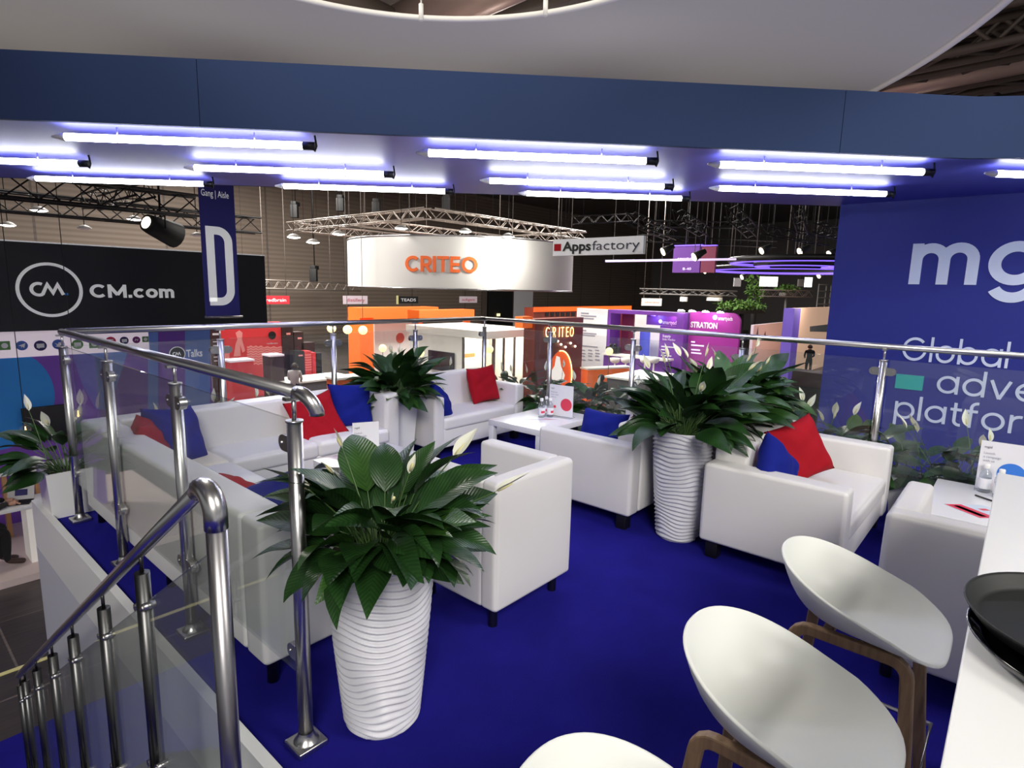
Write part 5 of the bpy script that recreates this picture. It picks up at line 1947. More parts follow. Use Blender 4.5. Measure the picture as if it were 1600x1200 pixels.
# ---------------------------------------------------------------- hanging round banner with orange letters
DC, RC_ = 24.4, 4.6
cc = at(722, 412, D=DC)
tz, bz = at(722, 377, D=DC - RC_ * .5).z, at(722, 452, D=DC - RC_ * .9).z
t = thing('round_banner', 'big round white hanging banner with orange letters', 'banner', (cc.x, cc.y, bz))
HB = tz - bz
bb = MB(); bb.lathe([(RC_, 0), (RC_, HB)], 96); bb.build('banner_cloth', 'banner', t)
bb = MB()
cang = math.atan2(CAM.y - cc.y, CAM.x - cc.x)
bb.tube([(RC_ * math.cos(2 * math.pi * k / 96), RC_ * math.sin(2 * math.pi * k / 96), 0) for k in range(96)], .03, 6, closed=True)
bb.tube([(RC_ * math.cos(2 * math.pi * k / 96), RC_ * math.sin(2 * math.pi * k / 96), HB) for k in range(96)], .03, 6, closed=True); bb.build('hoop', 'steel', t)


def wrap(bb, txt, pxa, pxb, pya, pyb, w=.26):
    """letters bent round the banner"""
    dd = DC - RC_ * .98
    xa, xb = (pxa - 722) * dd / FPX, (pxb - 722) * dd / FPX
    za, zb_ = at(722, pyb, D=dd).z - bz, at(722, pya, D=dd).z - bz
    tot, items = 0, []
    for ch in txt:
        s_, ad = glyph(ch, w); items.append((tot, s_)); tot += ad + .1
    tot -= .1
    sx, sz = (xb - xa) / tot, (zb_ - za) / 1.36

    def put(p, k):
        u = xa + p[0] * sx
        th = cang + math.asin(max(-.99, min(.99, u / RC_)))
        return Vector(((RC_ + .02 + .02 * k) * math.cos(th), (RC_ + .02 + .02 * k) * math.sin(th), za + p[1] * sz))
    for x, st2 in items:
        for s_ in st2:
            fine = []
            for i in range(len(s_) - 1):
                for q in range(3): fine.append((s_[i][0] + (s_[i + 1][0] - s_[i][0]) * q / 3 + x, s_[i][1] + (s_[i + 1][1] - s_[i][1]) * q / 3))
            fine.append((s_[-1][0] + x, s_[-1][1]))
            stroke_strip(bb, fine, w, put)


bb = MB(); wrap(bb, 'CRITEO', 633, 746, 401, 426); bb.build('lettering', 'criteo', t)
bb = MB()
for k in range(8):
    a_ = cang + R_(22 + 45 * k)
    bb.tube([(RC_ * math.cos(a_), RC_ * math.sin(a_), HB), (RC_ * math.cos(a_), RC_ * math.sin(a_), 9.598 - bz)], .012, 5)
bb.build('suspension_cable', 'cable', t)

ZT = 4.0
N_ = at(668, 333, Z=ZT)
L_ = at(430, 352, Z=ZT)
sd_ = max(6.0, L_.y - N_.y)
AT = 'aluminium trusses above the round banner'
box_truss('lighting_truss', 'aluminium truss forming the left side of the square above the round banner', (N_.x, N_.y, ZT), (N_.x, N_.y + sd_, ZT), .34, .03, 'alutruss', 22, AT)
box_truss('lighting_truss', 'aluminium truss forming the right side of the square above the round banner', (N_.x + .2, N_.y, ZT), (N_.x + sd_, N_.y, ZT), .34, .03, 'alutruss', 22, AT)
box_truss('lighting_truss', 'aluminium truss at the back of the square above the round banner', (N_.x + .2, N_.y + sd_, ZT), (N_.x + sd_, N_.y + sd_, ZT), .34, .03, 'alutruss', 22, AT)
box_truss('lighting_truss', 'aluminium truss at the right rear of the square above the round banner', (N_.x + sd_ + .2, N_.y, ZT), (N_.x + sd_ + .2, N_.y + sd_, ZT), .34, .03, 'alutruss', 22, AT)
box_truss('lighting_truss', 'aluminium truss crossing the middle of the square above the round banner', (N_.x + .2, N_.y + sd_ * .5, ZT - .02), (N_.x + sd_, N_.y + sd_ * .5, ZT - .02), .30, .026, 'alutruss', 20, AT)
for px, py, D, lb in ((459, 371, 24, 'dome lamp at the far left corner of the aluminium truss square'), (489, 379, 23, 'dome lamp hanging lowest at the left of the aluminium truss square'),
                      (529, 366, 22, 'dome lamp under the left side of the aluminium truss square'), (600, 373, 26, 'dome lamp just above the left rim of the round banner'),
                      (627, 357, 20, 'dome lamp near the front corner of the aluminium truss square'), (692, 372, 24, 'dome lamp just above the orange letters of the round banner'),
                      (727, 362, 21, 'dome lamp under the right side of the aluminium truss square'), (794, 370, 19.5, 'brightest dome lamp before the right part of the round banner')):
    dome_lamp(lb, px, py, D, 10.5, 'dome lamps under the aluminium truss square', up=.45)
bl = bpy.data.lights.new('banner_lamp', 'POINT'); bl.energy = 260; bl.shadow_soft_size = .15; bl.color = (1, .96, .88)
bo = bpy.data.objects.new('banner_lamp', bl); bo.location = at(794, 392, D=19.2); COL.objects.link(bo)

# black moving-head speakers hung along the rear wall
for px, py, D, lb in ((460, 330, 33, 'black angled speaker on the hall wall, left of the aluminium truss'), (532, 320, 31, 'black angled speaker hung above the left truss corner'),
                      (588, 326, 30, 'black angled speaker behind the aluminium truss'), (490, 430, 34, 'black angled speaker above the thin far truss'),
                      (697, 318, 30, 'black angled speaker behind the front truss corner')):
    p = at(px, py, D=D)
    t = thing('hall_speaker', lb, 'speaker', tuple(p), R_(40), 'black speakers on the rear hall wall')
    k_ = D / FPX
    bb = MB(); bb.rbox(-4 * k_, 4 * k_, -.2, .2, -10 * k_, 10 * k_, .03, 2); bb.build('cabinet', 'black', t)
    bb = MB(); bb.rbox(-4 * k_, 14 * k_, -.15, .15, 9 * k_, 15 * k_, .03, 2); bb.build('arm', 'black', t)
    bb = MB(); bb.tube([(5 * k_, 0, 14 * k_), (5 * k_, 0, 9.598 - p.z)], .03, 6); bb.build('suspension_rod', 'truss', t)
pa_, pb_ = at(405, 443, Y=33), at(560, 446, Y=33)
box_truss('lighting_truss', 'thin far aluminium truss left of the round banner, before the hall wall', (pa_.x - 2, 33, pa_.z), (pb_.x, 33, pa_.z - .1), .5, .05, 'alutruss', 26)

# signs hanging before the rear wall
for (px0, py0, px1, py1, mn, tx, tm, lb) in ((409, 462, 452, 475, 'signred', 'redbrain', 'paper', 'red hanging sign with white lettering before the rear wall'),
                                             (536, 462, 574, 475, 'signpink', 'distillery', 'pinktext', 'pale hanging sign with pink lettering, left of the black one'),
                                             (622, 463, 653, 474, 'black', 'TEADS', 'paper', 'black hanging sign with gold edge between the two pale ones'),
                                             (718, 463, 745, 473, 'signpink', 'softgent', 'pinktext', 'smallest pale hanging sign, right of the orange beams')):
    Y = 31.0
    a, c = at(px0, py0, Y=Y), at(px1, py1, Y=Y)
    t = thing('hanging_sign', lb, 'sign', ((a.x + c.x) / 2, Y, c.z), 0, 'small signs hanging along the rear wall')
    hw_ = (c.x - a.x) / 2
    bb = MB(); bb.box(-hw_, hw_, -.03, .03, 0, a.z - c.z); bb.build('sign_board', mn, t)
    bb = MB(); font_mesh(bb, tx, (-hw_ * .75, -.035, (a.z - c.z) * .3), (1, 0, 0), (0, 0, 1), (0, -1, 0), (a.z - c.z) * .42, hw_ * 1.5, .01); bb.build('lettering', tm, t)
    bb = MB()
    for s_ in (-.8, .8): bb.tube([(hw_ * s_, 0, a.z - c.z), (hw_ * s_, 0, 9.598 - c.z)], .015, 5)
    bb.build('suspension_wire', 'cable', t)
    if mn == 'black':
        bb = MB(); bb.box(-hw_ - .12, -hw_, -.04, .04, -.05, a.z - c.z + .05); bb.build('gold_edge', 'yellow', t)

# ---------------------------------------------------------------- red booth
XR0 = at(352, 540, D=21)
YR = XR0.y
zt_ = at(400, 504, Y=YR).z
t = thing('booth_wall', 'red printed booth wall with white wavy lines, left of the stepped dark boxes', 'booth wall', (XR0.x, YR, FL))
x1_ = at(440, 540, Y=YR).x
bb = MB(); bb.box(-.2, x1_ - XR0.x, 0, .2, 0, zt_ - FL); bb.build('printed_panel', 'rb_red', t)
bb = MB()
for px0, px1, py0, py1, n_ in ((350, 358, 546, 572, 7), (386, 410, 542, 572, 8), (410, 441, 543, 574, 9)):
    for k in range(n_):
        py = py0 + (py1 - py0) * k / n_
        pl = []
        for q in range(13):
            v = at(px0 + (px1 - px0) * q / 12, py + 1.0 * math.sin(q * 1.6), Y=YR)
            pl.append((v.x, v.z))
        stroke_strip(bb, pl, .055, lambda p, k_: Vector((p[0], YR - .004 - .003 * k_, p[1])) - Vector((XR0.x, YR, FL)))
bb.build('wave_print', 'rb_pink', t)
bb = MB()
pl = [(368, 520), (374, 516), (379, 520), (378, 530), (383, 548), (379, 551), (375, 538), (376, 556), (365, 557), (368, 538), (371, 530)]
pl = [at(*q, Y=YR) for q in pl]
bb.prism([(v.x - XR0.x, v.z - FL) for v in pl], (0, -.004, 0), (1, 0, 0), (0, 0, 1), (0, .002, 0)); bb.build('figure_print', 'rb_pink', t)
bb = MB(); c = at(425, 524, Y=YR); disc(bb, (c.x - XR0.x, -.012, c.z - FL), (1, 0, 0), (0, 0, 1), (0, -1, 0), .15, .01); bb.build('round_opening', 'black', t)
a = at(417, 538, Y=YR); bb = MB(); font_mesh(bb, 'redbrain', (a.x - XR0.x, -.006, a.z - FL), (1, 0, 0), (0, 0, 1), (0, -1, 0), .06, .42, .01); bb.build('lettering', 'paper', t)
t = thing('info_board', 'narrow dark panel with white print, between the blue wall and the red wall', 'panel', tuple(at(338, 560, Y=YR - .6)), 0)
p_ = t.location.copy(); t.location.z = FL
a, c = at(329, 513, Y=YR - .6), at(347, 600, Y=YR - .6)
bb = MB(); bb.box(a.x - p_.x, c.x - p_.x, 0, .1, 0, a.z - FL); bb.build('panel_board', 'rb_dark', t)
bb = MB()
for k, py in enumerate((524, 535, 541, 547, 553, 559, 565)):
    v = at(331, py, Y=YR - .6); bb.box(a.x - p_.x + .05, a.x - p_.x + (.3 if k == 0 else .24), -.006, -.001, v.z - FL, v.z - FL + (.07 if k == 0 else .03))
bb.build('print', 'paper', t)
BXS = [(440, 460, 511, 575, 'rb_dark'), (459, 476, 519, 575, 'rb_dark'), (471, 493, 536, 575, 'rb_dark'), (461, 476, 549, 573, 'black'), (476, 487, 549, 573, 'rb_red'), (488, 494, 551, 573, 'rb_red'), (494, 503, 552, 575, 'black')]
for k, (px0, px1, py0, py1, mn) in enumerate(BXS):
    Y = YR - .05 - (.5 if k > 2 else 0)
    a, c = at(px0, py0, Y=Y), at(px1, py1, Y=Y)
    t = thing('display_box', ['tallest dark maroon box right of the red wall', 'second tallest dark maroon box beside the red wall', 'lower dark maroon box at the stepped end of the red booth',
                              'black cube with small prints before the maroon boxes', 'red cube with white wavy lines between the black cubes', 'narrow plain red box beside the wavy cube', 'last small black box at the right end of the red booth'][k],
              'box', ((a.x + c.x) / 2, Y, FL), 0, 'stepped boxes of the red booth')
    hw_ = (c.x - a.x) / 2
    bb = MB(); bb.box(-hw_ + .004, hw_ - .004, .0, .44, 0, a.z - FL); bb.build('box_body', mn, t)
    if k == 4:
        bb = MB()
        for q in range(7):
            z_ = (a.z - FL) * (.55 + .06 * q)
            stroke_strip(bb, [(-hw_ + hw_ * 2 * i / 10, z_ + .02 * math.sin(i * 2.2)) for i in range(11)], .025, lambda p, k_: Vector((p[0], -.002 - .003 * k_, p[1])))
        bb.build('wave_print', 'rb_pink', t)
    if k in (0, 1, 3):
        bb = MB(); bb.box(-.05, .12, -.005, -.001, (a.z - FL) * .88, (a.z - FL) * .91); bb.build('print', 'rb_pink', t)


def booth_counter(label, px0, px1, pyt, D, mtop, mbody, Htop=1.05, dep=.6, name='counter', rz=0, txt=None, grp=None):
    p = at((px0 + px1) / 2, pyt, D=D)
    wv = (px1 - px0) * D / FPX / 2
    z = p.z
    t = thing(name, label, 'counter', (p.x, p.y, FL), rz, grp)
    bb = MB(); bb.box(-wv, wv, -dep / 2, dep / 2, z - FL - .06, z - FL); bb.build('countertop', mtop, t)
    bb = MB(); bb.box(-wv * .95, wv * .95, -dep * .45, dep * .45, 0, z - FL - .06); c = bb.build('counter_body', mbody, t)
    if txt:
        bb = MB(); font_mesh(bb, txt, (-wv * .75, -dep * .45 - .006, (z - FL) * .72), (1, 0, 0), (0, 0, 1), (0, -1, 0), .10, wv * 1.5, .012); bb.build('lettering', 'paper', c)
    return t


booth_counter('red counter with pale top and white lettering before the red wall', 354, 391, 561, 18.5, 'strip', 'rb_red', txt='redbrain')
booth_counter('small high table with pale top before the wavy red wall', 415, 438, 553, 20, 'strip', 'rb_dark')
booth_counter('long white counter left of the person in the pale grey shirt', 420, 545, 590, 20.9, 'boothwhite', 'midgrey', dep=1.3, rz=R_(0))

# ---------------------------------------------------------------- white and orange booth
C0 = at(757, 529, D=20.5)
rx0 = C0.x
ztp = C0.z
lx = at(640, 505, X=rx0)
rxx = at(838, 518, Y=C0.y)
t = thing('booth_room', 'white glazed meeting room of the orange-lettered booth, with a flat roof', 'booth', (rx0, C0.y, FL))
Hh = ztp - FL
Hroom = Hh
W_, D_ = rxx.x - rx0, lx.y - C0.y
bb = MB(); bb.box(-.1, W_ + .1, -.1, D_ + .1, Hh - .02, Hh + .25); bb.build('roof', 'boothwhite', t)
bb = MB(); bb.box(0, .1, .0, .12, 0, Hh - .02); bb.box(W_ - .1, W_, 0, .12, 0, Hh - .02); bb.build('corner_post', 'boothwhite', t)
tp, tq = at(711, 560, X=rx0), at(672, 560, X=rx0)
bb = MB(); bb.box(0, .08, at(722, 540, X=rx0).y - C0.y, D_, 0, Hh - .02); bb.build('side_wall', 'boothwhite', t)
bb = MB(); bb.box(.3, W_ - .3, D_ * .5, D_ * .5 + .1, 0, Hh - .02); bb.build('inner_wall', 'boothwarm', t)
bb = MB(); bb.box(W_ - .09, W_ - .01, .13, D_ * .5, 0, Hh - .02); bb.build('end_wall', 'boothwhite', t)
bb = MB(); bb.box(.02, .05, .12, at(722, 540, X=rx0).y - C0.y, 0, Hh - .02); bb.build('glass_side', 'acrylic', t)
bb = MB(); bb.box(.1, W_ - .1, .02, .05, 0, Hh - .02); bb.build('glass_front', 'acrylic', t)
for px in (787.5, 804, 724):
    v = at(px, 560, Y=C0.y) if px > 757 else None
    bb = MB()
    if v is not None: bb.box(v.x - rx0 - .03, v.x - rx0 + .03, -.01, .06, 0, Hh - .02)
    else:
        v = at(723, 560, X=rx0); bb.box(-.01, .07, v.y - C0.y - .03, v.y - C0.y + .03, 0, Hh - .02)
    bb.build('mullion', 'midgrey', t)
bb = MB(); bb.box(W_ * .35, W_ * .55, D_ * .5 - .02, D_ * .5, Hh * .62, Hh * .68); bb.build('red_print', 'criteo', t)
t = thing('wall_screen', 'black flat screen on the white outer wall of the meeting room', 'screen', (rx0 - .06, (tp.y + tq.y) / 2, at(692, 564, X=rx0).z))
hh_ = (tq.y - tp.y) / 2; vv = (at(692, 549, X=rx0).z - at(692, 579, X=rx0).z) / 2
bb = MB(); bb.box(-.04, .04, -hh_, hh_, -vv, vv); bb.build('display', 'screen', t)
bb = MB(); bb.box(.04, .06, -.2, .2, -.2, .2); bb.build('wall_bracket', 'dark', t)
# point lights added to brighten the peach wall and the meeting room
pl_ = bpy.data.lights.new('booth_point_light', 'POINT'); pl_.energy = 160; pl_.color = (1, .85, .72); pl_.shadow_soft_size = .3
po_ = bpy.data.objects.new('booth_point_light', pl_); po_.location = at(1285, 470, D=29.5); COL.objects.link(po_)
rl = bpy.data.lights.new('room_fill', 'POINT'); rl.energy = 260; rl.color = (1, .9, .75); rl.shadow_soft_size = .3
ro = bpy.data.objects.new('room_fill', rl); ro.location = (rx0 + W_ * .5, C0.y + D_ * .25, FL + Hh * .8); COL.objects.link(ro)

YO = at(620, 500, D=27).y


def orange_beam(label, pts, th):
    t = thing('orange_portal', label, 'portal', (at(pts[0][0], pts[0][1], Y=YO).x, YO, FL), 0, 'orange beams of the white booth')
    b0 = t.location.copy()
    for nm, (px0, py0, px1, py1) in pts[1]:
        a, c = at(px0, py0, Y=YO), at(px1, py1, Y=YO)
        bb = MB(); bb.box(a.x - b0.x, c.x - b0.x, 0, th, (c.z - FL) if py1 < 900 else 0, a.z - FL); bb.build(nm, 'orange', t)
    return t


t = thing('orange_portal', 'orange portal frame with a thick left column behind the rear lily', 'portal', (at(573, 500, Y=YO).x, YO, FL), 0, 'orange beams of the white booth')
b0 = t.location.copy()
for nm, (px0, py0, px1, py1) in (('column', (562, 497, 585, 999)), ('beam', (562, 481, 685, 497))):
    a, c = at(px0, py0, Y=YO), at(px1, py1 if py1 < 900 else 600, Y=YO)
    bb = MB(); bb.box(a.x - b0.x, c.x - b0.x, 0, .9, 0 if py1 > 900 else c.z - FL, a.z - FL); bb.build(nm, 'orange', t)
t = thing('orange_portal', 'shorter orange beam at the right of the portal frame, before the hall wall', 'portal', (at(698, 500, Y=YO - 2).x, YO - 2, FL), 0, 'orange beams of the white booth')
b0 = t.location.copy()
a, c = at(655, 485, Y=YO - 2), at(741, 500, Y=YO - 2)
bb = MB(); bb.box(a.x - b0.x, c.x - b0.x, 0, .8, c.z - FL, a.z - FL); bb.build('beam', 'orange', t)
for px in (737, 662):
    v = at(px, 500, Y=YO - 2)
    bb = MB(); bb.box(v.x - b0.x - .1, v.x - b0.x + .1, .2, .5, 0, c.z - FL); bb.build('column', 'orange', t)
t = thing('booth_wall', 'white back wall inside the orange portal frame', 'booth wall', (at(620, 520, Y=YO + .95).x, YO + .95, FL))
b0 = t.location.copy()
a, c = at(585, 498, Y=YO + .95), at(660, 620, Y=YO + .95)
bb = MB(); bb.box(a.x - b0.x, c.x - b0.x, 0, .1, 0, a.z - FL); bb.build('wall_panel', 'boothwhite', t)
bb = MB(); v = at(625, 528, Y=YO + .94); disc(bb, (v.x - b0.x, -.02, v.z - FL), (1, 0, 0), (0, 0, 1), (0, -1, 0), .25, .01); bb.build('round_print', 'criteo', t)

for k, (px, py, D, r, lb) in enumerate(((518, 513, 23, 7, 'lit yellow globe lamp, leftmost of the hanging row by the orange column'), (543, 515, 22, 7, 'lit yellow globe lamp, middle of the hanging row by the orange column'),
                                        (567, 516, 21, 7, 'lit yellow globe lamp right before the orange column'), (598, 544, 21, 6, 'lit yellow globe lamp on a stand behind the rear lily'),
                                        (657, 552, 21, 6, 'lit yellow globe lamp behind the rear railing post'), (765, 546, 22, 6, 'lit half-round yellow lamp inside the meeting room'),
                                        (952, 549, 22, 6, 'lit yellow globe lamp before the purple booth'))):
    p = at(px, py, D=D); rr = r * D / FPX
    t = thing('globe_lamp', lb, 'lamp', tuple(p), 0, 'yellow globe lamps of the white and orange booth')
    bb = MB(); bb.ball((0, 0, 0), rr, 18); bb.build('globe', 'globe', t)
    bb = MB()
    if k < 3 or k == 5: bb.tube([(0, 0, rr), (0, 0, 9.598 - p.z if k != 5 else FL + Hroom - p.z)], .01, 5); bb.build('cord', 'cable', t)
    else: bb.tube([(0, 0, -rr), (0, 0, FL - p.z)], .015, 5); bb.build('stand', 'cable', t)

# rust-red wall with neon writing and a glowing round niche
NY = at(870, 520, D=21.5).y
a, c = at(836, 499, Y=NY), at(909, 560, Y=NY)
ZN = (at(836, 500, Y=NY).z + at(908, 495, Y=NY).z) / 2
t = thing('neon_wall', 'rust red wall with neon writing above a glowing orange round niche', 'booth wall', (a.x, NY, FL))
b0 = t.location.copy()
bb = MB(); bb.box(0, c.x - a.x, 0, .5, 0, ZN - FL); bb.build('wall_panel', 'rust', t)
bb = MB()
for ch, px, wpx in (('C', 851, 9), ('R', 862, 7), ('I', 871, 3), ('T', 875, 7), ('E', 883, 6), ('O', 889, 9)):
    v = at(px, 527 - (px - 851) * .03, Y=NY); sc_ = wpx * 21.5 / FPX
    st2, ad = glyph(ch, .1)
    for s_ in st2:
        bb.tube([Vector((v.x - b0.x + p_[0] * sc_ / ad, -.05, v.z - FL + p_[1] * .36 / 1.36)) for p_ in s_], .016, 6)
bb.build('neon_lettering', 'neon', t)
for px, py in ((870, 533), (890, 536), (897, 541), (882, 542), (875, 538)):
    v = at(px, py, Y=NY); bb = MB(); bb.ball((v.x - b0.x, -.05, v.z - FL), .045, 10); bb.build('bulb', 'neonwhite', t)
nc = at(874, 590, Y=NY); rn = .78
bb = MB(); pl = [(nc.x - b0.x + rn * math.cos(R_(k)) * .95, max(0, nc.z - FL + rn * 1.28 * math.sin(R_(k)))) for k in range(0, 360, 8)]
bb.prism(pl, (0, -.01, 0), (1, 0, 0), (0, 0, 1), (0, .005, 0)); bb.build('round_niche', 'orange2', t)
bb = MB(); bb.tube([Vector((nc.x - b0.x + rn * math.cos(R_(k)) * .97, -.03, nc.z - FL + rn * 1.30 * math.sin(R_(k)))) for k in range(-30, 100, 6)], .022, 6); bb.build('neon_arc', 'neon', t)
bb = MB(); pl = [at(q[0], q[1], Y=NY) for q in ((861, 580), (866, 572), (869, 556), (874, 558), (876, 572), (882, 586), (880, 594), (862, 594))]
bb.prism([(v.x - b0.x, v.z - FL) for v in pl], (0, -.016, 0), (1, 0, 0), (0, 0, 1), (0, .004, 0)); bb.build('white_figure_print', 'glowpale', t)
a, c = at(817, 495, Y=NY + .1), at(836, 512, Y=NY + .1)
bb = MB(); bb.box(a.x - b0.x, -.005, .1, .45, c.z - FL, a.z - FL); bb.build('orange_block', 'orange', t)

booth_counter('long orange counter front with white top before the purple booth', 905, 990, 573, 23, 'boothwhite', 'orange', dep=.5, rz=R_(-22))
booth_counter('grey counter with white top beside the person in the green coat', 950, 1060, 586, 20, 'boothwhite', 'midgrey', dep=1.6, rz=R_(0))
booth_counter('orange counter with dark round opening, before the globe lamps', 512, 590, 586, 18, 'boothwhite', 'criteo', dep=.6, rz=R_(0))

# orange framed booth behind, with a row of small windows
t = thing('booth_wall', 'orange framed wall with a row of dark slots, above the rust red wall', 'booth wall', (at(870, 490, D=30).x, at(870, 490, D=30).y, FL))
b0 = t.location.copy(); Y2 = b0.y
a, c = at(834, 481, Y=Y2), at(985, 500, Y=Y2)
bb = MB(); bb.box(a.x - b0.x, c.x - b0.x, 0, .6, 0, at(900, 480, Y=Y2).z - FL); bb.build('wall_panel', 'rust', t)
bb = MB(); bb.box(a.x - b0.x - .01, c.x - b0.x, -.03, 0, at(900, 486, Y=Y2).z - FL, at(900, 479, Y=Y2).z - FL); bb.build('orange_rim', 'orange2', t)
for k in range(6):
    px = 852 + 8.2 * k
    bb = MB(); u_, v_ = at(px, 488, Y=Y2), at(px + 5, 494, Y=Y2)
    bb.box(u_.x - b0.x, v_.x - b0.x, -.02, 0, v_.z - FL, u_.z - FL); bb.build('dark_slot', 'black', t)

# big dark gate frame in the rear wall
t = thing('hall_gate', 'dark roller gate in the rear hall wall behind the railing corner', 'gate', (at(782, 480, Y=35.6).x, 35.6, FL))
b0 = t.location.copy()
a, c = at(763, 455, Y=35.6), at(802, 500, Y=35.6)
bb = MB(); bb.box(a.x - b0.x, c.x - b0.x, 0, .2, 0, a.z - FL); bb.build('gate_leaf', 'black', t)
for px in (758, 803):
    v = at(px, 470, Y=35.6); bb = MB(); bb.box(v.x - b0.x - .15, v.x - b0.x + .15, -.1, .25, 0, a.z - FL + .3); bb.build('gate_post', 'roofbeam', t)
bb = MB(); v = at(779, 492, Y=35.5); bb.box(v.x - b0.x - .2, v.x - b0.x + .2, -.12, -.05, v.z - FL - .12, v.z - FL + .12); bb.build('exit_lamp', 'globe', t)
t = thing('slanted_board', 'grey white slanted panel right of the dark gate', 'panel', (at(818, 480, Y=30).x, 30, FL))
b0 = t.location.copy(); a, c = at(806, 455, Y=30), at(832, 495, Y=30)
bb = MB(); bb.box(a.x - b0.x, c.x - b0.x, 0, .2, 0, a.z - FL); bb.build('panel_board', 'grey', t)

# ---------------------------------------------------------------- purple booth
XS_ = at(960, 500, D=27).x
P = lambda px, py: at(px, py, X=XS_)
ya, yb_ = P(1070, 520).y, P(899, 520).y
zt_ = P(960, 484).z
t = thing('info_wall', 'white info wall with grey print and rows of logos, left of the purple booth', 'wall', (XS_, P(924, 520).y, FL))
b0 = t.location.copy()
bb = MB(); bb.box(0, .2, P(948, 520).y - b0.y, P(900, 520).y - b0.y, 0, zt_ - FL); bb.build('wall_panel', 'paper', t)
bb = MB()
for k, (py, ln) in enumerate(((489, 12), (493, 24), (497, 20), (516, 8), (520, 24), (523, 22), (540, 26), (547, 6), (552, 7), (556, 6), (562, 7))):
    for q in range(3 if py > 545 else 1):
        u_ = P(908 + q * 11, py); v_ = P(908 + q * 11 + ln, py)
        bb.box(-.012, -.001, v_.y - b0.y, u_.y - b0.y, u_.z - FL - .03, u_.z - FL + .03)
bb.build('print', 'textgrey', t)
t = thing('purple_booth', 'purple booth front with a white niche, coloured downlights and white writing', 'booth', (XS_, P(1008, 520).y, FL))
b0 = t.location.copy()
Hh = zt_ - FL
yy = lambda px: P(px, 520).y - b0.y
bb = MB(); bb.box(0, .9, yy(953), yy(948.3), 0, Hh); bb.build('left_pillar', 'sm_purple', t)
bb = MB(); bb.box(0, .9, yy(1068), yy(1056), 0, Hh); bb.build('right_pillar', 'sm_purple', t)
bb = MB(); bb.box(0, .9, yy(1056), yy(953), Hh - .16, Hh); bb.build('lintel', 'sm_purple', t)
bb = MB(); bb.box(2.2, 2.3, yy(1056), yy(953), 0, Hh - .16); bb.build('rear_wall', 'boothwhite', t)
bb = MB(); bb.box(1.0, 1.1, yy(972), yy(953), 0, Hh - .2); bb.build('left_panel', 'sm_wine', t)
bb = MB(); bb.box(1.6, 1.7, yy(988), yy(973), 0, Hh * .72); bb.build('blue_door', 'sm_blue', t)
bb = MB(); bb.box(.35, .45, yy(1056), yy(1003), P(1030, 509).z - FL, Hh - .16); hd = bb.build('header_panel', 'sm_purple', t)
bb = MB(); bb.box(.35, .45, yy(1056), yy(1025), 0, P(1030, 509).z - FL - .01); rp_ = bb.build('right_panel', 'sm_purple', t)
bb = MB()
v = P(1024, 506); font_mesh(bb, 'smartyads', (.33, yy(1029), v.z - FL), (0, -1, 0), (0, 0, 1), (-1, 0, 0), .17, abs(yy(1053) - yy(1029)), .012)
disc(bb, (.345, yy(1025), v.z - FL + .10), (0, -1, 0), (0, 0, 1), (-1, 0, 0), .09, .008); bb.build('lettering', 'paper', hd)
bb = MB(); v = P(1031, 527); font_mesh(bb, 'Supply', (.34, yy(1030), v.z - FL), (0, -1, 0), (0, 0, 1), (-1, 0, 0), .11, abs(yy(1043) - yy(1030)), .012)
v = P(1031, 532); font_mesh(bb, 'Side Platform', (.34, yy(1030), v.z - FL), (0, -1, 0), (0, 0, 1), (-1, 0, 0), .09, abs(yy(1054) - yy(1030)))
for py, l_ in ((542, 24), (547, 11), (552, 10), (556, 17)):
    v = P(1029, py); bb.box(.338, .346, yy(1029 + l_), yy(1029), v.z - FL - .025, v.z - FL + .025)
bb.build('print', 'paper', rp_)
for px, col in ((1016, 'sm_blue'), (1028, 'sm_blue'), (1041, 'sm_magenta'), (1053, 'sm_magenta')):
    bb = MB(); v = P(px, 493); bb.lathe([(.001, .02), (.1, .02), (.12, -.02), (.001, -.02)], 12, (.2, yy(px), v.z - FL)); bb.build('downlight', 'litscreen' if 0 else ('purpleled' if col == 'sm_blue' else 'lavled'), t)
for k, (px, c_) in enumerate(((1022, (.35, .45, 1)), (1047, (1, .35, .8)))):
    l_ = bpy.data.lights.new('booth_point_light', 'POINT'); l_.energy = 14; l_.color = c_; l_.shadow_soft_size = .1
    o_ = bpy.data.objects.new('booth_point_light', l_); v = P(px, 495); o_.location = (XS_ + .1, v.y, v.z); COL.objects.link(o_)
t = thing('espresso_machine', 'black espresso machine on the bar of the purple booth', 'coffee machine', (XS_ - .5, P(967, 545).y, P(967, 550).z))
bb = MB(); bb.rbox(-.2, .2, -.28, .28, 0, .28, .02, 1); bb.build('machine_body', 'black', t)
bb = MB(); bb.lathe([(.001, .28), (.07, .28), (.09, .42), (.001, .42)], 12, (0, -.1, 0)); bb.lathe([(.001, .28), (.07, .28), (.09, .4), (.001, .4)], 12, (0, .12, 0)); bb.build('bean_hopper', 'screen', t)
t = thing('bar_table', 'white topped bar of the purple booth with white stools before it', 'bar', (XS_ - .5, P(1005, 555).y, FL))
zb_ = P(967, 551).z - FL
bb = MB(); bb.box(-.3, .3, yy(1060) , yy(957), zb_ - .08, zb_); bb.build('bar_top', 'boothwhite', t)
bb = MB(); bb.box(-.2, .25, yy(1060) + .05, yy(957) - .05, 0, zb_ - .08); bb.build('bar_front', 'sm_purple', t)
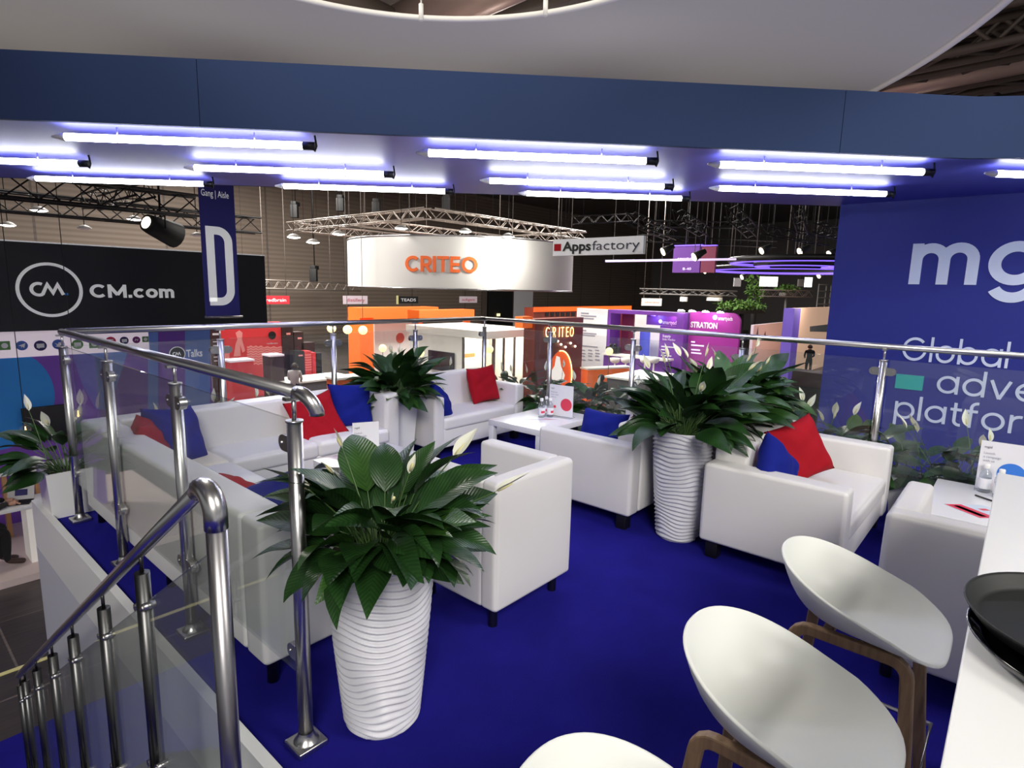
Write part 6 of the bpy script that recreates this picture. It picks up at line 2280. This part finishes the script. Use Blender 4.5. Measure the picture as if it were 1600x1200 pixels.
for k, (px, lb) in enumerate(((961, 'leftmost white moulded stool at the bar of the purple booth'), (978, 'second white moulded stool at the bar of the purple booth'),
                              (1008, 'third white moulded stool at the bar, right of the railing post'), (1022, 'rightmost white moulded stool at the bar of the purple booth'))):
    t = thing('bar_stool', lb, 'stool', (XS_ - 1.3, at(px, 560, X=XS_ - 1.3).y, FL), 0, 'white moulded stools of the purple booth')
    zs_ = at(px, 565, X=XS_ - 1.3).z - FL
    bb = MB(); bb.lathe([(.001, zs_ - .08), (.12, zs_ - .06), (.2, zs_), (.23, zs_ + .16), (.215, zs_ + .16), (.18, zs_ + .02), (.001, zs_)], 20); bb.build('seat', 'boothwhite', t)
    bb = MB(); bb.tube([(0, 0, .02), (0, 0, zs_ - .06)], .035, 8); bb.lathe([(.001, 0), (.2, 0), (.2, .02), (.04, .04)], 18); bb.build('pedestal', 'boothwhite', t)

XQ = XS_ + .3
Q = lambda px, py: at(px, py, X=XQ)
t = thing('registration_board', 'magenta board with rounded top corner, white lettering and downlights', 'board', (XQ, Q(1115, 520).y, FL))
b0 = t.location.copy(); Hq = Q(1115, 488).z - FL; y0_, y1_ = Q(1155, 520).y - b0.y, Q(1076, 520).y - b0.y
bb = MB()
pl = [(-y1_, 0), (-y0_, 0)] + [(-y0_ - .35 + .35 * math.cos(R_(k)), Hq - .35 + .35 * math.sin(R_(k))) for k in range(0, 91, 10)] + [(-y1_, Hq)]
bb.prism(pl, (0, 0, 0), (0, -1, 0), (0, 0, 1), (.15, 0, 0)); bb.build('board_panel', 'sm_magenta', t)
bb = MB(); v = Q(1079, 511); font_mesh(bb, 'STRATION', (-.012, v.y - b0.y, v.z - FL), (0, -1, 0), (0, 0, 1), (-1, 0, 0), .24, abs(Q(1121, 511).y - v.y), .04)
bb.build('title_lettering', 'paper', t); bb = MB()
v = Q(1122, 500); font_mesh(bb, 'smartyads', (-.012, v.y - b0.y, v.z - FL), (0, -1, 0), (0, 0, 1), (-1, 0, 0), .17, abs(Q(1145, 500).y - v.y), .012)
v = Q(1117, 499); disc(bb, (-.004, v.y - b0.y, v.z - FL + .08), (0, -1, 0), (0, 0, 1), (-1, 0, 0), .1, .008); bb.build('lettering', 'paper', t)
bb = MB()
for py, l_ in ((534, 6), (539, 20), (546, 14), (551, 16)):
    v = Q(1080, py); w2 = Q(1080 + l_, py); bb.box(-.01, -.002, w2.y - b0.y, v.y - b0.y, v.z - FL - .03, v.z - FL + .03)
bb.build('print', 'lavled', t)
for px in (1070, 1087, 1108, 1131):
    v = Q(px, 488); bb = MB(); bb.tube([(0, v.y - b0.y, Hq), (-.4, v.y - b0.y, Hq + .06)], .015, 5); bb.lathe([(.001, .03), (.1, .02), (.13, -.04), (.001, -.05)], 12, (-.4, v.y - b0.y, Hq + .04)); bb.build('downlight', 'lampface', t)
l_ = bpy.data.lights.new('booth_point_light', 'POINT'); l_.energy = 30; l_.color = (1, .7, 1); l_.shadow_soft_size = .2
o_ = bpy.data.objects.new('booth_point_light', l_); o_.location = (XQ - .6, Q(1115, 488).y, FL + Hq); COL.objects.link(o_)

# ---------------------------------------------------------------- peach booth, cabinets, hedge
YP = at(1260, 520, D=32).y
V = lambda px, py: at(px, py, Y=YP)
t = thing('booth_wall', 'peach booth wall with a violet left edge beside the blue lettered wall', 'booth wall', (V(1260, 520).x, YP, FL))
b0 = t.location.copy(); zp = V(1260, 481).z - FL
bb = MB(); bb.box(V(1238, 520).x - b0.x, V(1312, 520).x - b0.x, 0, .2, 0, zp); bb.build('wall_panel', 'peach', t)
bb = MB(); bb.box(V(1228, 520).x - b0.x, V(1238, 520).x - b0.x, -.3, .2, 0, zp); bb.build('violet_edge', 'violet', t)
bb = MB(); pl = [V(1265, 510), V(1300, 506), V(1300, 519), V(1265, 518)]
bb.prism([(v.x - b0.x, v.z - FL) for v in pl], (0, -.02, 0), (1, 0, 0), (0, 0, 1), (0, .01, 0)); bb.build('grey_beam_print', 'grey', t)
p = at(1268, 620, D=14)
t = thing('cabinet', 'dark cabinet stack below the person in black, left of the blue wall', 'cabinet', (p.x, p.y, FL), R_(-8))
zc = at(1268, 580, D=14).z - FL; hw_ = 21 * 14 / FPX
bb = MB(); bb.box(-hw_, hw_ * .8, -.4, .4, 0, zc - .35); bb.build('lower_case', 'black', t)
bb = MB(); bb.box(-hw_ * .8, hw_ * .9, -.4, .4, zc - .34, zc); bb.build('upper_case', 'rb_dark', t)
t = thing('low_partition', 'pale printed partition with small trees, between the magenta board and the peach booth', 'partition', tuple(at(1200, 520, D=34)), 0)
b0 = t.location.copy(); t.location.z = FL
a, c = at(1178, 508, Y=b0.y), at(1228, 526, Y=b0.y)
bb = MB(); bb.prism([(a.x - b0.x, 0), (c.x - b0.x, 0), (c.x - b0.x, at(1228, 503, Y=b0.y).z - FL), (a.x - b0.x, a.z - FL)], (0, 0, 0), (1, 0, 0), (0, 0, 1), (0, .15, 0)); bb.build('partition_panel', 'signpink', t)
bb = MB()
for px, h_ in ((1183, .5), (1222, .8), (1195, .25)):
    v = at(px, 524, Y=b0.y); bb.prism([(v.x - b0.x - .15, v.z - FL), (v.x - b0.x + .15, v.z - FL), (v.x - b0.x, v.z - FL + h_)], (0, -.01, 0), (1, 0, 0), (0, 0, 1), (0, .005, 0))
bb.build('tree_print', 'textdark', t)

rnd = random.Random(99)


def leafcloud(bb, c, rx, ry, rz, n, s_):
    for _ in range(n):
        p = Vector((c[0] + rnd.gauss(0, .45) * rx, c[1] + rnd.gauss(0, .45) * ry, c[2] + rnd.gauss(0, .45) * rz))
        a, b_ = Vector((rnd.uniform(-1, 1), rnd.uniform(-1, 1), rnd.uniform(-1, 1))).normalized(), Vector((rnd.uniform(-1, 1), rnd.uniform(-1, 1), rnd.uniform(-1, 1))).normalized()
        bb.add([p - a * s_, p + b_ * s_ * .5, p + a * s_, p - b_ * s_ * .5], [(0, 1, 2, 3)])


p = at(1160, 478, D=36)
t = thing('hanging_garden', 'row of lit green foliage on a high beam above the magenta board', 'plants', tuple(p), R_(-8))
k_ = 36 / FPX
bb = MB(); leafcloud(bb, (-5 * k_, 0, 0), 60 * k_, .5, 8 * k_, 700, .16); bb.build('foliage', 'hedge', t)
bb = MB(); bb.box(-45 * k_, 60 * k_, -.3, .3, -12 * k_, -6 * k_); bb.build('beam', 'black', t)
bb = MB(); bb.tube([(0, 0, -8 * k_), (0, 0, FL - p.z)], .15, 8); bb.build('support_post', 'black', t)
p = at(1180, 455, D=38)
t = thing('hanging_plant', 'trailing green plant hanging over the rear stand beside the lit screen', 'plant', tuple(p), 0)
bb = MB(); leafcloud(bb, (0, 0, 0), 14 * k_, .6, 26 * k_, 350, .16); bb.build('foliage', 'hedge', t)
bb = MB(); bb.tube([(0, 0, .8), (0, 0, FL - p.z)], .2, 8); bb.build('pillar', 'black', t)
p = at(1230, 450, D=38)
t = thing('hanging_plant', 'small green plant beside the right scaffold, below the purple rings', 'plant', tuple(p), 0)
bb = MB(); leafcloud(bb, (0, 0, 0), 18 * k_, .6, 6 * k_, 200, .15); bb.build('foliage', 'hedge', t)
bb = MB(); bb.box(-.9, .9, -.2, .2, -.5, -.3); bb.tube([(0, 0, -.3), (0, 0, FL - p.z)], .08, 6); bb.build('shelf', 'midgrey', t)

p = at(1290, 460, D=36)
t = thing('scaffold', 'grey scaffold tower left of the blue lettered wall', 'scaffold', (p.x, p.y, FL), R_(-20))
k_ = 36 / FPX; zz1 = at(1290, 444, D=36).z - FL
for x in (-19, 0, 12):
    bb = MB(); bb.tube([(x * k_, 0, 0), (x * k_, 0, zz1)], .035, 6); bb.build('upright', 'midgrey', t)
for py in (445, 455, 465, 475):
    z_ = at(1290, py, D=36).z - FL; bb = MB(); bb.tube([(-19 * k_, 0, z_), (12 * k_, 0, z_)], .03, 6); bb.build('rail', 'midgrey', t)
t = box_truss('lighting_truss', 'grey horizontal truss right of the trailing plant, ending at the scaffold', tuple(at(1188, 458, D=33)), tuple(at(1268, 459, D=33)), .35, .03, 'roofbeam', 10)
box_truss('lighting_truss', 'low grey beam truss left of the trailing plant, below the black hall roof', tuple(at(1000, 455, D=36)), tuple(at(1150, 459, D=36)), .3, .05, 'midgrey', 10)

for px, py, w2, h2, D, mn, lb in ((1201, 440, 28, 15, 34, 'litscreen', 'glowing white screen hanging below the purple rings'), (1263, 441, 11, 15, 33, 'litscreen', 'narrow glowing screen near the right scaffold'),
                                  (1152, 441, 11, 13, 34, 'grey', 'small unlit grey box screen left of the glowing screen'), (1252, 442, 11, 11, 34, 'midgrey', 'small dark panel left of the narrow glowing screen')):
    p = at(px, py, D=D); k_ = D / FPX
    t = thing('hanging_screen', lb, 'screen', tuple(p), R_(-45), 'screens hanging under the hall roof at the right')
    bb = MB(); bb.box(-w2 * k_ / 2, w2 * k_ / 2, -.05, .05, -h2 * k_ / 2, h2 * k_ / 2); bb.build('display', mn, t)
    bb = MB(); bb.tube([(0, 0, h2 * k_ / 2), (0, 0, 9.598 - p.z)], .02, 5); bb.build('suspension_rod', 'truss', t)
for px, py, lb, mn in ((1068, 471, 'white drum pendant over the dark stand right of the gate', 'boothwhite'), (1116, 470, 'wide white drum pendant above the magenta board', 'boothwhite')):
    p = at(px, py, D=36); k_ = 36 / FPX
    t = thing('drum_pendant', lb, 'pendant lamp', tuple(p), 0, 'white drum pendants at the rear')
    r_ = (6 if px < 1100 else 12) * k_
    bb = MB(); bb.lathe([(r_, 0), (r_, 7 * k_ if px < 1100 else 5 * k_)], 24); bb.build('lamp_shade', mn, t)
    bb = MB(); bb.lathe([(.001, .05), (r_ * .9, .05)], 20); bb.build('lamp_glass', 'warmlamp', t)
    bb = MB(); bb.tube([(0, 0, .1), (0, 0, 9.598 - p.z)], .02, 5); bb.build('cord', 'truss', t)
t = thing('hanging_sign', 'pale hanging sign with dark print above the info wall', 'sign', tuple(at(1018, 472, D=35)), R_(-40), 'small signs hanging along the rear wall')
bb = MB(); bb.box(-.62, .62, -.05, .05, -.22, .22); bb.build('sign_board', 'boothwhite', t)
bb = MB(); font_mesh(bb, 'advertima', (-.45, -.06, -.06), (1, 0, 0), (0, 0, 1), (0, -1, 0), .12, .9); bb.build('lettering', 'criteo', t)
bb = MB(); bb.tube([(-.5, 0, .2), (-.5, 0, 9.598 - t.location.z)], .015, 5); bb.tube([(.5, 0, .2), (.5, 0, 9.598 - t.location.z)], .015, 5); bb.build('suspension_wire', 'cable', t)

# Appsfactory sign (faces -X)
XA_ = at(935, 385, D=13).x
a, c = at(866, 385, X=XA_), at(1007, 385, X=XA_)
z1 = (at(866, 374, X=XA_).z + at(1007, 369, X=XA_).z) / 2; z0 = (at(866, 400, X=XA_).z + at(1007, 397, X=XA_).z) / 2
t = thing('hanging_sign', 'long white hanging sign with a red square and black lettering', 'sign', (XA_, (a.y + c.y) / 2, z0))
hw_ = (a.y - c.y) / 2; h_ = z1 - z0
bb = MB(); bb.box(-.05, .05, -hw_, hw_, 0, h_); bb.build('sign_board', 'paper', t)
bb = MB(); bb.box(-.058, -.05, hw_ * .80, hw_ * .965, h_ * .3, h_ * .72); bb.build('red_square', 'red', t)
bb = MB(); font_mesh(bb, 'Apps', (-.056, hw_ * .76, h_ * .29), (0, -1, 0), (0, 0, 1), (-1, 0, 0), h_ * .56, hw_ * .66, .028); bb.build('bold_lettering', 'black', t)
bb = MB(); font_mesh(bb, 'factory', (-.056, hw_ * .07, h_ * .29), (0, -1, 0), (0, 0, 1), (-1, 0, 0), h_ * .56, hw_ * 1.0, -.004); bb.build('thin_lettering', 'textdark', t)
bb = MB()
for s_ in (-.85, .85): bb.tube([(0, hw_ * s_, h_), (0, hw_ * s_, 9.598 - z0)], .008, 5)
bb.build('suspension_wire', 'cable', t)

# hanging two-sided purple sign
XC = at(1085, 400, D=23).x
t = thing('hanging_sign', 'purple and red hanging cube sign with a lit top edge, behind the light bar', 'sign', tuple(at(1085, 405, X=XC)))
b0 = t.location.copy()
for px0, px1, mn in ((1054, 1095, 'sm_purple'), (1096.5, 1117, 'sm_wine')):
    u_, v_ = at(px0, 385, X=XC), at(px1, 426, X=XC)
    bb = MB(); bb.box(-.06, .06, v_.y - b0.y, u_.y - b0.y, v_.z - b0.z, u_.z - b0.z); o = bb.build('sign_board', mn, t)
    bb = MB(); bb.box(-.08, .08, v_.y - b0.y, u_.y - b0.y, u_.z - b0.z, u_.z - b0.z + .04); bb.build('lit_edge', 'purpleled', o)
bb = MB(); u_ = at(1060, 407, X=XC); font_mesh(bb, 'smartyads', (-.07, u_.y - b0.y, u_.z - b0.z), (0, -1, 0), (0, 0, 1), (-1, 0, 0), .15, abs(at(1090, 407, X=XC).y - u_.y))
u_ = at(1068, 422, X=XC); font_mesh(bb, 'B-40', (-.07, u_.y - b0.y, u_.z - b0.z), (0, -1, 0), (0, 0, 1), (-1, 0, 0), .1, abs(at(1081, 422, X=XC).y - u_.y)); bb.build('lettering', 'lavled', t)
bb = MB()
for s_ in (-.4, .4): bb.tube([(0, s_, .4), (0, s_, 9.598 - b0.z)], .012, 5)
bb.build('suspension_wire', 'cable', t)


# purple light rings and bar
def light_ring(label, px, py, D, rpx, mn, tube_=.05):
    p = at(px, py, D=D)
    t = thing('light_ring', label, 'light ring', tuple(p), 0, 'purple light rings at the right')
    r = rpx * D / FPX
    bb = MB(); bb.tube([(r * math.cos(2 * math.pi * k / 60), r * math.sin(2 * math.pi * k / 60), 0) for k in range(60)], tube_ * 1.6, 6, closed=True); bb.build('ring_frame', 'truss', t)
    bb = MB(); bb.tube([(r * math.cos(2 * math.pi * k / 60) * .985, r * math.sin(2 * math.pi * k / 60) * .985, -.07) for k in range(60)], tube_, 6, closed=True); bb.build('led_strip', mn, t)
    for k in range(4):
        a_ = R_(20 + 90 * k)
        bb = MB(); bb.tube([(r * math.cos(a_), r * math.sin(a_), 0), (r * math.cos(a_), r * math.sin(a_), 9.598 - p.z)], .014, 5); bb.build('suspension_wire', 'cable', t)


light_ring('large purple light ring crossing behind the blue wall edge, the upper one', 1260, 408, 21, 112, 'purpleled', .07)
light_ring('lower purple light ring just above the glowing screens', 1235, 421, 26, 120, 'purpleled', .06)
light_ring('small lavender light ring inside the upper purple ring', 1245, 413, 22, 60, 'purpleled', .06)
a, c = at(946, 408, D=19), at(1150, 405, D=19)
m_ = (a + c) / 2
t = thing('light_bar', 'thin horizontal lavender light bar below the long red-square sign', 'light bar', tuple(m_))
bb = MB(); bb.tube([a - m_, c - m_], .035, 8); bb.build('led_strip', 'lavled', t)
for f in (.06, .36, .68, .98):
    q = (a - m_).lerp(c - m_, f); bb = MB(); bb.tube([q, q + Vector((0, 0, 9.598 - m_.z))], .010, 5); bb.build('suspension_rod', 'cable', t)

# black rigging bars under the roof at the right, with lamps
RG = 'black rigging bars under the hall roof at the right'
bars = [((985, 340), (1050, 368), 15), ((1058, 336), (1100, 362), 15), ((1142, 330), (1176, 364), 14), ((1245, 324), (1255, 360), 16), ((1195, 358), (1290, 378), 18), ((1276, 354), (1318, 368), 17), ((900, 344), (985, 340), 20), ((1020, 350), (1180, 352), 24), ((1000, 372), (1210, 382), 24)]
names = ['first sloping black rigging bar right of the long red-square sign', 'second sloping black rigging bar above the purple hanging sign', 'third sloping black rigging bar with pale lower edge', 'steep grey rigging bar below the last tube light',
         'long sloping rigging bar above the purple rings', 'short rigging bar at the edge of the blue wall', 'level black rigging bar above the long red-square sign', 'level far rigging bar behind the sloping ones', 'lowest far rigging bar above the light bar']
for (p0, p1, D), lb in zip(bars, names):
    a, c = at(p0[0], p0[1], D=D), at(p1[0], p1[1], D=D + 2)
    box_truss('rigging_truss', lb, tuple(a), tuple(c), .26, .02, 'truss', 8, RG)
for px, py, D, lb in ((1195, 389, 22, 'warm spotlight left above the purple rings'), (1255, 390, 21, 'brightest warm spotlight above the purple rings'), (1091, 398, 18, 'small spotlight on the light bar before the purple sign'),
                      (1042, 390, 19, 'black spotlight hanging left of the purple sign'), (1163, 431, 30, 'small spotlight left of the glowing screen'), (1283, 429, 30, 'small spotlight above the narrow glowing screen'),
                      (1105, 421, 26, 'spotlight at the left end of the lower purple ring'), (1300, 394, 24, 'spotlight at the edge of the blue wall')):
    p = at(px, py, D=D); k_ = D / FPX
    t = thing('spotlight', lb, 'spotlight', tuple(p), R_(-130), 'spotlights rigged at the right')
    bb = MB(); bb.tube([(0, .22, .12), (0, .0, 0), (0, -.12, -.07)], [.08, .12, .15], 12); bb.build('lamp_housing', 'black', t)
    bb = MB(); bb.tube([(0, -.13, -.075), (0, -.14, -.08)], .13, 12); bb.build('lamp_face', 'warmlamp', t)
    bb = MB(); bb.tube([(0, .05, .08), (0, .05, 9.598 - p.z)], .014, 6); bb.build('hanger', 'black', t)

# dark roof deck over the right part of the hall, with steel girders and ducts under the main roof
bb = MB()
for k, (p0, p1, w2) in enumerate((((1345, 150), (1640, 92), .35), ((1350, 122), (1640, 60), .5), ((1420, 160), (1640, 125), .3), ((1460, 70), (1640, 30), .4))):
    a, c = at(p0[0], p0[1], Z=8.6), at(p1[0], p1[1], Z=8.6)
    d = (c - a).normalized()
    t = box_truss('roof_girder', ['steel roof girder nearest the blue band, far right', 'second steel roof girder at the upper right, beside the round duct', 'lowest steel roof girder at the right edge above the blue band', 'highest steel roof girder beside the white fabric ring'][k],
                  tuple(a - d * 4), tuple(c + d * 8), .9, .12, 'roofbeam', 16, 'steel roof girders')
a, c = at(1360, 146, Z=8.2), at(1640, 88, Z=8.2); d = (c - a).normalized()
bb = MB(); bb.tube([a - d * 5, c + d * 8], .32, 16); tag(bb.build('air_duct', 'duct'), 'long round metal duct under the roof at the upper right', 'duct')
for k, (p0, p1, r_) in enumerate((((660, 28), (760, -20), .55), ((740, 26), (860, -12), .3), ((540, -2), (600, 26), .3))):
    a, c = at(p0[0], p0[1], Z=8.3), at(p1[0], p1[1], Z=8.3); d = (c - a).normalized()
    bb = MB(); bb.tube([a - d * 3, c + d * 4], r_, 14)
    tag(bb.build('air_duct', 'duct' if k == 0 else 'roofbeam'), ['wide pale roof duct seen through the hole of the white ring', 'thin dark roof pipe right in the hole of the white ring', 'thin dark roof pipe left in the hole of the white ring'][k], 'duct', 'roof pipes above the white ring')
